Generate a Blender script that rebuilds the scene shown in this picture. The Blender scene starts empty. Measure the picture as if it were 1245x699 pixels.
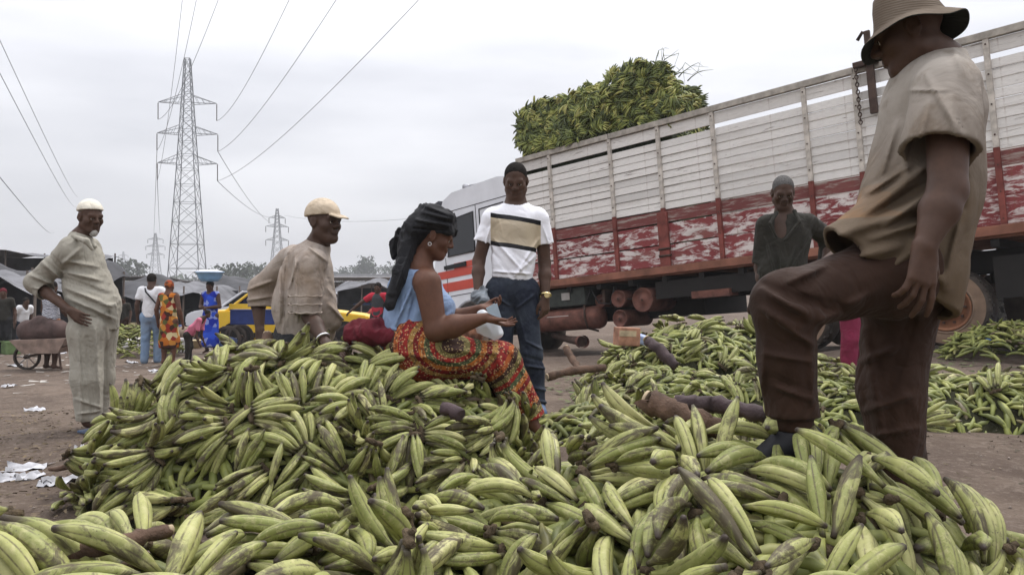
import bpy, bmesh, math, random
import numpy as np
from mathutils import Vector, Matrix, Euler, Quaternion
R = math.radians
random.seed(7); RS = np.random.RandomState(11)
S = bpy.context.scene
COL = S.collection

# ------------------------------------------------------------------ camera
F, CX, HY, CZ = 968.0, 622.5, 345.0, 1.05          # focal length, centre column, horizon row and eye height of the photo
cd = bpy.data.cameras.new('camera'); cam = bpy.data.objects.new('camera', cd); COL.objects.link(cam)
cam.location = (0, 0, CZ); cam.rotation_euler = (R(90), 0, 0)
cd.sensor_width = 36; cd.lens = F/1245*36; cd.shift_y = -(349.5-HY)/1245; cd.clip_start = .05; cd.clip_end = 6000
S.camera = cam
def P(px, py, Y): return Vector(((px-CX)/F*Y, Y, CZ-(py-HY)/F*Y))

# ------------------------------------------------------------------ sky and sun (overcast)
SUN_EL, SUN_AZ = R(62), R(55)                       # azimuth from +X towards +Y
w = bpy.data.worlds.new('World'); S.world = w; w.use_nodes = True
wt = w.node_tree; wt.nodes.clear()
def WN(t): return wt.nodes.new(t)
wo = WN('ShaderNodeOutputWorld'); bg1 = WN('ShaderNodeBackground'); bg2 = WN('ShaderNodeBackground'); mx = WN('ShaderNodeMixShader')
sky = WN('ShaderNodeTexSky'); sky.sky_type = 'NISHITA'; sky.sun_disc = False; sky.sun_elevation = SUN_EL; sky.sun_rotation = R(90)-SUN_AZ
wt.links.new(sky.outputs[0], bg1.inputs[0]); bg1.inputs[1].default_value = .1
tc = WN('ShaderNodeTexCoord'); sp = WN('ShaderNodeSeparateXYZ'); wt.links.new(tc.outputs['Generated'], sp.inputs[0])
mp = WN('ShaderNodeMapping'); mp.inputs['Scale'].default_value = (1, 1, 4.5); wt.links.new(tc.outputs['Generated'], mp.inputs[0])
n1 = WN('ShaderNodeTexNoise'); n1.inputs['Scale'].default_value = 1.9; n1.inputs['Detail'].default_value = 6; n1.inputs['Roughness'].default_value = .5
wt.links.new(mp.outputs[0], n1.inputs[0])
rp = WN('ShaderNodeValToRGB'); wt.links.new(n1.outputs['Fac'], rp.inputs[0])
rp.color_ramp.elements[0].position = .3; rp.color_ramp.elements[0].color = (.40, .405, .435, 1)
rp.color_ramp.elements[1].position = .68; rp.color_ramp.elements[1].color = (.60, .60, .625, 1)
wt.links.new(rp.outputs[0], bg2.inputs[0])
ma = WN('ShaderNodeMath'); ma.operation = 'MAXIMUM'; ma.inputs[1].default_value = 0; wt.links.new(sp.outputs['Z'], ma.inputs[0])
mb = WN('ShaderNodeMath'); mb.operation = 'MULTIPLY_ADD'; mb.inputs[1].default_value = 2.3; mb.inputs[2].default_value = .80; wt.links.new(ma.outputs[0], mb.inputs[0])
wt.links.new(mb.outputs[0], bg2.inputs[1])
mx.inputs[0].default_value = .94
wt.links.new(bg1.outputs[0], mx.inputs[1]); wt.links.new(bg2.outputs[0], mx.inputs[2]); wt.links.new(mx.outputs[0], wo.inputs[0])
ld = bpy.data.lights.new('sun', 'SUN'); ld.energy = 1.5; ld.angle = R(16); ld.color = (1, .96, .9)
sun = bpy.data.objects.new('sun', ld); COL.objects.link(sun)
sd = Vector((math.cos(SUN_EL)*math.cos(SUN_AZ), math.cos(SUN_EL)*math.sin(SUN_AZ), math.sin(SUN_EL)))
sun.rotation_euler = sd.to_track_quat('Z', 'Y').to_euler()
S.view_settings.view_transform = 'Standard'; S.view_settings.look = 'None'; S.view_settings.exposure = .56; S.view_settings.gamma = 1
S.cycles.max_bounces = 6; S.cycles.diffuse_bounces = 3; S.cycles.glossy_bounces = 2; S.cycles.transmission_bounces = 4; S.cycles.transparent_max_bounces = 8; S.cycles.volume_bounces = 0

# ------------------------------------------------------------------ object helpers
def tag(o, label=None, cat=None, group=None, kind=None):
    if label: o['label'] = label
    if cat: o['category'] = cat
    if group: o['group'] = group
    if kind: o['kind'] = kind
    return o
def empty(name, loc=(0, 0, 0), label=None, cat=None, group=None, rot=None):
    o = bpy.data.objects.new(name, None); COL.objects.link(o); o.location = loc; o.empty_display_size = .1
    if rot is not None: o.rotation_euler = rot
    return tag(o, label, cat, group)
def mobj(name, me, m=None, parent=None, loc=None, rot=None):
    if m is not None and not me.materials: 
        for mm in (m if isinstance(m, (list, tuple)) else [m]): me.materials.append(mm)
    o = bpy.data.objects.new(name, me); COL.objects.link(o)
    if parent is not None: o.parent = parent
    if loc is not None: o.location = loc
    if rot is not None: o.rotation_euler = rot
    return o
def mesh_np(name, V, Fq, smooth=True):
    V = np.asarray(V, dtype=np.float32); Fq = np.asarray(Fq, dtype=np.int32)
    me = bpy.data.meshes.new(name); k = Fq.shape[1]
    me.vertices.add(len(V)); me.vertices.foreach_set('co', V.ravel())
    me.loops.add(Fq.size); me.loops.foreach_set('vertex_index', Fq.ravel())
    me.polygons.add(len(Fq)); me.polygons.foreach_set('loop_start', np.arange(0, Fq.size, k, dtype=np.int32))
    me.polygons.foreach_set('loop_total', np.full(len(Fq), k, dtype=np.int32))
    if smooth: me.polygons.foreach_set('use_smooth', np.ones(len(Fq), dtype=bool))
    me.update(calc_edges=True); return me
class MB:
    """collects simple solids and links them as one mesh"""
    def __init__(s): s.bm = bmesh.new()
    def box(s, c, d, rot=None, bev=0, mi=0):
        r = bmesh.ops.create_cube(s.bm, size=1); vs = r['verts']
        M = Matrix.Translation(Vector(c)) @ (rot.to_matrix().to_4x4() if rot is not None else Matrix()) @ Matrix.Diagonal((d[0], d[1], d[2], 1))
        bmesh.ops.transform(s.bm, matrix=M, verts=vs)
        fs = set(f for v in vs for f in v.link_faces)
        for f in fs: f.material_index = mi
        if bev:
            es = list(set(e for v in vs for e in v.link_edges)); bmesh.ops.bevel(s.bm, geom=es, offset=bev, segments=2, affect='EDGES', profile=.6)
        return s
    def tube(s, a, b, ra, rb=None, n=12, cap=True, mi=0):
        a = Vector(a); b = Vector(b); rb = ra if rb is None else rb; d = b-a
        q = d.to_track_quat('Z', 'Y'); ra_ = []
        rings = []
        for p, r_ in ((a, ra), (b, rb)):
            rings.append([s.bm.verts.new(p+q @ Vector((r_*math.cos(2*math.pi*i/n), r_*math.sin(2*math.pi*i/n), 0))) for i in range(n)])
        for i in range(n):
            f = s.bm.faces.new((rings[0][i], rings[0][(i+1) % n], rings[1][(i+1) % n], rings[1][i])); f.smooth = n > 6; f.material_index = mi
        if cap:
            f = s.bm.faces.new(list(reversed(rings[0]))); f.material_index = mi
            f = s.bm.faces.new(rings[1]); f.material_index = mi
        return s
    def path(s, pts, rad, n=8, closed=False, mi=0):
        pts = [Vector(p) for p in pts]; m = len(pts); rings = []; prev = None
        for i, p in enumerate(pts):
            t = (pts[(i+1) % m]-pts[i-1]) if (closed or 0 < i < m-1) else (pts[1]-pts[0] if i == 0 else pts[-1]-pts[-2])
            t.normalize()
            if prev is None: x = t.orthogonal().normalized()
            else: x = (prev - t*prev.dot(t)).normalized()
            prev = x; y = t.cross(x); r_ = rad[i] if hasattr(rad, '__len__') else rad
            rings.append([s.bm.verts.new(p+(x*math.cos(2*math.pi*k/n)+y*math.sin(2*math.pi*k/n))*r_) for k in range(n)])
        for i in range(m if closed else m-1):
            A, B = rings[i], rings[(i+1) % m]
            for k in range(n):
                f = s.bm.faces.new((A[k], A[(k+1) % n], B[(k+1) % n], B[k])); f.smooth = True; f.material_index = mi
        if not closed:
            s.bm.faces.new(list(reversed(rings[0]))).material_index = mi; s.bm.faces.new(rings[-1]).material_index = mi
        return s
    def lathe(s, prof, n=24, M=None, mi=0, smooth=True):
        """prof: list of (r, z); open ends are closed when r == 0"""
        M = M or Matrix(); rings = []
        for r_, z in prof:
            if r_ <= 1e-6: rings.append([s.bm.verts.new(M @ Vector((0, 0, z)))])
            else: rings.append([s.bm.verts.new(M @ Vector((r_*math.cos(2*math.pi*i/n), r_*math.sin(2*math.pi*i/n), z))) for i in range(n)])
        for A, B in zip(rings, rings[1:]):
            for i in range(n):
                j = (i+1) % n
                vs = [A[0], B[j], B[i]] if len(A) == 1 else ([A[i], A[j], B[0]] if len(B) == 1 else [A[i], A[j], B[j], B[i]])
                if len(A) == 1 and len(B) == 1: continue
                f = s.bm.faces.new(vs); f.smooth = smooth; f.material_index = mi
        return s
    def prism(s, pts, y0, y1, mi=0, ax=1):
        """pts 2D outline, extruded along axis ax"""
        def v(p, y): 
            q = [0, 0, 0]; o = [i for i in range(3) if i != ax]; q[o[0]] = p[0]; q[o[1]] = p[1]; q[ax] = y; return s.bm.verts.new(q)
        A = [v(p, y0) for p in pts]; B = [v(p, y1) for p in pts]; n = len(pts)
        for i in range(n): s.bm.faces.new((A[i], A[(i+1) % n], B[(i+1) % n], B[i])).material_index = mi
        s.bm.faces.new(list(reversed(A))).material_index = mi; s.bm.faces.new(B).material_index = mi
        return s
    def build(s, name, m=None, parent=None, loc=None, rot=None, smooth=None, sub=0):
        bmesh.ops.recalc_face_normals(s.bm, faces=s.bm.faces)
        if sub: bmesh.ops.subdivide_edges(s.bm, edges=s.bm.edges, cuts=sub, use_grid_fill=True)
        me = bpy.data.meshes.new(name); 
        if smooth is not None:
            for f in s.bm.faces: f.smooth = smooth
        s.bm.to_mesh(me); s.bm.free()
        return mobj(name, me, m, parent, loc, rot)
def copy_tree(o, parent=None, loc=None):
    c = o.copy(); COL.objects.link(c)
    if parent is not None: c.parent = parent
    if loc is not None: c.location = loc
    for ch in list(o.children): copy_tree(ch, c)
    return c

# ------------------------------------------------------------------ material helpers
class NM:
    def __init__(s, name, rough=.8, spec=.3):
        s.m = bpy.data.materials.new(name); s.m.use_nodes = True; s.t = s.m.node_tree; s.b = s.t.nodes['Principled BSDF']
        s.b.inputs['Roughness'].default_value = rough; s.b.inputs['Specular IOR Level'].default_value = spec
        s.tc = s.t.nodes.new('ShaderNodeTexCoord'); s._g = None
    def n(s, t): return s.t.nodes.new(t)
    def l(s, a, b): s.t.links.new(a, b)
    def co(s, kind='Object', scale=(1, 1, 1), rot=(0, 0, 0), loc=(0, 0, 0)):
        if kind == 'World':
            if s._g is None: s._g = s.n('ShaderNodeNewGeometry')
            src = s._g.outputs['Position']
        else: src = s.tc.outputs[kind]
        m = s.n('ShaderNodeMapping'); m.inputs['Scale'].default_value = scale; m.inputs['Rotation'].default_value = rot; m.inputs['Location'].default_value = loc
        s.l(src, m.inputs[0]); return m.outputs[0]
    def noise(s, scale=5, detail=4, rough=.55, vec=None, dist=0):
        n = s.n('ShaderNodeTexNoise'); n.inputs['Scale'].default_value = scale; n.inputs['Detail'].default_value = detail; n.inputs['Roughness'].default_value = rough; n.inputs['Distortion'].default_value = dist
        s.l(vec if vec is not None else s.co(), n.inputs['Vector']); return n.outputs['Fac']
    def vor(s, scale=5, vec=None, feat='F1', out='Distance', rnd=1):
        n = s.n('ShaderNodeTexVoronoi'); n.feature = feat; n.inputs['Scale'].default_value = scale; n.inputs['Randomness'].default_value = rnd
        s.l(vec if vec is not None else s.co(), n.inputs['Vector']); return n.outputs[out]
    def wave(s, scale=5, vec=None, typ='BANDS', d='X', dist=0, det=2, prof='SIN', ds=1):
        n = s.n('ShaderNodeTexWave'); n.wave_type = typ; n.wave_profile = prof
        if typ == 'BANDS': n.bands_direction = d
        else: n.rings_direction = d
        n.inputs['Scale'].default_value = scale; n.inputs['Distortion'].default_value = dist; n.inputs['Detail'].default_value = det; n.inputs['Detail Scale'].default_value = ds
        s.l(vec if vec is not None else s.co(), n.inputs['Vector']); return n.outputs['Fac']
    def ramp(s, fac, stops, const=False):
        r = s.n('ShaderNodeValToRGB'); cr = r.color_ramp
        if const: cr.interpolation = 'CONSTANT'
        while len(cr.elements) < len(stops): cr.elements.new(.5)
        for e, (p, c) in zip(cr.elements, stops):
            e.position = p; e.color = (c, c, c, 1) if not hasattr(c, '__len__') else (*c[:3], 1)
        s.l(fac, r.inputs[0]); return r.outputs[0]
    def mix(s, fac, a, b, mode='MIX'):
        n = s.n('ShaderNodeMix'); n.data_type = 'RGBA'; n.blend_type = mode
        for v, k in ((fac, 0), (a, 6), (b, 7)):
            if hasattr(v, 'is_linked') or hasattr(v, 'links'): s.l(v, n.inputs[k])
            else: n.inputs[k].default_value = v if k == 0 else ((*v[:3], 1) if hasattr(v, '__len__') else (v, v, v, 1))
        return n.outputs[2]
    def math(s, op, a, b=0, c=0, clamp=False):
        n = s.n('ShaderNodeMath'); n.operation = op; n.use_clamp = clamp
        for i, v in enumerate((a, b, c)):
            if hasattr(v, 'links'): s.l(v, n.inputs[i])
            else: n.inputs[i].default_value = v
        return n.outputs[0]
    def sep(s, vec):
        n = s.n('ShaderNodeSeparateXYZ'); s.l(vec, n.inputs[0]); return n.outputs
    def rnd(s):
        n = s.n('ShaderNodeObjectInfo'); return n.outputs['Random']
    def col(s, c):
        if hasattr(c, 'links'): s.l(c, s.b.inputs['Base Color'])
        else: s.b.inputs['Base Color'].default_value = (*c[:3], 1)
        return s
    def rough(s, c): s.l(c, s.b.inputs['Roughness']); return s
    def bump(s, h, strength=.3, dist=.01, prev=None):
        n = s.n('ShaderNodeBump'); n.inputs['Strength'].default_value = strength; n.inputs['Distance'].default_value = dist
        s.l(h, n.inputs['Height'])
        if prev is not None: s.l(prev, n.inputs['Normal'])
        s.l(n.outputs[0], s.b.inputs['Normal']); return n.outputs[0]
def plain(name, c, rough=.7, metal=0, var=.15, sc=8, spec=.3, bump=0):
    k = NM(name, rough, spec); f = k.noise(sc, 5)
    a = tuple(x*(1-var) for x in c); b = tuple(min(1, x*(1+var)) for x in c)
    k.col(k.ramp(f, [(.3, a), (.7, b)])); k.b.inputs['Metallic'].default_value = metal
    if bump: k.bump(k.noise(sc*6, 3), bump, .01)
    return k.m
def cloth(name, c, stain=None, amt=.5, rough=.9, sc=3, weave=900, bumpv=.6):
    k = NM(name, rough, .15); f = k.noise(sc, 6, .6); g = k.noise(sc*7, 4)
    st = stain or tuple(x*.6 for x in c)
    base = k.mix(k.ramp(f, [(.42, 0), (.72, amt)]), c, st)
    base = k.mix(k.ramp(g, [(.35, .0), (.75, .22)]), base, st)
    k.col(base); h = k.noise(11, 3, .5, None, .6); h2 = k.noise(220, 2)
    cr = k.ramp(k.noise(5.5, 3, .5, k.co(scale=(1, 1, .7)), .8), [(.40, 1), (.5, .0), (.60, 1)]); b0 = k.bump(cr, bumpv*.5, .018); b1 = k.bump(h, bumpv, .02, b0); k.bump(h2, .12, .002, b1)
    k.b.inputs['Sheen Weight'].default_value = .03
    return k.m
# ------------------------------------------------------------------ implicit surfaces: bodies and clothes as continuous skins
def A3(v): return np.array(v, dtype=np.float64)
def nrm(v):
    v = A3(v); return v/np.linalg.norm(v)
class Prim:
    __slots__ = ('t', 'a', 'b', 'ra', 'rb', 'n', 's', 'k', 'cut', 'c', 'R', 'M', 'grp')
def slv(*P_):
    for p in P_: p.grp = 1
    return list(P_)
def rc(a, b, ra, rb=None, k=.03, n=None, s=1.0, cut=None):
    p = Prim(); p.grp = 0; p.t = 'rc'; p.a = A3(a); p.b = A3(b); p.ra = ra; p.rb = ra if rb is None else rb; p.k = k
    p.n = nrm(n) if n is not None else None; p.s = s; p.cut = [(A3(q), nrm(m)) for q, m in (cut or [])]
    p.c = (p.a+p.b)/2; p.R = np.linalg.norm(p.a-p.b)/2+max(p.ra, p.rb); p.M = None
    return p
def el(c, r, M=None, k=.02, sub=False, cut=None):
    p = Prim(); p.grp = 0; p.t = 'sub' if sub else 'el'; p.a = A3(c); p.ra = A3(r) if hasattr(r, '__len__') else A3((r, r, r)); p.M = np.eye(3) if M is None else M; p.k = k
    p.cut = [(A3(q), nrm(m)) for q, m in (cut or [])]; p.c = p.a; p.R = p.ra.max(); return p
def pd(p, X, cuts=0.0):
    if p.t == 'rc':
        ab = p.b-p.a; L = ab@ab+1e-12; pa = X-p.a; h = np.clip((pa@ab)/L, 0, 1); v = pa-h[..., None]*ab
        if p.n is not None and p.s != 1: v = v+p.n*((v@p.n)*(1/p.s-1))[..., None]
        d = np.sqrt((v*v).sum(-1))-(p.ra+(p.rb-p.ra)*h)
        if p.s < 1 and p.n is not None: d = d*(.5+.5*p.s)
    else:
        q = (X-p.a)@p.M; k0 = np.sqrt(((q/p.ra)**2).sum(-1)); k1 = np.sqrt(((q/p.ra**2)**2).sum(-1))+1e-9
        d = k0*(k0-1)/k1
    for q, m in p.cut: d = np.maximum(d, (X-q)@m-cuts)
    return d
def smin(a, b, k):
    h = np.clip(.5+.5*(b-a)/k, 0, 1); return b+(a-b)*h-k*h*(1-h)
def smax(a, b, k): return -smin(-a, -b, k)
def eval_union(prims, X, cen, rad, cuts=0.0):
    """X (nb, m, 3) blocks with centres cen and radius rad"""
    D = np.full(X.shape[:2], 9.0)
    for p in prims:
        m = np.linalg.norm(cen-p.c, axis=1) < p.R+rad+p.k+.09
        if not m.any(): continue
        d = pd(p, X[m], cuts)
        D[m] = smax(D[m], -d, p.k) if p.t == 'sub' else smin(D[m], d, p.k)
    return D
def mesh_sdf(prims, h, disp=None, shell=0, planes=None, sub=None, cover=None, grow=.013):
    """disp(X)->outward offset; shell: thickness; planes: [(pt, n)] keep where (X-pt).n<0"""
    lo = np.min([p.c-p.R for p in prims if p.t != 'sub'], axis=0)-.05; hi = np.max([p.c+p.R for p in prims if p.t != 'sub'], axis=0)+.05
    B = 8; nb = np.ceil((hi-lo)/(h*B)).astype(int); N = nb*B
    def f(X, cen, rad):
        o = disp(X) if disp is not None else 0
        if not shell:
            d = eval_union(prims, X, cen, rad)-o
            if cover: d = smin(d, eval_union(cover, X, cen, rad)-grow, .012)
        else:
            d = None
            for G, cv in (([p for p in prims if not p.grp], cover), ([p for p in prims if p.grp], None)):
                if not G: continue
                e = eval_union(G, X, cen, rad)-o; di = eval_union(G, X, cen, rad, shell+.014)-o
                if cv: e = smin(e, eval_union(cv, X, cen, rad)-grow, .012); di = smin(di, eval_union(cv, X, cen, rad, shell+.014)-grow, .012)
                cp = {(tuple(q), tuple(m)) for p in G+(cv or []) for q, m in p.cut}; near = np.full(X.shape[:2], 9.)
                for q, m in cp: near = np.minimum(near, np.abs((X-A3(q))@A3(m)))
                e = np.maximum(e, -(di+shell)-3*np.clip(near-.05, 0, None)); d = e if d is None else smin(d, e, .03)
        for q, m in (planes or []): d = np.maximum(d, (X-A3(q))@nrm(m))
        return d
    gi = np.stack(np.meshgrid(*[np.arange(n) for n in nb], indexing='ij'), -1).reshape(-1, 3)
    cen = lo+(gi+.5)*h*B; rad = h*B*.87
    # coarse test on the 27 sample points of each block
    out = np.empty(len(cen)); mn = np.empty(len(cen))
    off3 = np.stack(np.meshgrid(*[np.array([-1, 0, 1])]*3, indexing='ij'), -1).reshape(-1, 3)*h*B*.5
    X = cen[:, None, :]+off3[None]; d = f(X, cen, rad)
    act = (np.abs(d).min(1) < h*B*.55+(shell or 0)*.5+.004); sgn = np.where(d[:, 13] < 0, -1., 1.)
    D = np.empty(N, dtype=np.float32)
    D.reshape(nb[0], B, nb[1], B, nb[2], B)[:] = sgn.reshape(nb)[:, None, :, None, :, None]
    off = np.stack(np.meshgrid(*[np.arange(B)]*3, indexing='ij'), -1).reshape(-1, 3)
    ai = np.where(act)[0]; Dv = D.reshape(nb[0], B, nb[1], B, nb[2], B)
    for s in range(0, len(ai), 400):
        k = ai[s:s+400]; X = lo+(gi[k][:, None, :]*B+off[None])*h
        dd = f(X, cen[k], rad).astype(np.float32).reshape(-1, B, B, B)
        Dv[gi[k, 0], :, gi[k, 1], :, gi[k, 2], :] = dd
    return nets(D, lo, h)
def nets(D, lo, h):
    ins = D < 0; n = D.shape
    c = [ins[i:n[0]-1+i, j:n[1]-1+j, k:n[2]-1+k] for i in (0, 1) for j in (0, 1) for k in (0, 1)]
    anyi = c[0].copy(); alli = c[0].copy()
    for q in c[1:]: anyi |= q; alli &= q
    A = anyi & ~alli; idx = np.argwhere(A)
    vid = np.full(A.shape, -1, dtype=np.int32); vid[A] = np.arange(len(idx))
    val = {}
    for i in (0, 1):
        for j in (0, 1):
            for k in (0, 1): val[(i, j, k)] = D[idx[:, 0]+i, idx[:, 1]+j, idx[:, 2]+k]
    acc = np.zeros((len(idx), 3)); cnt = np.zeros(len(idx)); cor = list(val)
    for a in cor:
        for ax in range(3):
            if a[ax]: continue
            b = list(a); b[ax] = 1; b = tuple(b); va, vb = val[a], val[b]; m = (va < 0) != (vb < 0)
            t = np.where(m, va/np.where(m, va-vb, 1), 0)
            pt = np.tile(np.array(a, float), (len(idx), 1)); pt[:, ax] += t
            acc[m] += pt[m]; cnt[m] += 1
    V = (idx+acc/np.maximum(cnt, 1)[:, None])*h+lo
    Fs = []
    for ax in range(3):
        sl0 = [slice(1, n[q]-1) for q in range(3)]; sl1 = list(sl0); sl0[ax] = slice(0, n[ax]-1); sl1[ax] = slice(1, n[ax])
        a = ins[tuple(sl0)]; b = ins[tuple(sl1)]; E = np.argwhere(a != b); 
        if not len(E): continue
        st = np.array([1, 1, 1]); st[ax] = 0; E = E+st
        u, v = [q for q in range(3) if q != ax]
        if ax == 1: u, v = v, u
        du = np.zeros(3, int); du[u] = 1; dv = np.zeros(3, int); dv[v] = 1
        g = lambda e: vid[e[:, 0], e[:, 1], e[:, 2]]
        q = np.stack([g(E-du-dv), g(E-dv), g(E), g(E-du)], 1)
        fl = ins[E[:, 0], E[:, 1], E[:, 2]]
        q = np.where(fl[:, None], q[:, ::-1], q)
        Fs.append(q)
    Fq = np.concatenate(Fs); Fq = Fq[(Fq >= 0).all(1)]
    return V, Fq
_SD = np.random.RandomState(5).normal(size=(40, 3)); _SP = np.random.RandomState(6).rand(40)*6.28
def sn(X, sc, seed=0, ax=(1, 1, 1)):
    """smooth pseudo noise in -1..1"""
    Y = X*(np.array(ax)*sc); o = 0
    for i in range(4):
        d = _SD[(seed*5+i) % 40]*(1+.7*i); o = o+np.sin(Y@d+_SP[(seed*7+i) % 40]+1.3*np.sin(Y@_SD[(seed*3+i+9) % 40]))/(1+.6*i)
    return o/2.6
def ridge(X, sc, seed=0, ax=(1, 1, 1)):
    return 1-np.abs(sn(X, sc, seed, ax))*2
def folds(lines):
    """lines: (a, b, width, height) soft ridges (or grooves) along segments"""
    L = [(A3(a), A3(b), w_, h_) for a, b, w_, h_ in lines]
    def g(X):
        o = 0
        for a, b, w_, h_ in L:
            z = nrm((a+b)/2-A3((0, 0, CZ))); ab = b-a; q = X-a; dz = q@z-np.clip(q@ab/(ab@ab), 0, 1)*(ab@z); ab = ab-z*(ab@z); q = q-(q@z)[..., None]*z
            t = np.clip((q@ab)/(ab@ab), 0, 1); v = q-t[..., None]*ab
            o = o+2.1*np.exp(-(dz/.16)**4)*h_*np.exp(-(v*v).sum(-1)/(w_*w_*.6))*np.sin(np.pi*np.clip(t*.9+.05, 0, 1))**.5
        return o
    return g
def sdf_obj(name, prims, h, m, parent, base, **kw):
    V, Fq = mesh_sdf(prims, h, **kw)
    me = mesh_np(name, V-A3(base), Fq)
    return mobj(name, me, m, parent)

# ------------------------------------------------------------------ heads and hands
def frame(fwd, roll=0):
    f = nrm(fwd); r_ = nrm(np.cross(f, (0, 0, 1))); u = np.cross(r_, f)
    if roll: r2 = r_*math.cos(roll)+u*math.sin(roll); u = np.cross(r2, f); r_ = r2
    return np.stack([r_, f, u], 1)                 # columns: right, forward, up
def head_prims(c, M, sc=1.0, old=False, fem=False):
    c = A3(c); T = lambda *p: c+M@(A3(p)*sc)
    E = lambda p, r_, k=.02, sub=False: el(T(*p), A3(r_)*sc, M, k*sc, sub)
    G = lambda p, q, ra, rb, k=.02: rc(T(*p), T(*q), ra*sc, rb*sc, k*sc)
    jw = .052 if fem else .056
    L = [E((0, -.012, .035), (.074, .094, .084)), E((0, .022, -.035), (jw+.004, .066, .078), .03), E((0, .055, -.094), (.03, .028, .022), .03),
         G((-.05, .0, -.06), (-.02, .06, -.093), .024, .018, .03), G((.05, .0, -.06), (.02, .06, -.093), .024, .018, .03),
         E((.043, .055, -.022), (.024, .024, .022), .03), E((-.043, .055, -.022), (.024, .024, .022), .03),
         G((-.04, .076, .024), (.04, .076, .024), .013, .013, .02)]
    for s in (-1, 1):
        L += [E((s*.031, .094, .004), (.019, .018, .012), .012, True), E((s*.031, .072, .003), (.016, .0155, .0135), .006),
              G((s*.018, .088, .014), (s*.045, .078, .013), .005, .004, .008),
              E((s*.077, -.008, -.006), (.009, .02, .033), .01), E((s*.086, .0, -.002), (.006, .009, .018), .006, True),
              G((s*.077, -.022, .016), (s*.084, -.02, -.018), .006, .006, .006)]
    L += [G((0, .088, .018), (0, .105, -.02), .007, .012, .014), E((.013, .096, -.026), (.011, .011, .009), .008), E((-.013, .096, -.026), (.011, .011, .009), .008),
          G((-.018, .083, -.052), (.018, .083, -.052), .008, .008, .012), G((-.02, .088, -.05), (.02, .088, -.05), .006, .006, .004),
          G((-.016, .087, -.062), (.016, .087, -.062), .0075, .0075, .004), E((0, .102, -.056), (.026, .006, .0022), .004, True)]
    if old: L += [E((.036, .083, -.045), (.006, .01, .024), .012, True), E((-.036, .083, -.045), (.006, .01, .024), .012, True)]
    return L
def eyes(c, M, parent, base, sc=1.0):
    c = A3(c)
    for s in (-1, 1):
        mb = MB(); ce = c+M@(A3((s*.031, .0755, .002))*sc)-A3(base)
        Mt = Matrix(np.vstack([np.hstack([M, ce[:, None]]), [0, 0, 0, 1]]).tolist()) @ Matrix.Rotation(R(-90), 4, 'X')
        r_ = .0128*sc; prof = [(r_*math.sin(a), r_*math.cos(a)) for a in [math.pi*i/10 for i in range(11)]]; prof[0] = (0, r_); prof[-1] = (0, -r_)
        mb.lathe([(p, q) for p, q in prof], 14, Mt)
        for f in mb.bm.faces:
            if (f.calc_center_median()-Vector(ce)).dot(Vector(M[:, 1])) > r_*.82: f.material_index = 1
        mb.build('eye', [MAT['eye_white'], MAT['iris']], parent)
def hair_prims(c, M, sc=1.0, grow=.008, hl=.058):
    c = A3(c); T = lambda *p: c+M@(A3(p)*sc)
    q = T(0, .066, hl-.012); n = M@nrm((0, .80, -.60))
    q2 = T(0, -.03, -.045); n2 = M@nrm((0, .25, -1))
    return [el(T(0, -.015, .038), A3((.076+grow, .095+grow, .084+grow))*sc, M, .01, cut=[(q, n), (q2, n2)])]
def hand_prims(wr, u, n, curl=(.35, .4, .45, .5), sc=1.0, flip=1, thumb=.5, spread=.1):
    """u: wrist to knuckles, n: out of the back of the hand; flip=+1 puts the thumb on side cross(u, n)"""
    u = nrm(u); n = nrm(A3(n)-u*(A3(n)@u)); s = np.cross(u, n)*flip; wr = A3(wr); L = []
    off = (.030, .010, -.010, -.029); ln = (.92, 1.0, .94, .74)
    for i in range(4):
        kb = wr+(u*(.088-.004*abs(i-1))+s*off[i])*sc
        L.append(rc(wr+s*off[i]*.5*sc, kb, .0165*sc, .0115*sc, .014))
        d = nrm(u+s*spread*(1.5-i)*.5); p = kb; ang = 0; r0 = .0098
        for seg, (l_, cf) in enumerate(((.040, .7), (.027, 1.1), (.023, .8))):
            ang += curl[i]*cf; dd = d*math.cos(ang)-n*math.sin(ang); q = p+dd*l_*ln[i]*sc
            L.append(rc(p, q, r0*sc, (r0-.0010)*sc, .003)); r0 -= .0009; p = q
    tb = wr+(u*.022+s*.022-n*.004)*sc; d1 = nrm(u*.75+s*(.75-thumb*.5)-n*(.15+thumb*.4)); t1 = tb+d1*.045*sc
    d2 = nrm(u+s*(.25-thumb*.4)-n*(.2+thumb*.4)); t2 = t1+d2*.033*sc; t3 = t2+nrm(u-s*.1*thumb-n*.2)*.024*sc
    L += [rc(tb, t1, .016*sc, .0125*sc, .012), rc(t1, t2, .0115*sc, .0105*sc, .003), rc(t2, t3, .0105*sc, .0085*sc, .003)]
    return L
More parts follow.
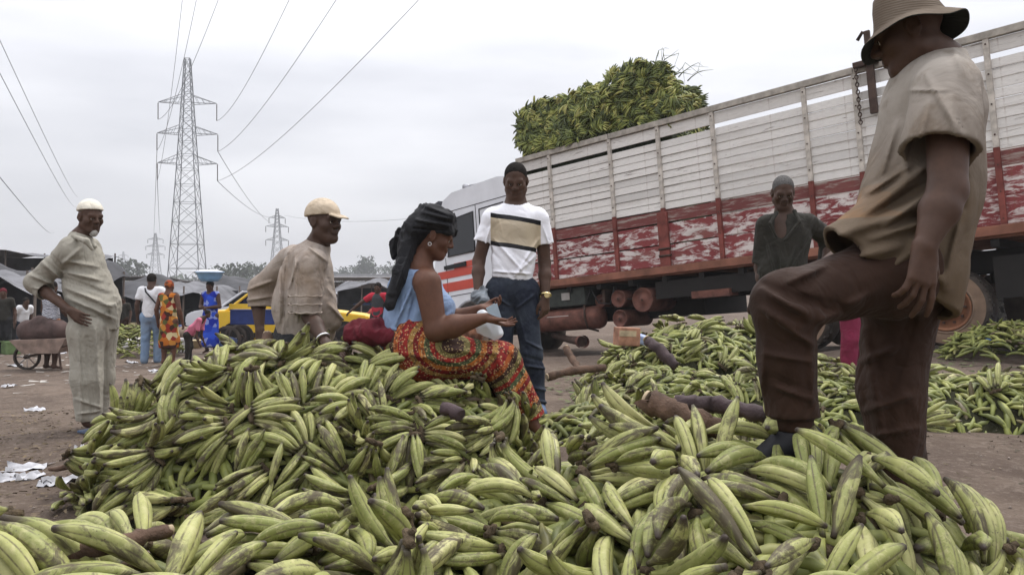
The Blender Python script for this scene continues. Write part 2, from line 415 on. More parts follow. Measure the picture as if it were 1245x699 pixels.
def cover(J, fwd, sc=1.0, fat=1.0, arm=1.0, top=None, hem=None, armcut=None, legs=False, legcut=None, torso=True):
    """the body's own torso and limbs, for a garment to lie over; the cuts are (point, normal)"""
    fw = nrm(fwd); g = lambda k: A3(J[k]); hem = [hem] if hem else []; top = [top] if top else []; L = []
    if torso:
        L += [rc(g('pelvis'), g('waist'), .125*fat*sc, .118*fat*sc, .06, fw, .8, hem), rc(g('waist'), g('chest'), .118*fat*sc, .135*sc, .06, fw, .8, hem), rc(g('shL')*.8+g('neck')*.2, g('shR')*.8+g('neck')*.2, .062*sc, None, .05, cut=top),
              rc(g('neck'), g('chest'), .07*sc, .1*sc, .05, cut=top)]
    for s in (armcut or {}): 
        c = armcut[s]; L.append(rc(g('sh'+s), g('el'+s), .053*arm*sc, .042*arm*sc, .03, cut=[c] if c else []))
    if legs:
        L += [rc(g('hipL'), g('hipR'), .10*fat*sc, None, .04, fw, .85)]
        for s in 'LR': L += [rc(g('hip'+s), g('kn'+s), .088*fat*sc, .056*sc, .04), rc(g('kn'+s), g('kn'+s)*.6+g('an'+s)*.4, .056*sc, .055*sc, .03), rc(g('kn'+s)*.6+g('an'+s)*.4, g('an'+s), .055*sc, .037*sc, .03, cut=[(g('an'+s)+A3((0, 0, .03)), (0, 0, -1))])]
    return L
def body_prims(J, sc=1.0, fat=1.0, fwd=(0, -1, 0), arm=1.0, headM=None, fem=False, hands=None, old=False, feet=True, headsc=1.0):
    fw = nrm(fwd); g = lambda k: A3(J[k]); L = []
    up = nrm(g('neck')-g('pelvis'))
    L += [rc(g('hipL'), g('hipR'), .10*fat*sc, None, .05, fw, .85), rc(g('pelvis'), g('waist'), .125*fat*sc, .118*fat*sc, .06, fw, .8),
          rc(g('waist'), g('chest'), .118*fat*sc, .135*sc, .06, fw, .8), rc(g('shL')*.8+g('neck')*.2, g('shR')*.8+g('neck')*.2, .062*sc, None, .06),
          rc(g('neck'), g('head')+headM@A3((0, -.02, -.055)), .058*sc, .052*sc, .03), rc(g('neck'), g('chest'), .07*sc, .1*sc, .06)]
    L += head_prims(g('head'), headM, headsc, old, fem)
    for s in 'LR':
        L += [rc(g('sh'+s), g('el'+s), .053*arm*sc, .042*arm*sc, .04), rc(g('el'+s), g('el'+s)*.65+g('wr'+s)*.35, .042*arm*sc, .043*arm*sc, .02),
              rc(g('el'+s)*.65+g('wr'+s)*.35, g('wr'+s), .043*arm*sc, .026*sc, .02)]
        L += [rc(g('hip'+s), g('kn'+s), .088*fat*sc, .056*sc, .05), rc(g('kn'+s), g('kn'+s)*.6+g('an'+s)*.4, .056*sc, .055*sc, .03), rc(g('kn'+s)*.6+g('an'+s)*.4, g('an'+s), .055*sc, .037*sc, .03)]
        if feet and 'toe'+s in J:
            a, t = g('an'+s), g('toe'+s); hl = a-nrm(t-a)*.03
            L += [rc(hl, a, .036*sc, .037*sc, .02), rc(a, t, .036*sc, .022*sc, .02, (0, 0, 1), .85)]
    for hd in (hands or []): L += hand_prims(**hd)
    return L
MAT = {}
def skin(name, c, rough=.55):
    k = NM(name, rough, .22); f = k.noise(9, 5); g = k.noise(60, 3)
    base = k.ramp(f, [(.3, tuple(x*.75 for x in c)), (.7, tuple(x*1.2 for x in c))])
    k.col(k.mix(k.ramp(g, [(.35, 0), (.7, .3)]), base, tuple(x*.6 for x in c))); k.bump(k.noise(180, 3), .12, .002)
    return k.m
MAT['skin_dark'] = skin('skin_dark', (.080, .044, .030))
MAT['skin_black'] = skin('skin_black', (.072, .042, .030))
MAT['skin_brown'] = skin('skin_brown', (.115, .052, .032))
MAT['eye_white'] = plain('eye_white', (.5, .46, .42), .3); MAT['iris'] = plain('iris', (.015, .008, .006), .2)
MAT['hair'] = plain('black_hair', (.020, .017, .015), .95, 0, .4, 90, .1, .8)
MAT['grey_hair'] = plain('grey_hair', (.13, .125, .12), .95, 0, .4, 90, .1, .8)
MAT['white_hair'] = plain('white_beard', (.42, .40, .37), .95, 0, .3, 60, .1, .8)
MAT['kaftan'] = cloth('beige_kaftan', (.335, .315, .265), (.23, .21, .17), .5)
MAT['cap_white'] = cloth('white_knit_cap', (.72, .68, .58), (.5, .45, .36), .4)
MAT['cap_tan'] = cloth('tan_cap', (.55, .46, .35), (.35, .27, .18), .6, sc=8)
MAT['shirt_tan'] = cloth('dusty_shirt', (.36, .31, .27), (.20, .145, .10), 1.0, sc=3.2)
MAT['blue_blouse'] = cloth('blue_blouse', (.215, .29, .43), (.15, .21, .33), .3)
MAT['jeans'] = cloth('dark_jeans', (.011, .014, .026), (.075, .09, .11), .6, .85, 5, bumpv=.5)
MAT['brown_trousers'] = cloth('brown_trousers', (.044, .023, .015), (.022, .013, .010), .8, .85, 3)
MAT['dark_shirt'] = cloth('dark_olive_shirt', (.032, .029, .024), (.025, .025, .02), .8)
MAT['red_cloth'] = cloth('dark_red_cloth', (.115, .014, .022), (.06, .008, .012), .6)
MAT['black_scarf'] = cloth('black_headwrap', (.012, .012, .014), (.03, .03, .032), .6, .8, 9, bumpv=.8)
MAT['black_trousers'] = cloth('black_trousers', (.02, .02, .022), (.03, .03, .03), .5)
MAT['dirty_white'] = cloth('white_cloth', (.72, .72, .74), (.5, .5, .5), .3)
MAT['sole'] = plain('shoe_sole', (.03, .03, .035), .7); MAT['sandal_blue'] = plain('blue_sandal', (.08, .12, .20), .6)
MAT['gold'] = plain('gold_watch', (.75, .62, .32), .25, 1, .2); MAT['silver'] = plain('silver_metal', (.7, .7, .7), .3, 1, .1)

# the standing man's T-shirt: white with a printed beige panel between two black bands (coordinates relative to the feet)
def tee():
    k = NM('printed_white_tshirt', .9, .15); f = k.noise(4, 5)
    X = k.sep(k.co()); x, z = X[0], X[2]; zt = k.math('MULTIPLY_ADD', x, .16, z)      # bands sag to the picture's right
    zt = k.math('ADD', zt, k.math('MULTIPLY', k.noise(7, 2), .012))
    band = k.ramp(k.math('MULTIPLY_ADD', zt, 2.0, -2.08), [(0, (.80, .80, .84)), (.232, (.012, .012, .014)), (.292, (.52, .44, .32)), (.612, (.012, .012, .014)), (.675, (.80, .80, .84))], True)
    out = k.math('GREATER_THAN', k.math('ABSOLUTE', k.math('ADD', x, .0)), .172)
    c = k.mix(out, band, (.80, .80, .84)); c = k.mix(k.ramp(f, [(.5, 0), (.8, .12)]), c, (.45, .45, .47)); k.col(c)
    b1 = k.bump(k.noise(11, 3, .5, None, .6), .6, .02); k.bump(k.noise(240, 2), .1, .002, b1)
    return k.m
MAT['tee'] = tee()
# the big man's shirt: taupe cloth, paler on the shoulders, with worn orange, green and white print on the front
def bigshirt():
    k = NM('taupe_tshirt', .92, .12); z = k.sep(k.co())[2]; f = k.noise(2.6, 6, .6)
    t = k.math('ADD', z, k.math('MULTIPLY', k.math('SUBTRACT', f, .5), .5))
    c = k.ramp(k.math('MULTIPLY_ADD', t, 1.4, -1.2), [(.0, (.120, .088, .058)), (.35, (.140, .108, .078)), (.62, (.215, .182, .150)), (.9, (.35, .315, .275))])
    X = k.sep(k.co()); v = k.noise(5, 3)
    pr = k.ramp(k.math('MULTIPLY_ADD', z, 2.2, -2.35), [(0, (.30, .15, .06)), (.22, (.09, .16, .07)), (.33, (.30, .26, .19)), (.45, (.30, .15, .08)), (.75, (.40, .36, .32)), (.85, (.30, .22, .15))], True)
    msk = k.math('MULTIPLY', k.math('LESS_THAN', X[0], -.135), k.math('GREATER_THAN', z, 1.06)); msk = k.math('MULTIPLY', msk, k.math('LESS_THAN', z, 1.43))
    msk = k.math('MULTIPLY', msk, k.ramp(v, [(.4, .55), (.56, .15)])); c = k.mix(msk, c, pr)
    st = k.ramp(k.noise(9, 6, .65), [(.5, 0), (.66, .45)]); c = k.mix(st, c, (.13, .09, .055)); k.col(c)
    b1 = k.bump(k.noise(9, 4, .5, None, .6), .6, .025); k.bump(k.noise(300, 2), .12, .0015, b1)
    return k.m
MAT['bigshirt'] = bigshirt()
# wax print skirt: rings of red, orange, olive and dark dots round a medallion, stripes elsewhere
def wax(name, centre, cols, sc=5.0, dots=True):
    k = NM(name, .85, .2); v = k.co(loc=[-q for q in centre]); vv = k.n('ShaderNodeVectorMath'); vv.operation = 'MULTIPLY'; vv.inputs[1].default_value = (1, .35, 1.25); k.l(v, vv.inputs[0])
    ln = k.n('ShaderNodeVectorMath'); ln.operation = 'LENGTH'; k.l(vv.outputs[0], ln.inputs[0])
    r_ = k.math('ADD', ln.outputs['Value'], k.math('MULTIPLY', k.noise(9, 2), .015)); fr = k.math('FRACT', k.math('MULTIPLY', r_, sc))
    n = len(cols); c = k.ramp(fr, [(i/n, q) for i, q in enumerate(cols)], True)
    if dots:
        d = k.vor(70); c = k.mix(k.ramp(d, [(.28, .75), (.36, 0)]), c, (.45, .33, .16)); e = k.noise(60, 2); c = k.mix(k.ramp(e, [(.52, 0), (.6, .7)]), c, (.035, .012, .012))
    k.col(c); k.bump(k.noise(18, 4), .3, .01); return k.m
MAT['wax_skirt'] = wax('wax_print_skirt', (-.02, -.35, .60), [(.20, .015, .015), (.30, .075, .02), (.04, .02, .015), (.16, .14, .05), (.24, .02, .015), (.06, .08, .035), (.32, .10, .02), (.14, .01, .01), (.25, .14, .04), (.22, .02, .015)], 3.6)
# ------------------------------------------------------------------ plantain heaps: height fields
def hA(x, y):
    xs = [-2.26, -2.19, -2.1, -1.9, -1.67, -1.45, -1.0, -.8, -.46, -.1, .03, .12, .2]; zs = [-.1, -.1, .30, .54, .69, .75, .76, .71, .62, .55, .45, .2, -.1]
    zc = np.interp(x, xs, zs); yf = 4.35-1.0*np.clip(1-(np.abs(x+1.03)/1.22)**4, .02, 1)**.5; t = np.clip((4.35-y)/(4.35-yf), 0, 1.5); f = zc*np.clip(1-t**2.4, 0, 1)**.85
    tb = (y-4.35)/.55; b = zc*np.clip(1-tb**2, 0, 1); return np.where(y < 4.35, np.where(t < 1, f, -.3), np.where(tb < 1, b, -.3))-.07
BPX = np.array([-250, -60, 0, 150, 300, 400, 500, 560, 640, 740, 850, 950, 1060, 1110, 1180, 1245, 1330])
BY = np.array([690, 640, 622, 620, 628, 622, 606, 586, 548, 520, 508, 515, 533, 570, 622, 702, 830]); BYc = np.array([1.6, 1.6, 1.6, 1.66, 1.8, 1.9, 2.1, 2.35, 2.55, 2.5, 2.3, 2.2, 2.12, 2.08, 2.0, 1.9, 1.8])
def hB(x, y):
    px = 622.5+968*x/np.maximum(y, .3); yc = np.interp(px, BPX, BYc); zc = 1.05-(np.interp(px, BPX, BY)-345)/968*yc
    d = yc-y; f = zc-.10*d-.17*d*d; tb = np.clip((y-yc)/.5, 0, 1.2); b = zc*(1-tb**2); r_ = np.where(d > 0, f, b)
    r_ = np.where(d > .95, f-(d-.95)*1.2, r_); return np.where((px < -240) | (px > 1325), -.3, r_-.045)
CB = [(1.86, 7.7, .80, 1.15), (1.25, 6.6, .52, .9), (.55, 5.05, .44, .62), (1.05, 5.5, .50, .72), (1.6, 5.9, .50, .8), (2.3, 6.1, .48, .8), (3.0, 6.1, .52, .78), (3.65, 5.95, .53, .72), (4.15, 6.3, .50, .8), (1.5, 4.9, .30, .6), (2.0, 5.2, .33, .55), (2.7, 7.4, .45, .8)]
def hC(x, y):
    r_ = np.full(np.shape(x), -.3)
    for a, b, h_, R_ in CB: q = ((x-a)**2+(y-b)**2)/R_**2; r_ = np.maximum(r_, np.where(q < 1, h_*np.clip(1-q, 0, 1)**.62, -.3))
    return r_-.10
# a hand of plantains: fingers fan out of one crown; each finger curves the same way
def hand_layout(seed, n, L=.24, rows=2):
    """list of (base point, yaw, pitch, bend, length) in the hand's own frame: +x away from the crown, +z its upper side"""
    r_ = np.random.RandomState(seed); out = []; bend = r_.uniform(.45, 1.15)*(1 if r_.rand() < .8 else -1); dl = r_.uniform(.13, .24)
    n1 = n if rows == 1 else (n+1)//2
    for row, m in enumerate((n1, n-n1)):
        for i in range(m):
            c = i-(m-1)/2; yaw = c*dl*(1 if row == 0 else 1.05)+r_.normal()*.10; pt = (0.0 if row == 0 else .42)+r_.normal()*.12
            out.append(((r_.uniform(-.004, .006)-.02*row*0, c*.021, .034*row), yaw, pt, bend*r_.uniform(.7, 1.3), L*r_.uniform(.80, 1.10)*(1 if row == 0 else .92)))
    return out
def Rz(a): c, s = math.cos(a), math.sin(a); return np.array([[c, -s, 0], [s, c, 0], [0, 0, 1.]])
def Ry(a): c, s = math.cos(a), math.sin(a); return np.array([[c, 0, s], [0, 1, 0], [-s, 0, c]])
def Rx(a): c, s = math.cos(a), math.sin(a); return np.array([[1, 0, 0], [0, c, -s], [0, s, c]])
def fspine(t, bend, L):
    """spine of a finger along +x, bending towards -z"""
    k = bend; a0 = .12*k; return np.array([L*math.sin(k*t)/k if abs(k) > 1e-3 else L*t, 0, -L*(1-math.cos(k*t))/k if abs(k) > 1e-3 else 0.])
def eulM(e): return Rz(e[2])@Ry(e[1])@Rx(e[0])
# where each bunch came to rest: heap, layout seed, fingers, x y z in mm, rotation in 1/100 rad
HANDS = '''A 11 6 -1632 4228 630 2 -3 33
A 15 7 -475 3892 410 6 15 -83
A 15 9 45 4373 345 38 -58 252
A 3 9 -1936 3757 176 128 -42 -97
A 17 6 -200 3727 199 -76 37 -141
A 4 6 -626 3785 380 -44 -97 240
A 2 6 -2003 3886 218 93 -75 -67
A 15 7 -922 4640 486 -141 -4 -32
A 10 7 -1705 4417 606 -72 43 128
A 18 6 -586 3389 191 262 34 108
A 37 10 -123 3875 331 -118 -1 -211
A 8 10 -392 4613 332 -76 -7 13
A 19 7 -670 4679 277 -178 -102 -29
A 4 6 -2067 4079 169 -206 -15 199
A 39 8 -1912 4120 541 -179 85 164
A 1 8 -183 4212 540 17 43 165
A 4 8 -1226 3766 640 282 141 102
A 9 7 -298 4315 449 -70 -67 272
A 20 6 -1685 3793 419 18 79 -216
A 19 10 -49 4577 267 42 30 161
A 6 11 -948 3587 298 -33 -77 268
A 22 10 -1479 3957 575 -25 -26 200
A 23 11 -1596 3565 269 -110 78 -300
A 19 7 -452 3964 465 41 0 37
A 36 7 -515 4658 323 -72 -62 -35
A 0 9 -1044 3428 38 95 -59 -10
A 23 11 -1334 4678 353 -81 14 25
A 24 7 -607 3503 354 -256 77 210
A 25 9 -355 4742 218 -155 -35 -9
A 26 11 -1274 4341 708 9 44 -179
A 6 11 -870 3836 498 54 -52 85
A 22 9 -1970 4229 364 -106 -4 154
A 0 9 -991 4037 637 -20 37 -201
A 5 10 -1201 4159 643 52 -6 -22
A 33 6 -1350 4460 654 40 37 286
A 13 9 -411 3731 339 76 -3 11
A 18 10 -773 3832 447 -52 -10 -239
A 31 10 -1632 4713 289 -74 20 19
A 16 9 -1351 3369 74 279 -21 21
A 7 8 -1313 3612 332 92 -48 55
A 16 8 -76 4612 276 65 -85 -287
A 34 9 -1394 3359 148 -297 15 249
A 10 9 -620 4014 477 22 -63 73
A 26 6 -1501 4476 575 4 -43 -236
A 20 6 -1045 4539 487 -148 -23 80
A 19 6 92 4756 25 -158 -39 -130
A 30 8 -1744 4493 491 72 -27 -213
A 19 6 -15 4213 335 -88 -46 -186
A 32 10 -713 4353 580 31 -43 284
A 13 6 105 4279 156 -281 7 -141
A 12 11 -207 4386 515 69 28 239
A 7 8 -1022 3772 449 -28 -91 232
A 1 7 -1861 4701 208 -208 -64 42
A 34 9 -470 3664 344 -10 103 -151
A 24 10 85 4378 265 -305 115 13
A 7 6 -1732 3963 483 -60 -49 132
A 31 11 -704 3731 316 -60 -30 -215
A 6 6 -1937 4712 114 55 -134 -210
A 38 11 -1392 4621 436 62 67 229
A 21 8 -757 4175 597 40 13 39
A 31 10 52 3920 168 -105 30 -197
A 9 11 -1923 3664 76 85 -36 -106
A 13 8 -773 3569 217 -104 -83 312
A 6 8 -468 3743 357 -88 -10 -269
A 13 6 -1132 4535 634 30 85 187
A 37 7 -1682 4673 349 152 -43 -268
A 7 7 -724 4764 443 301 95 -212
A 22 6 -254 3693 228 -111 12 -227
A 37 10 -14 3993 458 -205 106 -241
A 17 7 -672 4380 549 -31 -6 -20
A 4 6 -1592 3748 367 -64 -104 193
A 16 11 -227 3617 160 -29 47 -197
A 27 10 -1334 3765 435 -121 1 -267
A 28 10 -2200 3958 208 255 33 64
A 37 7 -1259 4022 648 34 39 -209
A 27 7 -1913 4190 480 -34 -7 81
A 18 6 -1668 3851 473 -5 -68 112
A 10 8 -1796 3493 24 154 -60 -18
A 23 8 -1418 3951 616 -18 72 -233
A 21 9 -717 4533 544 85 -42 -280
A 25 6 -280 4013 507 122 9 155
A 26 10 -1900 4558 445 -43 122 220
A 16 7 -462 4566 427 39 -64 -251
A 37 8 -910 4350 675 85 22 194
A 27 10 -1949 3955 329 -9 -65 -4
A 4 11 -1074 4676 345 -179 -94 19
A 10 10 -629 4747 307 -278 8 -11
A 32 7 -2080 3824 40 156 -31 -125
A 26 8 -1187 4061 637 -14 2 301
A 7 10 -2070 4321 209 -163 -43 169
A 11 9 -2034 4699 209 95 35 -201
A 17 10 37 4323 305 -69 -67 -194
A 28 11 -1056 4126 639 33 -11 14
A 3 8 -1623 4608 366 191 -152 280
A 17 11 -690 3433 130 -235 -15 310
A 30 11 20 4048 183 -208 -37 -100
A 38 9 -1640 3637 304 55 -3 -15
A 5 7 -1155 4550 577 -20 -55 -150
A 4 8 -48 3654 41 -162 -47 -247
A 19 6 -1199 3525 205 73 -99 79
A 28 8 -2137 4546 121 259 -28 -145
A 21 7 -1335 4545 647 -127 98 78
A 29 7 -737 3929 505 33 -63 146
A 26 11 -1292 3615 387 -94 50 -293
A 21 11 -1947 4040 351 -27 83 -299
A 14 6 -1042 3480 151 112 -92 62
A 26 11 -1193 3644 449 60 2 57
A 17 11 -1079 3516 208 -98 59 -245
B 34 5 -468 1851 426 48 -11 -288
B 28 3 -160 1968 354 -138 26 -130
B 22 5 -287 1737 380 -9 -25 -281
B 3 5 188 2276 405 -76 -36 245
B 2 4 -241 2208 395 97 -5 -46
B 5 2 314 1730 417 53 -27 -68
B 34 5 458 2136 541 29 6 -164
B 10 2 536 2232 597 -6 9 17
B 1 2 -777 1696 491 -18 23 163
B 19 5 497 2283 551 -43 2 254
B 36 3 -30 1841 219 55 -86 2
B 14 2 749 2252 595 14 8 -188
B 17 5 -759 1601 484 15 -15 227
B 0 3 1088 1972 362 -65 -37 -191
B 13 4 -397 1665 385 -31 -33 -195
B 24 6 1140 1943 347 55 -81 142
B 34 2 250 1992 420 -33 -16 176
B 6 6 -978 1483 580 27 55 -17
B 26 3 -692 1550 443 -16 -42 -261
B 19 5 220 2291 504 48 -28 4
B 17 5 246 2510 528 -52 27 119
B 15 4 1316 2071 205 -162 -59 -199
B 5 5 822 2222 592 58 29 233
B 6 4 -719 1845 435 1 9 71
B 39 4 657 2123 556 -29 -14 -275
B 34 2 791 1819 500 -59 10 -183
B 3 4 839 1989 549 58 -12 76
B 34 3 1058 1996 468 42 -17 157
B 13 3 -866 1651 503 110 12 235
B 35 6 -270 1997 458 125 41 174
B 6 5 760 1972 526 -29 -50 125
B 24 5 316 1872 440 -102 -34 186
B 12 2 522 1814 511 15 1 -53
B 31 6 -271 1919 383 1 -25 249
B 15 2 -1026 1396 397 -21 -85 127
B 37 6 -229 1705 493 154 142 187
B 2 4 606 1547 410 31 -56 60
B 15 5 -46 2170 371 27 -22 -58
B 7 4 366 1827 503 -87 -13 90
B 6 4 913 2214 647 -124 65 1
B 35 2 873 1864 542 -11 -16 227
B 32 2 66 2312 396 -11 0 -311
B 3 6 910 1667 323 75 -74 109
B 11 2 795 1506 371 88 -10 127
B 19 5 139 2388 431 -24 -31 162
B 25 5 188 1879 486 -150 90 216
B 25 5 230 2532 478 125 -38 -147
B 15 4 830 1892 542 -55 51 -62
B 22 2 -728 1402 489 24 36 39
B 29 6 425 1887 487 59 16 -225
B 31 5 -1085 1712 535 27 33 -133
B 33 2 101 2310 412 96 -6 -121
B 37 4 417 1505 482 20 61 249
B 10 5 -253 2352 364 17 -28 -93
B 22 6 -628 1474 433 24 -14 141
B 6 3 -40 2093 348 -158 -25 -247
B 35 5 793 2096 549 5 -25 110
B 33 6 -443 1982 427 -83 -12 -151
B 29 4 618 2026 546 32 -5 -104
B 28 3 254 1723 321 -104 -70 165
B 16 5 -260 1912 380 -68 -30 -221
B 10 5 1098 2066 458 98 30 92
B 35 4 44 2378 390 -15 -24 231
B 8 6 473 2549 550 59 22 -256
B 37 6 -28 2556 549 -215 123 76
B 15 6 693 1510 411 -56 -20 -284
B 33 2 301 2251 528 83 -8 -54
B 35 5 594 2436 551 6 -23 -224
B 0 2 -70 2541 404 79 5 -214
B 16 2 617 1667 492 -59 22 -241
B 1 5 633 1896 525 -84 -23 282
B 12 4 1203 1976 344 -170 -1 -197
B 21 2 -480 2135 361 -16 -30 -75
B 15 3 61 2588 412 -68 -44 48
B 4 2 -704 1598 450 71 -17 116
B 12 3 -585 1776 428 10 -8 -41
B 4 2 1112 1801 446 -186 81 -252
B 8 4 210 1827 367 -5 58 -254
B 26 4 513 1672 454 -38 -30 199
B 26 6 510 2124 514 13 -62 139
B 16 2 268 1591 309 -68 -71 143
B 15 4 5 1967 257 -7 -99 56
B 16 6 915 2029 582 -14 67 -116
B 18 3 -1019 1642 493 -44 -18 -44
B 39 6 -270 1851 331 47 -40 106
B 11 6 -873 1341 485 21 13 24
B 37 5 247 2054 455 87 -42 25
B 34 4 -1159 1622 512 -12 53 197
B 5 4 1204 2002 405 107 76 126
B 18 5 -565 1896 471 -38 27 101
B 21 2 519 1596 443 67 18 -212
B 31 2 726 2414 528 87 -26 -263
B 21 4 704 1762 465 -11 -63 117
C 28 6 1685 7033 532 -127 44 -282
C 16 8 3249 6237 350 13 28 110
C 29 7 2715 6800 182 -58 8 -313
C 12 9 2128 6607 287 79 40 -240
C 2 6 2075 5815 284 46 -6 -90
C 9 9 2605 5633 196 -27 -37 292
C 23 10 2357 7589 565 23 -40 265
C 18 10 3144 7540 223 -42 -42 -233
C 13 9 1887 5958 329 3 -7 -51
C 15 8 2596 5503 30 132 -73 -27
C 37 9 1798 6809 343 114 -64 72
C 8 8 563 5820 115 15 -83 -78
C 26 6 590 6564 183 91 -57 -61
C 19 6 4018 6141 314 21 -23 -159
C 21 9 1484 5238 220 55 -47 205
C 28 8 2723 6999 223 -45 -64 188
C 35 10 2730 7609 303 -5 1 21
C 21 6 1875 4829 84 -65 -21 -205
C 15 8 1751 7430 593 25 -56 3
C 30 7 1009 8213 239 -121 -64 44
C 25 9 1427 7204 464 -62 -16 290
C 28 8 2011 5186 227 -21 7 270
C 21 9 805 5035 227 -39 -27 -154
C 10 6 1238 5332 326 -21 -14 -245
C 4 8 1446 4867 170 2 -9 -182
C 21 10 1654 7749 654 19 6 -246
C 25 9 731 6938 245 -62 47 196
C 4 7 2818 5830 380 -48 45 -261
C 32 10 1306 6802 389 13 19 113
C 3 7 2424 5215 54 82 -20 165
C 36 9 1262 8222 384 -50 -79 11
C 36 7 3084 7160 212 31 -60 224
C 24 8 978 4743 36 -118 -81 -252
C 1 9 507 5476 144 -68 -65 127
C 12 8 3795 6720 157 77 -63 -221
C 26 9 2874 7988 351 292 47 -201
C 31 7 2696 6923 198 72 6 -33
C 31 6 3487 5399 204 62 67 -32
C 28 9 2436 8171 433 48 -63 295
C 22 9 2805 5449 96 85 -14 -14
C 11 9 2410 6435 308 28 -17 -149
C 0 10 2532 7174 386 -94 7 -223
C 16 9 1531 5500 326 12 -12 144
C 32 10 2982 6703 166 -58 -45 -35
C 26 8 2546 7832 445 79 -14 162
C 13 6 2685 7264 310 -12 -18 -11
C 12 8 1107 4703 28 96 -45 -92
C 34 7 1329 7948 533 20 48 260
C 39 10 1834 5974 364 -5 -19 299
C 7 7 3041 5984 367 7 -13 36
C 34 7 1695 7268 610 -24 57 -212
C 22 9 3428 7347 116 183 -19 219
C 36 10 580 6190 70 73 -33 -112
C 34 9 920 5079 233 -33 -50 197
C 21 10 2247 7829 613 10 17 132
C 22 10 1711 5004 137 -19 -19 -182
C 38 9 3546 6543 44 91 -59 274
C 21 8 4323 6975 42 -58 -21 -3
C 38 8 2587 6025 339 -23 42 -152
C 3 8 2980 5850 382 21 -9 216
C 38 8 2207 6954 413 -34 92 -148
C 25 9 4080 6797 169 22 -124 -165
C 16 8 1562 8157 575 51 -15 -188
C 35 7 2537 7268 427 146 -23 145
C 18 6 2584 6543 187 -2 -75 -192
C 28 9 3654 6379 261 96 3 271
C 25 8 3411 5616 295 -49 -59 125
C 24 6 1017 6630 370 -51 -22 127
C 16 7 4368 6858 165 -57 -17 -51
C 34 8 654 5912 173 -114 -16 13
C 27 9 2351 6874 236 -49 50 -207
C 30 7 2897 8185 73 293 -10 253
C 19 9 785 6452 291 -26 -39 32
C 25 9 1746 5657 357 -12 32 -104
C 7 8 1682 4420 4 53 -63 162
C 26 6 557 4646 146 -59 20 -244
C 0 8 871 7755 218 98 -26 -148
C 20 10 3155 7226 193 -11 21 55
C 6 9 826 5487 310 -40 -53 77
C 18 7 1105 7676 428 2 -71 -37
C 27 8 1020 5099 243 61 35 -129
C 36 8 1967 7998 607 -28 -26 -17
C 20 8 3190 7018 149 -53 51 -196
C 34 9 882 6362 245 60 -46 -168
C 37 6 1428 6233 302 42 -32 -35
C 2 6 909 6846 407 34 80 300
C 9 7 1648 8215 558 28 44 217
C 25 10 3776 5635 316 -42 -48 279
C 24 6 1085 7142 371 -179 18 169
C 5 9 2924 6625 180 44 -4 283
C 2 6 1955 8047 651 32 -9 -279
C 38 10 1116 8045 401 11 65 -268'''
# ------------------------------------------------------------------ ground: trampled earth that falls away gently to the left and far side
GP = np.array([(0, 0, 0), (0, 2, 0), (2, 2, 0), (-2, 2, 0), (-3.3, 5.9, -.05), (-2, 4, 0), (.2, 5.5, .12), (2, 5, .08), (3.3, 5.3, .03), (5.9, 10.8, .15), (4, 8, .12), (8, 10, .2), (3.4, 13, -.1), (1, 12, -.15), (-1.5, 17.8, -.62), (1, 16, -.4),
               (-6.8, 15.6, -.5), (-4, 12, -.4), (-9, 12, -.4), (-5, 9, -.2), (-10, 25, -.6), (0, 28, -.65), (12, 22, -.3), (15, 12, .1), (-3, 20, -.6), (-15, 18, -.6), (20, 30, -.6), (-8, 5, -.1), (0, -6, 0), (8, 2, .1)])
def ground_np(x, y):
    d2 = (x[..., None]-GP[:, 0])**2+(y[..., None]-GP[:, 1])**2; s = 1+.12*np.abs(y)[..., None]
    w_ = 1/(d2/s**2+.15)**1.6; z = (w_*GP[:, 2]).sum(-1)/w_.sum(-1)
    far = np.clip((np.hypot(x, y)-26)/20, 0, 1); return z*(1-far)-.62*far
def gz(x, y): return float(ground_np(np.array([float(x)]), np.array([float(y)]))[0])
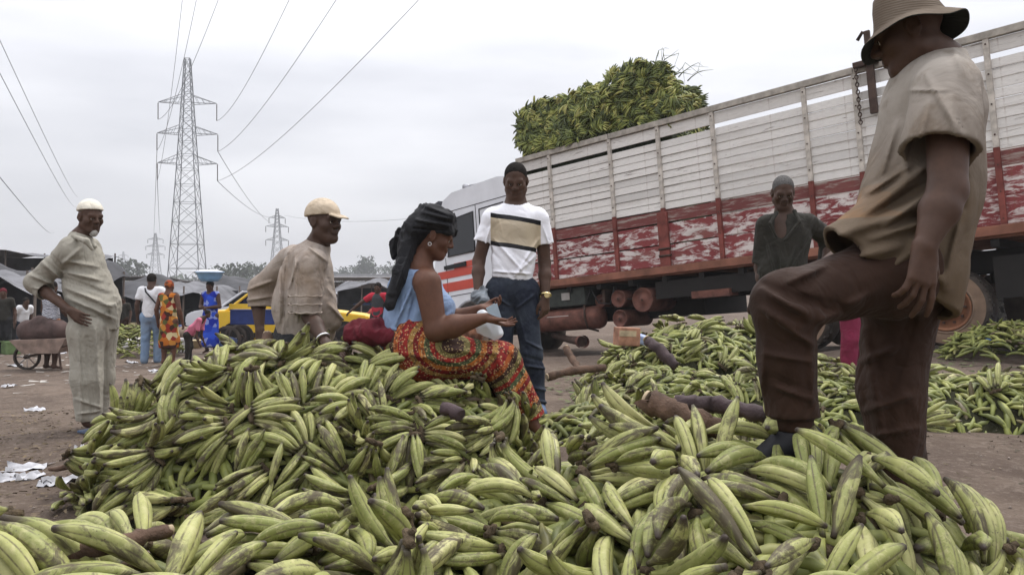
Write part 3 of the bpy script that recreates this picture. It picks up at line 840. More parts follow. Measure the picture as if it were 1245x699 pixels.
def build_ground():
    r_ = np.concatenate([np.linspace(.0, 9, 90)[1:], np.geomspace(9.2, 40, 90), np.geomspace(42, 4000, 40)]); n = 220
    a = np.linspace(0, 2*np.pi, n, endpoint=False); Rr, Aa = np.meshgrid(r_, a, indexing='ij'); X = Rr*np.cos(Aa); Y = Rr*np.sin(Aa)+2
    Z = ground_np(X, Y); fade = np.clip(1-(Rr-30)/40, 0, 1); Pn = np.stack([X, Y, 0*X], -1)
    Z = Z+fade*(.022*sn(Pn, 1.6, 1)+.014*ridge(Pn, 4, 2, (1, .4, 1))+.008*sn(Pn, 14, 3))
    V = np.stack([X, Y, Z], -1).reshape(-1, 3); V = np.vstack([V, [[0, 2, Z[0].mean()]]]); Fq = []
    m = len(r_); i, j = np.meshgrid(np.arange(m-1), np.arange(n), indexing='ij'); j2 = (j+1) % n
    Fq = np.stack([i*n+j, (i+1)*n+j, (i+1)*n+j2, i*n+j2], -1).reshape(-1, 4)
    cap = np.array([[len(V)-1, k, (k+1) % n, (k+1) % n] for k in range(n)])
    me = mesh_np('ground', V, Fq)
    k = NM('trampled_earth', .95, .15); p = k.co('World'); f = k.noise(.35, 6, .6, p); g = k.noise(3, 8, .65, p); h = k.noise(22, 6, .7, p); st = k.noise(.9, 5, .6, k.co('World', (1, .35, 1)))
    c = k.ramp(f, [(.3, (.105, .078, .060)), (.55, (.155, .118, .092)), (.75, (.200, .152, .118))]); c = k.mix(k.ramp(st, [(.45, 0), (.6, .45)]), c, (.072, .052, .041))
    c = k.mix(k.ramp(g, [(.4, 0), (.66, .7)]), c, (.066, .047, .037)); c = k.mix(k.ramp(h, [(.50, 0), (.68, .6)]), c, (.215, .175, .145))
    pb = k.vor(34, p); c = k.mix(k.ramp(pb, [(.05, .6), (.13, 0)]), c, (.25, .215, .185)); k.col(c)
    b1 = k.bump(g, .9, .06); b2 = k.bump(h, .8, .02, b1); k.bump(k.vor(30, p), .4, .01, b2)
    tag(mobj('ground', me, k.m), kind='structure')
    # the filled centre disc of the sheet
build_ground()

# ------------------------------------------------------------------ pylons: lattice masts with three cross-arms
STEEL = plain('galvanised_steel', (.17, .18, .19), .6, .3, .15, 2)
INSUL = plain('insulator', (.05, .035, .03), .4)
def pylon(X, Y, Ht, top, name_label, armz, armw, base=5.0, rot=.35, th=.11, det=1):
    zg = -.62; o = empty('pylon', (X, Y, zg), name_label, 'pylon', 'high voltage pylons', (0, 0, rot))
    def w(z):                                      # half width of the mast at height z
        zk = armz[0]-.06; t = z/Ht
        return base/2*(1-t/zk)+top*.5*2.2*(t/zk) if t < zk else top*1.1*(1-(t-zk)/(1-zk))+.35*((t-zk)/(1-zk))
    cor = lambda z, k: Vector(((1, -1, -1, 1)[k]*w(z), (1, 1, -1, -1)[k]*w(z), z))
    zs = [0]; 
    while zs[-1] < Ht-.8: zs.append(min(Ht, zs[-1]+max(1.0, w(zs[-1])*1.7)))
    zs[-1] = Ht
    for k in range(4):
        m = MB(); 
        for a, b in zip(zs, zs[1:]): m.tube(cor(a, k), cor(b, k), th, th, 4)
        m.build('leg', STEEL, o)
    for k in range(4):
        m = MB(); k2 = (k+1) % 4
        for a, b in zip(zs, zs[1:]): 
            m.tube(cor(a, k), cor(b, k2), th*.5, th*.5, 3); m.tube(cor(a, k2), cor(b, k), th*.5, th*.5, 3)
            if det: m.tube(cor(b, k), cor(b, k2), th*.5, th*.5, 3)
        m.build('lattice_face', STEEL, o)
    tips = []
    for t, aw in zip(armz, armw):
        z = t*Ht; m = MB()
        for s in (-1, 1):
            tip = Vector((s*aw, 0, z+.1)); tips.append((s, z, aw)); wz, wz2 = w(z), w(z+.035*Ht)
            for yy in (-1, 1):
                A_ = Vector((s*wz, yy*wz, z)); B_ = Vector((s*wz2, yy*wz2, z+.035*Ht)); m.tube(A_, tip, th*.6, th*.5, 4); m.tube(B_, tip, th*.6, th*.5, 4)
                for q in (.25, .5, .75): m.tube(A_.lerp(tip, q), B_.lerp(tip, q-.12), th*.4, th*.4, 3)
            for q in (.2, .45, .7): m.tube(Vector((s*wz, -wz, z)).lerp(tip, q), Vector((s*wz, wz, z)).lerp(tip, q+.12), th*.4, th*.4, 3)
        m.build('cross_arm', STEEL, o)
        for s in (-1, 1):
            MB().tube((s*aw, 0, z), (s*aw, 0, z-.07*Ht), th*.9, th*.9, 6).build('insulator', INSUL, o)
    return o, tips
def wpt(o, s, z, aw): return Matrix.LocRotScale(o.location, o.rotation_euler, None) @ Vector((s*aw, 0, z))
Yp = 113.; H1 = 33.6
p1, t1 = pylon((228-CX)/F*Yp, Yp, H1, 1.15, 'tallest steel lattice pylon rising left of the seated market sellers', (.555, .68, .81), (4.1, 4.15, 4.0), 4.5, .12, .075)
p2, t2 = pylon((337-CX)/F*300, 300, 30, 1.3, 'small pylon in the haze behind the man in the tan cap', (.6, .77, .88), (4.2, 4.2, 3), 6, .5, .15, 0)
p3, t3 = pylon((189-CX)/F*430, 430, 29, 1.4, 'faint pylon directly behind the couple with their backs turned', (.6, .75, .88), (4.5, 5, 4), 6, .1, .18, 0)
p4, t4 = pylon((150-CX)/F*700, 700, 30, 1.5, 'faintest and farthest pylon, just right of the old man', (.6, .75, .88), (4.5, 5, 4), 6, .1, .24, 0)
CABLE = plain('power_cable', (.10, .10, .11), .7)
def cable(a, b, sag, label, r_=.028):
    a = Vector(a); b = Vector(b); m = MB(); n = 26; pts = [a.lerp(b, i/n)-Vector((0, 0, sag*4*(i/n)*(1-i/n))) for i in range(n+1)]
    m.path(pts, [r_*(.25+.75*min(1, (p.y/Yp)**1.0)) if p.y < Yp else r_ for p in pts], 4)
    o = m.build('power_line', CABLE); tag(o, label, 'power line', 'power lines strung across the sky')
near = [(0, 20, 26), (0, 72, 24), (0, 207, 20), (212, -10, 40), (231, -10, 40), (261, -10, 40), (345, -10, 34), (405, -8, 34), (512, -8, 30)]
def tipof(i, s): return wpt(p1, s, t1[2*i][1]-.07*H1, t1[2*i][2])
T_l = [tipof(i, -1) for i in range(3)]; T_r = [tipof(i, 1) for i in range(3)]; top = p1.location+Vector((0, 0, H1))
far_l = [P(95, 240, 300), P(92, 252, 300), P(66, 282, 300)]
lab = ['upper of the wires sweeping down across the sky above the old man', 'middle wire sweeping down across the sky behind the old man', 'lowest wire at the left edge, sloping down behind the old man']
for i in range(3): cable(P(near[i][0]-30, near[i][1]-(35, 40, 28)[i], near[i][2]), far_l[i], 1.2, lab[i], .03)
lab = ['wire rising nearly straight up from the left tip of the tall pylon\'s lowest arm', 'wire rising from the left tip of the tall pylon\'s middle arm', 'wire rising from the left tip of the tall pylon\'s top arm']
for i in range(3): cable(P(near[3+i][0]+12, -20, near[3+i][2]), T_l[i], 1.5, lab[i])
lab = ['wire from the lowest right arm of the tall pylon, rising longest to the upper right', 'wire from the middle right arm of the tall pylon to the top edge', 'wire from the top right arm of the tall pylon to the top edge']
for i, q in enumerate((8, 7, 6)): cable(P(near[q][0]+18, near[q][1]-14, near[q][2]), T_r[i], 1.2, lab[i])
for i, (px, py) in enumerate(((195, 283), (186, 300))): cable(T_l[i], P(px, py, 430), 3, ('wire running from the tall pylon down to the faint pylon behind the couple', 'lower wire running from the tall pylon down to the faint distant pylon')[i], .05)
for i in range(2): cable(T_r[i], P(340-i*3, 262+i*12, 300), 2.5, ('upper wire sagging from the tall pylon towards the small pylon', 'lower wire sagging from the tall pylon towards the small pylon')[i], .045)
cable(P(346, 262, 300), P(640, 245, 150), 3, 'thin wire running from the small pylon to behind the truck cab', .05)

# ------------------------------------------------------------------ far market edge: treeline, sheds, viaduct
LEAF = plain('far_foliage', (.05, .065, .04), .95, 0, .5, .35)
def leafmass(name, c, r_, n, sz, m, parent=None, seed=0, label=None, cat=None, kind=None, group=None):
    rs = np.random.RandomState(seed); th = rs.rand(n)*2*np.pi; ph = np.arccos(rs.rand(n)*1.7-.7); rr = rs.rand(n)**.35
    C = np.stack([np.cos(th)*np.sin(ph), np.sin(th)*np.sin(ph), np.cos(ph)], 1)*rr[:, None]
    lob = 1+.22*np.sin(th*3+seed)+.15*np.sin(ph*5+seed*2); C = C*lob[:, None]*A3(r_)+A3(c)
    D = rs.normal(size=(n, 3)); D /= np.linalg.norm(D, axis=1)[:, None]; E = np.cross(D, rs.normal(size=(n, 3))); E /= np.linalg.norm(E, axis=1)[:, None]
    s = sz*(.6+.8*rs.rand(n))[:, None]; V = np.stack([C-D*s-E*s*.5, C+D*s-E*s*.5, C+D*s+E*s*.5, C-D*s+E*s*.5], 1).reshape(-1, 3)
    Fq = np.arange(4*n).reshape(n, 4); o = mobj(name, mesh_np(name, V, Fq, False), m, parent); return tag(o, label, cat, group, kind)
def tree(px, Y, hgt, wid, seed, label):
    x = (px-CX)/F*Y; o = empty('tree', (x, Y, -.65), label, 'tree', 'trees along the far edge of the market')
    rs = np.random.RandomState(seed); m = MB(); m.tube((0, 0, 0), (0, 0, hgt*.5), hgt*.03, hgt*.018, 7)
    for k in range(5): a = k*1.3+seed; m.tube((0, 0, hgt*(.3+.04*k)), (math.cos(a)*wid*.35, math.sin(a)*wid*.35, hgt*.72), hgt*.014, hgt*.006, 5)
    m.build('trunk', plain('bark', (.08, .06, .05)) if 'bark' not in bpy.data.materials else bpy.data.materials['bark'], o)
    leafmass('crown', (0, 0, hgt*.66), (wid*.5, wid*.5, hgt*.36), 420, hgt*.05, LEAF, o, seed)
far_desc = ['tree', 'tree']
TL = [(118, 180, 7, 9, 'round-topped far tree just left of the old man\'s belly line'), (158, 210, 8, 10, 'far tree left of the couple, above the dark stalls'), (285, 190, 6.5, 9, 'far tree between the basin carrier and the capped man'),
      (310, 230, 7.5, 10, 'far tree directly left of the capped man\'s sleeve'), (262, 240, 6.5, 12, 'low far tree behind the woman with the basin'), (428, 330, 9, 14, 'low far tree right of the capped man above the viaduct'), (445, 320, 12, 9, 'taller far tree over the viaduct left of the leaning man'), (478, 330, 10, 16, 'far tree seen just left of the black headwrap')]
for i, (px, Y, h_, w_, lb) in enumerate(TL): tree(px, Y, h_, w_, i+3, lb)
leafmass('far_treeline', (0, 0, 0), (1, 1, 1), 3, .1, LEAF, kind='stuff') if 0 else None
rs = np.random.RandomState(4); n = 5200; X = rs.rand(n)*520-330; Yy = 330+rs.rand(n)*60; hh = 2.5+3.2*(.5+.5*np.sin(X*.05))+2*np.sin(X*.21); Z = -.6+rs.rand(n)**.8*hh
D = rs.normal(size=(n, 3)); D /= np.linalg.norm(D, axis=1)[:, None]; E = np.cross(D, rs.normal(size=(n, 3))); E /= np.linalg.norm(E, axis=1)[:, None]; C = np.stack([X, Yy, Z], 1); s = (.7+.9*rs.rand(n))[:, None]
tag(mobj('far_treeline', mesh_np('far_treeline', np.stack([C-D*s-E*s*.5, C+D*s-E*s*.5, C+D*s+E*s*.5, C-D*s+E*s*.5], 1).reshape(-1, 3), np.arange(4*n).reshape(n, 4), False), LEAF), 'hazy band of trees along the horizon beyond the market', 'treeline', kind='stuff')
CONC = plain('grey_concrete', (.22, .22, .23), .9, 0, .2, .3)
vi = empty('viaduct', P(440, 345, 250)*1, 'pale grey viaduct on piers above the yellow taxi', 'bridge'); vi.location.z = -.62
MB().box((0, 0, 4.3), (34, 3, .8)).build('deck', CONC, vi)
for i in range(13): MB().box((-15.6+i*2.6, 0, 1.95), (.7, 1.2, 3.9)).build('pier', CONC, vi)
TIN = plain('old_tin_roof', (.20, .19, .19), .7, .2, .4, .6); WALLM = plain('stall_board', (.16, .13, .11), .9, 0, .4, .5); DARK = plain('dark_interior', (.02, .02, .02), .95)
def shed(px, Y, w_, d_, h_, label, roof=TIN, lean=.5, posts=True):
    x = (px-CX)/F*Y; z = gz(x, Y); o = empty('market_shed', (x, Y, z), label, 'shed', 'low sheds along the far side of the market')
    m = MB(); m.box((0, 0, h_), (w_, d_, .06), Euler((R(-7)*lean, 0, R(1.5)))); m.build('roof', roof, o)
    for sx in (-1, -.33, .33, 1):
        for sy in (-1, 1): MB().tube((sx*w_*.46, sy*d_*.42, 0), (sx*w_*.46, sy*d_*.42, h_), .05, .04, 6).build('post', WALLM, o)
    MB().box((0, d_*.42, h_*.45), (w_*.9, .05, h_*.85)).build('back_wall', WALLM, o)
    MB().box((0, -d_*.3, .5), (w_*.8, .5, .9)).build('counter', DARK, o)
SH = [(-30, 34, 6, 3, 2.4, 'shed with a pale tin roof at the far left edge'), (168, 42, 5.5, 4, 2.1, 'dark open shed directly behind the plantain pile left of the couple'), (222, 48, 6, 4, 2.1, 'low shed between the couple and the basin carrier'), (290, 60, 9, 4, 2.3, 'long low shed roof behind the yellow and white taxi'),
      (335, 75, 10, 4, 2.4, 'shed roof seen left of the capped man\'s back'), (440, 60, 6.5, 4, 2.6, 'white-topped shed behind the leaning man\'s taxi'), (130, 55, 9, 4, 2.6, 'shed roof seen right beside the old man\'s belly')]
for q in SH: shed(q[0], q[1], q[2], q[3], q[4]-.55, q[5], roof=plain('white_tin', (.55, .55, .56), .6) if 'white-topped' in q[5] else TIN)
# ------------------------------------------------------------------ the truck. local x forward along the bed, y out towards the market (near side), z up
TD = Vector((-.728, .685, 0)).normalized(); ang = math.atan2(TD.y, TD.x)
TO = Vector((5.9, 10.8, 1.05+.583)); NS = TD.cross(Vector((0, 0, -1)))   # near-side direction
truck = empty('truck', TO, 'old white and red slatted cargo truck loaded with green plantains', 'truck')
truck.rotation_euler = (Matrix.Rotation(ang, 3, 'Z') @ Matrix.Rotation(R(5.2), 3, 'Y')).to_euler()
# local +y is to the left of travel = towards the camera
def woodwhite(nm, base, under, lo, hi, sc=(1.2, 1, 9)):
    k = NM(nm, .85, .2); o_ = k.co('Object'); rn = k.n('ShaderNodeObjectInfo').outputs['Random']
    vm = k.n('ShaderNodeCombineXYZ'); k.l(k.math('MULTIPLY', rn, 37.), vm.inputs[0]); k.l(k.math('MULTIPLY', rn, 91.), vm.inputs[2]); va = k.n('ShaderNodeVectorMath'); k.l(o_, va.inputs[0]); k.l(vm.outputs[0], va.inputs[1])
    mpn = k.n('ShaderNodeMapping'); mpn.inputs['Scale'].default_value = sc; k.l(va.outputs[0], mpn.inputs[0]); v = mpn.outputs[0]
    a = k.noise(2.2, 7, .68, v, .6); b = k.noise(14, 5, .6, v); d = k.noise(1.0, 3, .5, v)
    base2 = tuple(x*.8 for x in base); c = k.mix(k.ramp(b, [(.35, 0), (.7, 1)]), base, base2)
    c = k.mix(k.math('MULTIPLY', k.math('SUBTRACT', rn, .35), .75, clamp=True), c, tuple(x*.55 for x in base))
    c = k.mix(k.ramp(a, [(lo, 0), (hi, 1)]), c, under); c = k.mix(k.ramp(d, [(.55, 0), (.8, .35)]), c, (.22, .17, .13)); k.col(c)
    ru = k.noise(3.2, 4, .6, k.co('Object', (3.5, 1, .5))); c = k.mix(k.ramp(ru, [(.60, 0), (.72, .5)]), c, (.17, .085, .045)); k.col(c); k.bump(a, .4, .006); return k.m
WW = woodwhite('weathered_white_boards', (.72, .69, .65), (.16, .13, .11), .60, .69, (.8, 1, 9))
RW = woodwhite('flaking_red_boards', (.235, .055, .056), (.60, .54, .51), .47, .56, (1.3, 1, 4.2))
RB = woodwhite('worn_brown_red_board', (.19, .06, .055), (.30, .24, .21), .5, .62, (1.0, 1, 8))
RS_ = plain('rusty_red_steel', (.17, .045, .035), .8, 0, .45, 5); RAIL = plain('rusty_brown_rail', (.20, .085, .055), .85, 0, .4, 3)
WP = plain('dirty_white_post', (.46, .42, .37), .85, 0, .35, 9); TR_ = plain('weathered_top_rail', (.33, .30, .26), .9, 0, .35, 7)
RUB0 = plain('hose_rubber', (.02, .02, .02), .7); BLK = plain('chassis_black', (.015, .013, .012), .85); RUSTY = plain('rusty_tank', (.13, .055, .04), .75, .1, .5, 6); IRON = plain('dark_rusty_iron', (.07, .045, .035), .7, .4, .4, 8)
posts = [-2.5, -.7, 1.0, 1.76, 3.32, 4.38, 5.42, 6.88, 7.75]; BL, BR = 7.75, -2.5; W2 = 2.45
rt = random.Random(3)
def plank(x0, x1, z0, z1, m, y=.0, th=.026, jig=.006, name='board', tilt=0):
    mb = MB(); dx = (x1-x0); th *= rt.uniform(.8, 1.25); z1 += rt.uniform(-.004, .001); z0 += rt.uniform(-.001, .004)
    mb.box((0, 0, 0), (dx, th, z1-z0), None, .003)
    return mb.build(name, m, truck, (x0+dx/2, y+rt.uniform(-.004, .004), (z0+z1)/2), (rt.uniform(-.03, .03)+tilt, rt.uniform(-.5, .5)*jig/max(.3, dx), 0))
side = []
for i in range(len(posts)-1):
    a, b = posts[i]+.035, posts[i+1]-.035
    plank(a, b, .13, .49, RW, name='red_board'); plank(a, b, .51, .86, RW, name='red_board'); plank(a, b, .885, 1.085, RB, name='red_board')
    z = 1.10; n = 9; step = (2.30-1.10)/n
    for k in range(n): 
        if rt.random() < 0: continue
        plank(a, b, z+k*step+.002, z+(k+1)*step-.002, WW, name='white_board', tilt=.10)
    plank(a, b, 2.37, 2.56, WW, name='white_board')
    # far side of the box
    plank(a, b, .1, 1.1, RW, -W2, name='far_board'); plank(a, b, 1.12, 2.26, WW, -W2, name='far_board'); plank(a, b, 2.45, 2.56, WW, -W2, name='far_board') if i > 3 else None
for x in posts:
    MB().box((0, 0, 0), (.075, .06, 1.06), None, .004).build('red_post', RS_, truck, (x, .035, .60)); MB().box((0, 0, 0), (.07, .05, 1.46), None, .004).build('white_post', WP, truck, (x, .03, 1.86))
    MB().box((0, 0, 0), (.07, .05, 2.5), None, .004).build('far_post', WP, truck, (x, -W2-.04, 1.3))
    for z in (.2, .55, .9, 1.3, 1.7, 2.1, 2.5): MB().tube((x, .058, z), (x, .072, z), .012, .01, 6).build('bolt', IRON, truck)
for dz in (.30, .42): MB().tube((4.26, .08, dz), (4.5, .08, dz), .02, .02, 8).build('door_latch', IRON, truck)
MB().box((0, 0, 0), (.2, .05, .95), None, .004).build('door_strap', RS_, truck, (4.40, .048, .58))
for seg in ((BR, 1.0), (1.0, 5.42), (5.42, BL)): MB().box((0, 0, 0), (seg[1]-seg[0]-.01, .09, .10), None, .008).build('top_rail', TR_, truck, ((seg[0]+seg[1])/2, .02, 2.62), (0, rt.uniform(-.002, .002), 0))
MB().box((0, 0, 0), (BL-BR, .08, .08), None, .008).build('far_top_rail', TR_, truck, ((BL+BR)/2, -W2, 2.62))
MB().box((0, 0, 0), (BL-BR+.1, .12, .13), None, .01).build('side_rail', RAIL, truck, ((BL+BR)/2, .03, .055))
MB().box((0, 0, 0), (BL-BR, W2+.05, .08)).build('bed_floor', RAIL, truck, ((BL+BR)/2, -W2/2, .0))
for z0, z1, m in ((.1, 1.1, RW), (1.12, 2.5, WW)):
    MB().box((0, 0, 0), (.05, W2-.1, z1-z0)).build('front_wall', m, truck, (BL-.03, -W2/2, (z0+z1)/2)); MB().box((0, 0, 0), (.05, W2-.1, z1-z0)).build('rear_wall', m, truck, (BR+.03, -W2/2, (z0+z1)/2))
for i in range(14): MB().box((0, 0, 0), (.1, W2, .1)).build('cross_member', BLK, truck, (BR+.5+i*.72, -W2/2, -.1))
for y in (-.75, -1.65): MB().box((0, 0, 0), (12.6, .12, .3)).build('chassis_beam', BLK, truck, (4.2, y, -.3))
# crane hook post and chain near the big man's hat
MB().box((0, 0, 0), (.10, .07, 1.0), None, .006).box((-.0, .0, .55), (.08, .06, .3), None, .006).build('stake', IRON, truck, (.74, .10, 2.42))
MB().path([(.74, .10, 2.98), (.75, .10, 3.06), (.80, .1, 3.12), (.88, .1, 3.02)], .026, 8).build('stake_hook', IRON, truck); MB().box((0, 0, 0), (.34, .1, .08), None, .01).build('stake_clamp', IRON, truck, (.79, .12, 2.66))
ch = None
for i in range(15):
    if ch is None:
        mb = MB(); mb.path([(.022*math.cos(t), 0, .034*math.sin(t)) for t in [2*math.pi*q/12 for q in range(12)]], .008, 6, True); ch = mb.build('chain_link', IRON, truck)
        l_ = ch
    else: l_ = ch.copy(); COL.objects.link(l_)
    l_.location = (.93, .13, 2.6-i*.055); l_.rotation_euler = (0, rt.uniform(-.1, .1), math.pi/2*(i % 2)+.4)
# wheels
TYRE = plain('dusty_tyre', (.055, .045, .038), .9, 0, .4, 4, .2, .5); RIM = plain('rusty_orange_rim', (.19, .085, .045), .8, .1, .4, 7); DUST = plain('mud_ring', (.17, .115, .08), .9, 0, .35, 5)
def wheel(x, z, y=-.12, r_=.53, dual=True):
    o = empty('wheel'); o.parent = truck; o.location = (x, y, z)
    Mx = Matrix.Rotation(R(-90), 4, 'X')
    def ly(m, prof, off=0): 
        m.lathe(prof, 40, Matrix.Translation((0, off, 0)) @ Mx); return m
    for off in ((0, -.32) if dual else (0,)):
        ly(MB(), [(r_*.60, -.11), (r_*.78, -.125), (r_*.95, -.11), (r_, -.07), (r_, .07), (r_*.95, .11), (r_*.78, .125), (r_*.60, .11), (r_*.58, 0), (r_*.60, -.11)], off).build('tyre', TYRE, o)
    m = MB(); 
    for i in range(48):
        a = 2*math.pi*i/48; m.box((r_*1.003*math.cos(a), (.05 if i % 2 else -.05), r_*1.003*math.sin(a)), (.035, .09, .022), Euler((0, -a+math.pi/2, 0)))
    m.build('tread', TYRE, o)
    ly(MB(), [(r_*.61, .100), (r_*.60, .122), (r_*.55, .118), (r_*.52, .05), (r_*.5, .01), (r_*.30, .0), (r_*.28, .05), (r_*.26, .12), (r_*.13, .135), (r_*.12, .17), (0, .175)]).build('rim', RIM, o)
    ly(MB(), [(r_*.92, .114), (r_*.80, .1265), (r_*.64, .124), (r_*.62, .122), (r_*.70, .1275), (r_*.92, .118)]).build('mud_ring', DUST, o)
    for i in range(10):
        a = 2*math.pi*i/10; MB().tube((r_*.40*math.cos(a), .0, r_*.40*math.sin(a)), (r_*.40*math.cos(a), .045, r_*.40*math.sin(a)), .02, .018, 6).build('wheel_nut', IRON, o)
    return o
def wz(x):   # local z so that the wheel touches the ground
    p = truck.matrix_basis @ Vector((x, 0, -1)); return (gz(p.x, p.y)+.53-TO.z)/math.cos(R(5.2)) + x*math.tan(R(5.2))
wheel(.10, wz(.1)+.05); wheel(2.25, wz(2.25)+.08, -.12, .57); wheel(9.35, wz(9.35), -.1, .52, False)
for x in (.1, 2.25, 9.35):
    MB().tube((x, -.1, wz(x)), (x, -W2+.1, wz(x)), .09, .09, 10).build('axle', BLK, truck)
    MB().tube((x, -W2-.05, wz(x)), (x, -W2+.25, wz(x)), .52, .52, 28).build('far_wheel', TYRE, truck)
# air tanks, fuel tank, box and exhaust hanging under the bed
def drum(x, z, r_, y0=.0, y1=-.9, m=RUSTY, rimr=None):
    mb = MB(); Mx = Matrix.Translation((x, y0, z)) @ Matrix.Rotation(R(-90), 4, 'X'); L = y0-y1
    mb.lathe([(0, .012), (r_*.25, .014), (r_*.3, .0), (r_*.72, -.02), (r_*.80, .0), (r_*.97, .006), (r_, -.01), (r_, -L), (0, -L)], 28, Mx); o = mb.build('air_tank', m, truck)
    mb = MB(); mb.path([(x+r_*.96*math.cos(t), y0+.006, z+r_*.96*math.sin(t)) for t in [2*math.pi*i/28 for i in range(28)]], .012, 6, True); mb.build('tank_rim', m, truck); MB().tube((x, y0, z), (x, y0+.03, z), .02, .02, 6).build('drain_plug', IRON, truck)
drum(5.52, -.36, .155, -.05); drum(5.52, -.72, .155, -.05); drum(4.98, -.42, .215, -.02); drum(6.08, -.36, .12, -.25)
mb = MB(); mb.lathe([(0, -1.0), (.1, -1.0), (.2, -.96), (.22, -.9), (.22, .9), (.2, .96), (.1, 1.0), (0, 1.0)], 24, Matrix.Translation((7.05, -.25, -.66)) @ Matrix.Rotation(R(90), 4, 'Y')); mb.build('fuel_tank', RUSTY, truck)
MB().box((7.0, -.05, -.62), (.55, .02, .07)).build('tank_label', plain('pale_label', (.45, .43, .40)), truck)
MB().box((0, 0, 0), (1.3, .5, .34), None, .02).build('tool_box', plain('dark_green_box', (.035, .04, .035), .8, 0, .4), truck, (6.95, -.3, -.24))
MB().box((6.75, -.03, -.22), (.2, .02, .14)).build('box_label', plain('faded_label', (.3, .28, .26)), truck)
for x in (6.3, 7.6): MB().path([(x, -.02, -.42), (x, .0, -.66), (x, -.08, -.86), (x, -.4, -.92)], .02, 6).build('tank_strap', IRON, truck)
MB().path([(7.4, -.35, -.95), (6.9, -.2, -1.05), (6.45, .05, -1.08), (6.25, .2, -1.1)], [.06, .07, .085, .10], 14).build('exhaust_pipe', IRON, truck)
MB().tube((6.30, .17, -1.10), (6.16, .27, -1.10), .115, .12, 16, False).build('exhaust_tip', RUSTY, truck)
MB().box((0, 0, 0), (2.2, .04, .3)).build('underrun_panel', BLK, truck, (3.6, -.05, -.28)); MB().box((0, 0, 0), (.7, .3, .12)).build('spare_bracket', RUSTY, truck, (3.6, -.1, -.42))
MB().box((0, 0, 0), (.5, .05, .55)).build('mud_flap', BLK, truck, (-.75, -.1, -.55)) 
MB().box((0, 0, 0), (2.6, 1.6, .5)).build('gear_case', BLK, truck, (5.5, -1.6, -.5))
for x in (.1, 2.25, 9.35):
    for k_ in range(5): MB().path([(x-.62+.09*k_, -.42, wz(x)+.20+.025*k_), (x, -.42, wz(x)+.07+.025*k_), (x+.62-.09*k_, -.42, wz(x)+.20+.025*k_)], .018, 4).build('leaf_spring', IRON, truck)
for i in range(7): a_ = 2.9+i*.55; MB().path([(a_, -.12, -.12), (a_+.1, -.10, -.34-.05*(i % 3)), (a_+.38, -.12, -.36-.04*(i % 2)), (a_+.55, -.14, -.14)], .014, 6).build('hose', RUB0, truck)
for x in (3.0, 4.5, 5.9, 6.5): MB().box((0, 0, 0), (.06, .5, .34), None, .01).build('bracket', IRON, truck, (x, -.35, -.24))
# cab
CABW = plain('cab_white_paint', (.66, .67, .70), .4, 0, .08, 2, .5); CABR = plain('cab_red_stripe', (.50, .06, .035), .45, 0, .1, 3, .5); GLS = plain('dark_window', (.012, .013, .016), .12, 0, .1, 2, .6); RUB = plain('black_rubber', (.015, .015, .016), .7)
cab = empty('cab'); cab.parent = truck; cab.location = (8.05, 0.02, 0)
def cabpart(name, mb, m, **k): return mb.build(name, m, cab, **k)
out = [(0, -.72), (.75, -.72), (.80, -.45), (.93, -.22), (1.15, -.10), (1.42, -.10), (1.65, -.25), (1.78, -.5), (1.82, -.72), (2.42, -.74), (2.46, -.2), (2.44, .55), (2.36, .9), (2.16, 1.85), (2.0, 2.18), (1.7, 2.32), (.3, 2.42), (0, 2.38)]
cabpart('body', MB().prism(out, -W2, 0), CABW)
def inset(pts, y, th, name, m, mi=0): return cabpart(name, MB().prism(pts, y, y+th), m)
inset([(1.06, .95), (1.92, .92), (1.76, 1.72), (1.06, 1.80)], .0, .012, 'side_window', GLS); inset([(.15, 1.05), (.86, 1.03), (.86, 1.82), (.15, 1.86)], .0, .010, 'sleeper_panel', CABW)
for pts in ([(1.06, .95), (1.92, .92), (1.76, 1.72), (1.06, 1.80)], [(.15, 1.05), (.86, 1.03), (.86, 1.82), (.15, 1.86)]):
    cabpart('window_seal', MB().path([(a, .014, b) for a, b in pts], .018, 6, True), RUB)
inset([(2.0, .95), (2.27, .93), (2.08, 1.7), (1.88, 1.72)], .0, .012, 'quarter_window', GLS)
for i, (x0, x1, z) in enumerate(((.95, 2.40, .18), (1.0, 2.3, .48), (1.0, 1.75, .66))):
    inset([(x0, z), (x1, z-.05), (x1, z+.15-.03*i), (x0, z+.2-.04*i)], .0, .008+.002*i, 'red_stripe', CABR)
inset([(1.35, .66), (2.05, .64), (2.05, .72), (1.35, .76)], .012, .03, 'door_handle', RUB)
for a, b in (((.98, -.1), (.98, 1.95)), ((1.98, -.3), (2.02, .9)), ((.0, 1.98), (2.1, 1.9)), ((.0, .12), (2.4, .02))): cabpart('panel_seam', MB().tube((a[0], .002, a[1]), (b[0], .002, b[1]), .008, .008, 5), RUB)
cabpart('wheel_arch', MB().path([(1.28+.62*math.cos(t), .01, -.72+.62*math.sin(t)) for t in [math.pi*i/14 for i in range(15)]], .035, 8), plain('arch_grey', (.3, .3, .31), .6))
cabpart('windscreen', MB().box((0, 0, 0), (.02, W2-.3, .85), Euler((0, R(-12), 0))), GLS, loc=(2.30, -W2/2, 1.36)); cabpart('sun_visor', MB().prism([(2.16, 2.02), (2.42, 1.78), (2.46, 1.80), (2.26, 2.16), (2.12, 2.2)], -W2+.05, .02), plain('tinted_visor', (.06, .06, .07), .3))
cabpart('bumper', MB().box((0, 0, 0), (.2, W2+.04, .34), None, .04), CABR, loc=(2.46, -W2/2, -.6)); cabpart('front_grille', MB().box((0, 0, 0), (.03, 1.5, .5)), BLK, loc=(2.47, -W2/2, .2))
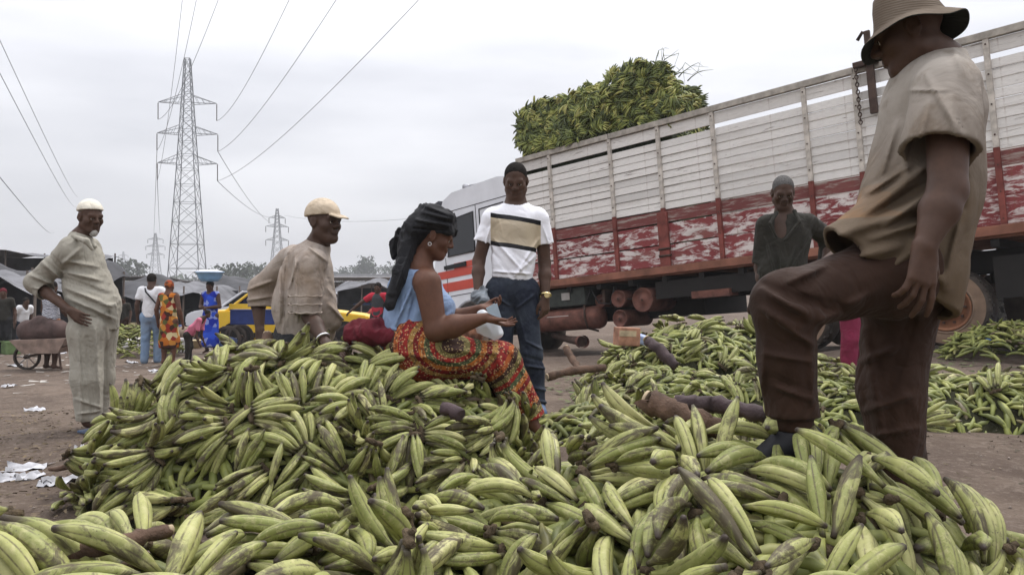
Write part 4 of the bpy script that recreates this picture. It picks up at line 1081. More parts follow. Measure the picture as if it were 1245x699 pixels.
for y in (-.3, -W2+.3): cabpart('headlight', MB().box((0, 0, 0), (.05, .34, .2), None, .02), plain('lamp_glass', (.6, .6, .62), .15), loc=(2.47, y, -.3))
for x0 in (.9,): cabpart('roof_horn', MB().path([(x0, -.5, 2.52), (x0+.5, -.5, 2.50), (x0+.75, -.5, 2.5)], [.02, .022, .03], 8).tube((x0+.72, -.5, 2.5), (x0+.88, -.5, 2.49), .03, .085, 14).tube((x0+.1, -.5, 2.4), (x0+.1, -.5, 2.52), .012, .012, 6), plain('horn_grey', (.35, .35, .37), .35, .6))
cabpart('mirror_arm', MB().path([(2.15, .0, 1.75), (2.25, .22, 1.75), (2.25, .25, 1.3), (2.15, .0, 1.1)], .015, 6), RUB); cabpart('side_mirror', MB().box((0, 0, 0), (.06, .2, .38), None, .02), RUB, loc=(2.25, .27, 1.5))
cabpart('cab_step', MB().box((0, 0, 0), (.55, .2, .06)), BLK, loc=(.4, .0, -.78))

# the stacked plantains that rise above the truck's box (a load nobody could count)
def low_finger(n=5, rings=5):
    pts = []; 
    for i in range(rings):
        t = i/(rings-1); a = (t-.5)*1.1; c = np.array([math.sin(a)*.20, 0, (math.cos(a)-1)*.20]); r_ = (.007, .017, .0195, .016, .005)[i]
        pts.append([c+np.array([0, r_*math.cos(2*math.pi*k/n), r_*math.sin(2*math.pi*k/n)]) for k in range(n)])
    V = np.array(pts).reshape(-1, 3); Fq = [(i*n+k, i*n+(k+1) % n, (i+1)*n+(k+1) % n, (i+1)*n+k) for i in range(rings-1) for k in range(n)]
    return V, np.array(Fq)
LFV, LFF = low_finger()
def scatter_fingers(name, C, Dv, Up, S_, m, parent=None, tint=None):
    """C centres, Dv directions, Up side vectors, S_ scales -> one mesh"""
    Dv = Dv/np.linalg.norm(Dv, axis=1)[:, None]; Y_ = np.cross(Up, Dv); Y_ /= np.linalg.norm(Y_, axis=1)[:, None]+1e-9; Z_ = np.cross(Dv, Y_)
    V = C[:, None]+(LFV[None, :, 0:1]*Dv[:, None]+LFV[None, :, 1:2]*Y_[:, None]+LFV[None, :, 2:3]*Z_[:, None])*S_[:, None, None]
    n = len(C); Fq = (LFF[None]+(np.arange(n)*len(LFV))[:, None, None]).reshape(-1, 4)
    me = mesh_np(name, V.reshape(-1, 3), Fq); ca = me.color_attributes.new('tint', 'FLOAT_COLOR', 'POINT')
    tt = (tint if tint is not None else np.random.RandomState(2).rand(n)); ca.data.foreach_set('color', np.repeat(np.stack([tt, np.random.RandomState(3).rand(n), 0*tt, 0*tt+1], 1), len(LFV), 0).ravel().astype(np.float32))
    return mobj(name, me, m, parent)
def tinted_green(name, stops):
    k = NM(name, .55, .35); a = k.n('ShaderNodeAttribute'); a.attribute_name = 'tint'; s_ = k.sep(a.outputs['Color']); c = k.ramp(s_[0], stops); f = k.noise(14, 4); c = k.mix(k.ramp(f, [(.45, 0), (.7, .7)]), c, (.045, .05, .02)); k.col(c); return k.m
LOADM = tinted_green('stacked_plantain_skin', [(0, (.045, .062, .016)), (.3, (.12, .15, .034)), (.6, (.26, .285, .065)), (.9, (.44, .42, .13)), (1, (.38, .35, .12))])
rs = np.random.RandomState(9)
prof = np.array([(3.75, 2.62), (3.9, 2.95), (4.05, 3.25), (4.25, 3.6), (4.5, 3.80), (4.9, 3.88), (5.4, 3.80), (5.9, 3.70), (6.5, 3.66), (7.0, 3.72), (7.4, 3.72), (7.66, 3.62), (7.74, 3.3), (7.78, 2.5)])
def loadtop(x): return np.interp(x, prof[:, 0], prof[:, 1])
C = []; Dd = []; U = []; TT = []
while len(C) < 6500:
    x = rs.uniform(4.0, 7.72); u = rs.rand(); zt = loadtop(x)
    if u < .66: z = rs.uniform(2.6, zt); y = .0+.06*math.sin((z-2.3)*3+x*2)+rs.uniform(-.08, .05)-max(0, (z-zt+.25))*.5-.1*(z < 2.75); nn = (0, 1, .15)
    elif u < .72: z = rs.uniform(2.5, zt); y = -W2+rs.uniform(-.05, .1); nn = (0, -1, .1)
    elif u < .82: x = rs.choice([rs.uniform(3.95, 4.2), rs.uniform(7.62, 7.72)]); zt = loadtop(x); y = rs.uniform(-W2, 0); z = rs.uniform(2.3, zt); nn = (1 if x > 5 else -1, 0, .1)
    else: y = rs.uniform(-W2, .0); z = zt+rs.uniform(-.10, .03)+.06*math.sin(y*3+x*2); nn = (0, 0, 1)
    if x < 5.2: x += .30*(-y)*(5.2-x)/1.2
    q = nrm(nn); d = rs.normal(size=3)*(1, .6, .55); d = nrm(d-q*(d@q)*.8); sd_ = np.cross(q, d); t0 = rs.beta(1.5, 1.9); m_ = rs.randint(4, 9)
    for k in range(m_):
        c_ = k-(m_-1)/2; dd = nrm(d+sd_*c_*.16+q*rs.uniform(-.1, .25)); C.append(A3((x, y, z))+sd_*c_*.030+dd*.03+q*rs.uniform(-.03, .03)); Dd.append(dd); U.append(q+rs.normal(size=3)*.2); TT.append(np.clip(t0+rs.normal()*.12, 0, 1))
cx = np.array(C)
scatter_fingers('plantain_load', cx, np.array(Dd), np.array(U), rs.uniform(.85, 1.15, len(C)), LOADM, truck, np.array(TT))['kind'] = 'stuff'
m = MB(); xs = np.linspace(4.15, 7.62, 20)
vs0 = []
for x in xs:
    zt = loadtop(x)-.12; vs0.append([m.bm.verts.new((x+(.30*(-y)*(5.2-x)/1.2 if x < 5.2 else 0), y, z)) for y, z in ((-.08, .2), (-.10, zt-.3), (-.30, zt-.05), (-W2+.25, zt-.05), (-W2+.07, zt-.3), (-W2+.08, .2))])
for A_, B_ in zip(vs0, vs0[1:]):
    for k in range(6): m.bm.faces.new((A_[k], A_[(k+1) % 6], B_[(k+1) % 6], B_[k]))
m.bm.faces.new(vs0[0]); m.bm.faces.new(vs0[-1])
m.build('load_core', plain('dark_load_filler', (.025, .035, .012), .95, 0, .4, 6), truck)['kind'] = 'stuff'  # dark filler body behind the stacked fingers, closes the gaps between them

tw = MB(); rs = np.random.RandomState(12)
for i in range(8):
    x = rs.uniform(4.1, 7.6) if i > 6 else rs.uniform(4.2, 4.6); z = loadtop(x); y = rs.uniform(-1.2, -.1); p = A3((x, y, z-.1)); d = nrm((rs.normal()*.5-(.9 if i < 7 else 0), rs.normal()*.4, 1)); pts = [p]
    for k in range(4): d = nrm(d+rs.normal(size=3)*.25-(0, 0, .12)); pts.append(pts[-1]+d*rs.uniform(.08, .16))
    tw.path(pts, [.012, .010, .008, .006, .004], 4)
    for k in (2, 3, 4): e = pts[k]+rs.normal(size=3)*.12; tw.path([pts[k], e], [.005, .002], 3)
tw.build('twigs', plain('green_twig', (.10, .12, .04)), truck)['kind'] = 'stuff'
# ------------------------------------------------------------------ the five people close by
H = .0055
def wr_fold(amp, sc=16, seed=0, ax=(1, 1, 1), extra=None, off=0):
    def g(X):
        gate = np.clip(sn(X, sc*.35, seed+4)+.45, 0, 1)
        o = amp*(ridge(X, sc*.9, seed, ax)*1.1*gate+.6*ridge(X, sc*2.0, seed+5, ax)*gate+.8*sn(X, sc*.45, seed+2, ax))+off
        if extra is not None: o = o+extra(X)
        o = np.maximum(o, off-.011)
        return o
    return g

def big_man():
    J = dict(head=P(1104, 40, 2.45), neck=P(1140, 82, 2.46), chest=P(1130, 150, 2.45), waist=P(1116, 245, 2.45), pelvis=P(1098, 318, 2.45),
             shL=P(1152, 112, 2.26), shR=P(1106, 114, 2.62), elL=P(1152, 232, 2.17), wrL=P(1124, 300, 2.12), elR=P(1085, 225, 2.7), wrR=P(1030, 300, 2.58),
             hipL=P(1088, 332, 2.34), hipR=P(1104, 336, 2.53), knL=P(948, 368, 2.22), anL=P(966, 530, 2.26), toeL=P(930, 556, 2.24),
             knR=P(1088, 500, 2.53), anR=P(1104, 655, 2.53), toeR=P(1060, 680, 2.5))
    base = P(1100, 690, 2.45); o = empty('person', base, 'big man in bucket hat and brown trousers, one foot up on the plantains', 'person')
    M = frame((-.86, .38, -.36)); hands = [dict(wr=J['wrL'], u=(-.14, -.1, -1), n=(.25, -1, 0), curl=(.22, .32, .42, .5), sc=1.1, flip=-1, thumb=.3, spread=.3),
                                          dict(wr=J['wrR'], u=(-.8, 0, -.6), n=(0, 0, 1), sc=1.05, flip=1)]
    B = body_prims(J, 1.07, 1.05, (-1, .1, 0), 1.08, M, hands=hands, headsc=1.04)
    sdf_obj('body', B, .0045, MAT['skin_dark'], o, base); eyes(J['head'], M, o, base, 1.04)
    g = A3; dn = nrm(g(P(1143, 195, 2.2))-g(J['shL'])); ce = g(P(1142, 192, 2.2))
    hem = [(P(1062, 338, 2.4), (-.53, -.05, -.85))]; fw = (-1, .12, 0)
    T = [rc(P(1133, 130, 2.45), P(1124, 215, 2.45), .185, .195, .06, fw, .84, hem), rc(P(1124, 215, 2.45), P(1102, 320, 2.44), .195, .215, .07, fw, .84, hem),
         rc(P(1108, 250, 2.42), P(1062, 300, 2.34), .15, .13, .08, None, 1, hem), rc(P(1120, 340, 2.36), P(1130, 372, 2.36), .12, .10, .07, None, 1, hem), rc(P(1062, 300, 2.34), P(1000, 300, 2.28), .13, .07, .07, None, 1, hem),
         rc(P(1146, 102, 2.28), P(1112, 106, 2.6), .085, .08, .07), rc(P(1140, 88, 2.45), P(1133, 130, 2.45), .075, .14, .05, cut=[(P(1128, 76, 2.45), (-.35, 0, 1))]),
         *slv(rc(P(1148, 112, 2.27), P(1141, 200, 2.19), .108, .128, .04, cut=[(ce, dn)]), rc(P(1106, 116, 2.62), P(1092, 195, 2.66), .085, .10, .05, cut=[(P(1092, 190, 2.66), (-.1, .1, -1))]))]
    q = lambda x, y, Y=2.3: P(x, y, Y)
    ex = folds([(q(1135, 195), q(1040, 270), .022, .016), (q(1150, 215), q(1060, 262), .016, -.012), (q(1150, 240), q(1010, 290), .02, .016), (q(1120, 150), q(1100, 215), .014, .010),
                (q(1160, 230), q(1110, 300), .018, .012), (q(1115, 300), q(1150, 350), .02, .012), (q(1180, 120, 2.35), q(1178, 300, 2.35), .02, .008), (q(1125, 90, 2.2), q(1178, 180, 2.2), .012, .008),
                (q(1130, 120, 2.15), q(1115, 185, 2.12), .012, .007), (q(1155, 120, 2.15), q(1165, 185, 2.12), .014, .007), (q(1090, 300), q(1020, 320), .02, .012), (q(1100, 110, 2.2), q(1150, 110, 2.15), .006, .005), (q(1100, 205), q(1055, 235), .012, .012), (q(1140, 225), q(1075, 275), .012, .014), (q(1150, 262), q(1060, 290), .014, .014), (q(1165, 205), q(1135, 260), .012, .012), (q(1170, 260), q(1150, 340), .014, .010), (q(1090, 150), q(1070, 215), .014, .010), (q(1130, 290), q(1080, 330), .014, .012), (q(1160, 60, 2.3), q(1180, 110, 2.3), .012, .007)])
    sdf_obj('tshirt', T, .0055, MAT['bigshirt'], o, base, disp=wr_fold(.008, 13, 1, (1, 1, .6), ex, -.022), shell=.019, cover=cover(J, (-1, .1, 0), 1.07, 1.05, 1.08, (P(1136, 74, 2.45), (-.2, 0, 1)), hem[0], {}))
    K = [rc(g(J['hipL']), g(J['hipR']), .155, None, .06), rc(P(1098, 318, 2.45), P(1104, 280, 2.45), .15, .15, .05), rc(P(1075, 335, 2.35), P(958, 366, 2.23), .124, .095, .05), rc(P(954, 366, 2.22), P(956, 440, 2.24), .096, .086, .05), rc(P(956, 440, 2.24), P(966, 525, 2.26), .088, .096, .04, cut=[(P(962, 515, 2.25), (.02, 0, -1))]),
         rc(P(1100, 340, 2.50), P(1084, 470, 2.52), .145, .112, .07), rc(P(1084, 470, 2.52), P(1100, 660, 2.52), .112, .095, .05, cut=[(P(1100, 650, 2.52), (0, 0, -1))]),
         rc(P(930, 352, 2.28), P(914, 376, 2.30), .045, .03, .02)]
    q = lambda x, y, Y=2.12: P(x, y, Y)
    ex = folds([(q(930, 352), q(985, 385), .02, .014), (q(925, 345), q(990, 372), .012, -.012), (q(925, 375), q(975, 400), .015, .012), (q(1000, 390), q(1070, 350), .018, .012), (q(960, 360), q(1060, 385), .016, -.012),
                (q(930, 410), q(925, 495), .012, .008), (q(985, 410), q(990, 500), .014, .008), (q(1050, 400, 2.42), q(1075, 540, 2.42), .02, .012), (q(1110, 380, 2.42), q(1080, 480, 2.42), .02, -.01), (q(940, 470), q(985, 485), .012, .008), (q(935, 385), q(990, 420), .012, .012), (q(930, 430), q(985, 440), .012, .010), (q(1010, 320), q(955, 345), .014, .010), (q(1045, 440, 2.42), q(1100, 420, 2.42), .014, .012), (q(1050, 500, 2.42), q(1110, 480, 2.42), .014, .010), (q(1060, 530, 2.42), q(1115, 520, 2.42), .012, .010)])
    sdf_obj('trousers', K, .0055, MAT['brown_trousers'], o, base, disp=wr_fold(.009, 12, 3, (1, 1, .6), ex, -.022), cover=cover(J, (-1, .1, 0), 1.07, 1.05, legs=True, torso=False))
    # shoe on the heap and shoe on the ground
    for a, t in (('anL', 'toeL'), ('anR', 'toeR')):
        sdf_obj('shoe', [rc(g(J[a])-(0, 0, .01), g(J[t]), .052, .036, .03), rc(g(J[a])-(-.04, 0, .01), g(J[a]), .044, .05, .03)], .007, MAT['sole'], o, base)
    # bucket hat
    hf = frame((-.93, .1, -.20)); c = g(P(1107, 33, 2.43)); rl = R(-13); r2 = hf[:, 0]*math.cos(rl)+hf[:, 2]*math.sin(rl); u2 = np.cross(r2, hf[:, 1]); hf = np.stack([r2, hf[:, 1], u2], 1)
    N = 56; prof = [(0, .135), (.03, .135), (.06, .128), (.078, .112), (.088, .08), (.096, .035), (.103, .012), (.104, .004), (.125, -.012), (.150, -.034), (.154, -.038), (.153, -.041), (.149, -.038), (.122, -.016), (.100, -.001), (.093, .03), (.085, .075), (.07, .105), (0, .125)]
    V = []; Fq = []
    for i, (r_, z) in enumerate(prof):
        for k in range(N):
            a = 2*math.pi*k/N; wv = (.008*math.sin(3*a+1)+.006*math.sin(5*a))*max(0, (r_-.1))/.05; e = 1+.10*max(0, 1)*(math.sin(a)**2)*.5
            V.append(c-g(base)+hf@A3((r_*.95*math.cos(a), r_*.95*math.sin(a)*e*1.02, z+wv)))
    for i in range(len(prof)-1):
        for k in range(N): Fq.append((i*N+k, i*N+(k+1) % N, (i+1)*N+(k+1) % N, (i+1)*N+k))
    k_ = NM('straw_coloured_hat', .9, .1); cc = k_.mix(k_.ramp(k_.noise(6, 5), [(.35, 0), (.7, .8)]), (.165, .135, .105), (.10, .075, .055)); 
    ln = k_.wave(38, k_.co(), 'BANDS', 'Z', 1.5); cc = k_.mix(k_.ramp(ln, [(.3, .35), (.6, 0)]), cc, (.09, .06, .04)); k_.col(cc); k_.bump(ln, .4, .003)
    hat_under = cloth('dark_hat_underside', (.018, .02, .016), (.03, .03, .025), .5)  # underside and inside of the hat, coloured darker than the outside
    me = mesh_np('hat', V, Fq); me.materials.append(k_.m); me.materials.append(hat_under)
    for p in me.polygons:
        if p.index//N >= 10: p.material_index = 1
    mobj('hat', me, None, o)
    return o

def old_man():
    Y = 5.94; J = dict(head=P(110, 264, Y), neck=P(97, 291, Y), chest=P(103, 325, Y), waist=P(108, 365, Y), pelvis=P(112, 398, Y),
             shR=P(84, 301, 5.78), shL=P(112, 302, 6.12), elR=P(44, 346, 5.86), wrR=P(86, 378, 5.70), elL=P(120, 345, 6.25), wrL=P(134, 375, 6.15),
             hipR=P(108, 402, 5.85), hipL=P(118, 402, 6.03), knR=P(108, 460, 5.84), anR=P(108, 513, 5.86), toeR=P(124, 521, 5.80), knL=P(122, 460, 6.05), anL=P(118, 511, 6.08), toeL=P(134, 517, 6.0))
    base = P(112, 524, Y); o = empty('person', base, 'old man in beige kaftan and white cap standing with hand on hip', 'person')
    M = frame((.80, -.56, -.22)); B = body_prims(J, .98, 1.15, (.9, -.4, 0), .95, M, old=True, hands=[dict(wr=J['wrR'], u=(.85, -.25, -.45), n=(-.2, -1, .1), curl=(.3, .35, .4, .5), flip=1), dict(wr=J['wrL'], u=(.1, -.2, -1), n=(.5, .8, 0), flip=-1)], headsc=1)
    g = A3; sdf_obj('body', B, .0055, MAT['skin_dark'], o, base); eyes(J['head'], M, o, base)
    fw = (.9, -.4, 0); sh = [(P(115, 392, Y), (-.22, -.0, -1))]
    T = [rc(P(101, 318, Y), P(107, 350, Y), .178, .185, .08, fw, .85), rc(P(107, 350, Y), P(115, 372, Y), .185, .198, .08, fw, .9), rc(P(115, 372, Y), P(115, 405, Y), .19, .20, .08, fw, .9, [(P(120, 402, Y), (-.15, 0, -1))]),
         rc(P(83, 303, 5.80), P(112, 303, 6.10), .075, .07, .08), rc(P(98, 286, Y), P(103, 318, Y), .085, .13, .06, cut=[(P(100, 279, Y), (.25, 0, 1))]),
         *slv(rc(P(84, 306, 5.80), P(44, 343, 5.85), .112, .10, .05), rc(P(44, 344, 5.86), P(62, 360, 5.80), .10, .095, .04, cut=[(P(58, 357, 5.81), nrm(g(J['wrR'])-g(J['elR'])))]),
         rc(P(113, 305, 6.1), P(120, 345, 6.25), .085, .075, .05), rc(P(120, 345, 6.25), P(132, 370, 6.17), .075, .07, .04)),
         rc(P(138, 372, 5.85), P(143, 398, 5.86), .045, .035, .05)]
    q = lambda x, y, Y=5.7: P(x, y, Y)
    L = [(q(78, 330), q(140, 345), .02, .014), (q(75, 338), q(138, 360), .022, -.012), (q(80, 350), q(135, 372), .02, .014), (q(82, 362), q(140, 388), .02, .013), (q(80, 318), q(125, 325), .02, .012), (q(60, 310), q(80, 330), .02, -.014),
         (q(52, 320), q(75, 340), .018, .013), (q(38, 335), q(62, 345), .016, .013), (q(40, 350), q(60, 352), .012, .01), (q(100, 300), q(75, 322), .018, .012), (q(128, 300, 5.75), q(146, 398, 5.72), .008, .008), (q(88, 380), q(100, 400), .02, .01), (q(110, 375), q(140, 400), .018, -.01)]
    sdf_obj('kaftan', T, H, MAT['kaftan'], o, base, disp=wr_fold(.006, 13, 2, (1, 1, 1), folds(L), -.026), shell=.012, cover=cover(J, fw, .98, 1.15, .95, (P(97, 286, Y), (.25, 0, 1)), (P(120, 400, Y), (-.15, 0, -1)), {}))
    K = [rc(g(J['hipL']), g(J['hipR']), .145, None, .06), rc(P(112, 402, Y), P(112, 380, Y), .15, .15, .05), rc(P(106, 402, 5.86), P(106, 460, 5.84), .155, .130, .06), rc(P(106, 460, 5.84), P(108, 517, 5.85), .130, .105, .05, cut=[(P(107, 514, 5.85), (0, 0, -1))]),
         rc(P(124, 402, 6.03), P(124, 460, 6.05), .135, .105, .06), rc(P(124, 460, 6.05), P(118, 516, 6.07), .105, .085, .05, cut=[(P(118, 511, 6.08), (0, 0, -1))])]
    q = lambda x, y, Y=5.72: P(x, y, Y)
    L = [(q(95, 405), q(100, 510), .016, .013), (q(106, 410), q(112, 505), .016, -.014), (q(116, 400), q(122, 500), .016, .014), (q(128, 400), q(128, 470, 5.85), .016, -.012), (q(92, 485), q(122, 495), .014, .009), (q(95, 503), q(120, 500), .012, .01)]
    sdf_obj('trousers', K, H, MAT['kaftan'], o, base, disp=wr_fold(.006, 9, 4, (1, 1, .35), folds(L), -.022), cover=cover(J, fw, .98, 1.15, legs=True, torso=False))
    for s, a in (('R', 'anR'), ('L', 'anL')):
        t = g(J['toe'+s]); a_ = g(J[a]); d = nrm((t-a_)*(1, 1, 0)); mb = MB(); c = (a_+t)/2-g(base); c[2] = min(a_[2], t[2])-.03-base[2]
        mb.box(c, (.27, .1, .022), Euler((0, 0, math.atan2(d[1], d[0]))), .01); mb.build('sandal', MAT['sandal_blue'], o)
    hp = hair_prims(J['head'], M, 1.0, .012); hp[0].cut = [(g(J['head'])+M@A3((0, .02, .055)), M@nrm((0, .28, -1)))]
    sdf_obj('cap', hp, H, MAT['cap_white'], o, base)
    hc = g(J['head']); sdf_obj('beard', [el(hc+M@A3((0, .073, -.104)), (.026, .024, .026), M), rc(hc+M@A3((-.045, .03, -.085)), hc+M@A3((0, .07, -.11)), .013, .018, .02), rc(hc+M@A3((.045, .03, -.085)), hc+M@A3((0, .07, -.11)), .013, .018, .02)], .004, MAT['white_hair'], o, base, disp=lambda X: .002*sn(X, 200, 1))
    sdf_obj('collar', [rc(P(90, 288, 5.8), P(105, 293, 5.72), .018, .02, .02), rc(P(105, 293, 5.72), P(112, 303, 5.74), .02, .012, .02), rc(P(108, 288, 6.02), P(116, 300, 5.9), .018, .012, .02), rc(P(90, 288, 5.8), P(96, 284, 6.0), .018, .018, .02)], .005, MAT['kaftan'], o, base)
    return o

def cap_man():
    Y = 4.75; J = dict(head=P(394, 270, Y-.03), neck=P(385, 303, Y), chest=P(375, 335, Y), waist=P(368, 385, Y), pelvis=P(362, 425, Y),
             shR=P(382, 322, 4.56), shL=P(352, 314, 4.98), elR=P(377, 384, 4.50), wrR=P(396, 417, 4.33), elL=P(313, 352, 5.05), wrL=P(316, 402, 4.95),
             hipR=P(364, 430, 4.66), hipL=P(358, 430, 4.84), knR=P(410, 455, 4.7), anR=P(402, 540, 4.75), toeR=P(425, 548, 4.72), knL=P(400, 455, 4.98), anL=P(395, 540, 4.98), toeL=P(415, 548, 4.95))
    base = P(370, 555, Y); o = empty('person', base, 'man in a tan cap and dusty grey shirt leaning back on the middle plantain heap', 'person')
    M = frame((.86, -.5, -.06)); B = body_prims(J, 1.0, 1.05, (.95, .2, 0), 1.05, M, hands=[dict(wr=J['wrR'], u=(.75, -.3, -.45), n=(.3, -.3, 1), curl=(.25, .3, .35, .4), flip=1, sc=1.05), dict(wr=J['wrL'], u=(.1, -.3, -1), n=(-.5, -.5, .3), flip=1)], headsc=1.05)
    g = A3; sdf_obj('body', B, H, MAT['skin_black'], o, base); eyes(J['head'], M, o, base, 1.05)
    fw = (.95, .2, 0)
    T = [rc(P(374, 330, Y), P(370, 370, Y), .185, .205, .08, fw, .88), rc(P(370, 370, Y), P(372, 400, Y), .21, .21, .08, fw, .9), rc(P(390, 372, Y-.05), P(408, 392, Y-.05), .08, .05, .06),
         rc(P(378, 316, 4.58), P(354, 312, 4.96), .082, .08, .07), rc(P(384, 302, Y), P(376, 328, Y), .072, .14, .06, cut=[(P(388, 294, Y), (.35, 0, 1))]),
         *slv(rc(P(380, 322, 4.56), P(373, 386, 4.50), .098, .094, .04, cut=[(P(371, 386, 4.50), (-.2, -.1, -1))]),
         rc(P(350, 316, 4.98), P(318, 350, 5.05), .09, .085, .05), rc(P(318, 350, 5.05), P(315, 380, 5.0), .088, .085, .04, cut=[(P(315, 376, 5.0), (0, 0, -1))]))]
    q = lambda x, y, Y=4.45: P(x, y, Y)
    L = [(q(350, 310, 4.7), q(345, 385, 4.6), .012, -.012), (q(340, 325, 4.65), q(340, 390, 4.6), .014, .01), (q(358, 305, 4.6), q(362, 390, 4.5), .014, .01), (q(395, 330), q(420, 385, 4.6), .016, -.012), (q(398, 350), q(425, 380, 4.6), .016, .013), (q(400, 370), q(425, 395, 4.6), .016, .013),
         (q(360, 318), q(352, 350), .012, .01), (q(302, 352, 4.95), q(330, 342, 4.9), .014, .012), (q(300, 365, 4.95), q(332, 360, 4.9), .014, .012), (q(303, 375, 4.95), q(328, 374, 4.9), .012, -.01), (q(375, 300, 4.6), q(398, 318, 4.5), .012, .01)]
    sdf_obj('shirt', T, H, MAT['shirt_tan'], o, base, disp=wr_fold(.006, 12, 5, (1, 1, .6), folds(L), -.02), shell=.012, cover=cover(J, fw, 1.0, 1.05, 1.05, (P(388, 296, Y), (.35, 0, 1)), None, {}))
    for z in (360, 370, 380):                                   # smocked bands of the sleeve
        a = P(371, z, 4.5)-base; mb = MB(); mb.path([a+Vector((.092*math.cos(t), .092*math.sin(t), .003*math.sin(9*t))) for t in [2*math.pi*i/36 for i in range(36)]], .0045, 6, True); mb.build('sleeve_trim', MAT['shirt_tan'], o)
    K = [rc(g(J['hipL']), g(J['hipR']), .15, None, .06), rc(g(J['pelvis']), P(368, 395, Y), .16, .15, .05)]
    for s in 'LR': K += [rc(g(J['hip'+s]), g(J['kn'+s]), .115, .085, .05), rc(g(J['kn'+s]), g(J['an'+s]), .085, .075, .04)]
    sdf_obj('trousers', K, .009, MAT['black_trousers'], o, base)
    hc = g(J['head']); hp = hair_prims(J['head'], M, 1.06, .013); hp[0].cut = [(hc+M@A3((0, .03, .04)), M@nrm((0, .1, -1)))]
    brim = [rc(hc+M@A3((x*.045, .095, .042)), hc+M@A3((x*.03, .165-.01*abs(x), .026)), .006, .005, .012) for x in (-1.3, -.9, -.45, 0, .45, .9, 1.3)]
    sdf_obj('cap', hp+brim+[rc(hc+M@A3((-.05, -.09, .03)), hc+M@A3((-.02, -.115, .015)), .008, .006, .01)], .0045, MAT['cap_tan'], o, base)
    mb = MB(); w0 = g(P(393, 412, 4.35))-g(base); d = nrm(g(J['wrR'])-g(J['elR'])); q_ = Vector(d).to_track_quat('Z', 'Y')
    mb.path([Vector(w0)+q_ @ Vector((.036*math.cos(t), .036*math.sin(t), 0)) for t in [2*math.pi*i/24 for i in range(24)]], .007, 8, True); mb.build('bracelet', MAT['silver'], o)
    return o

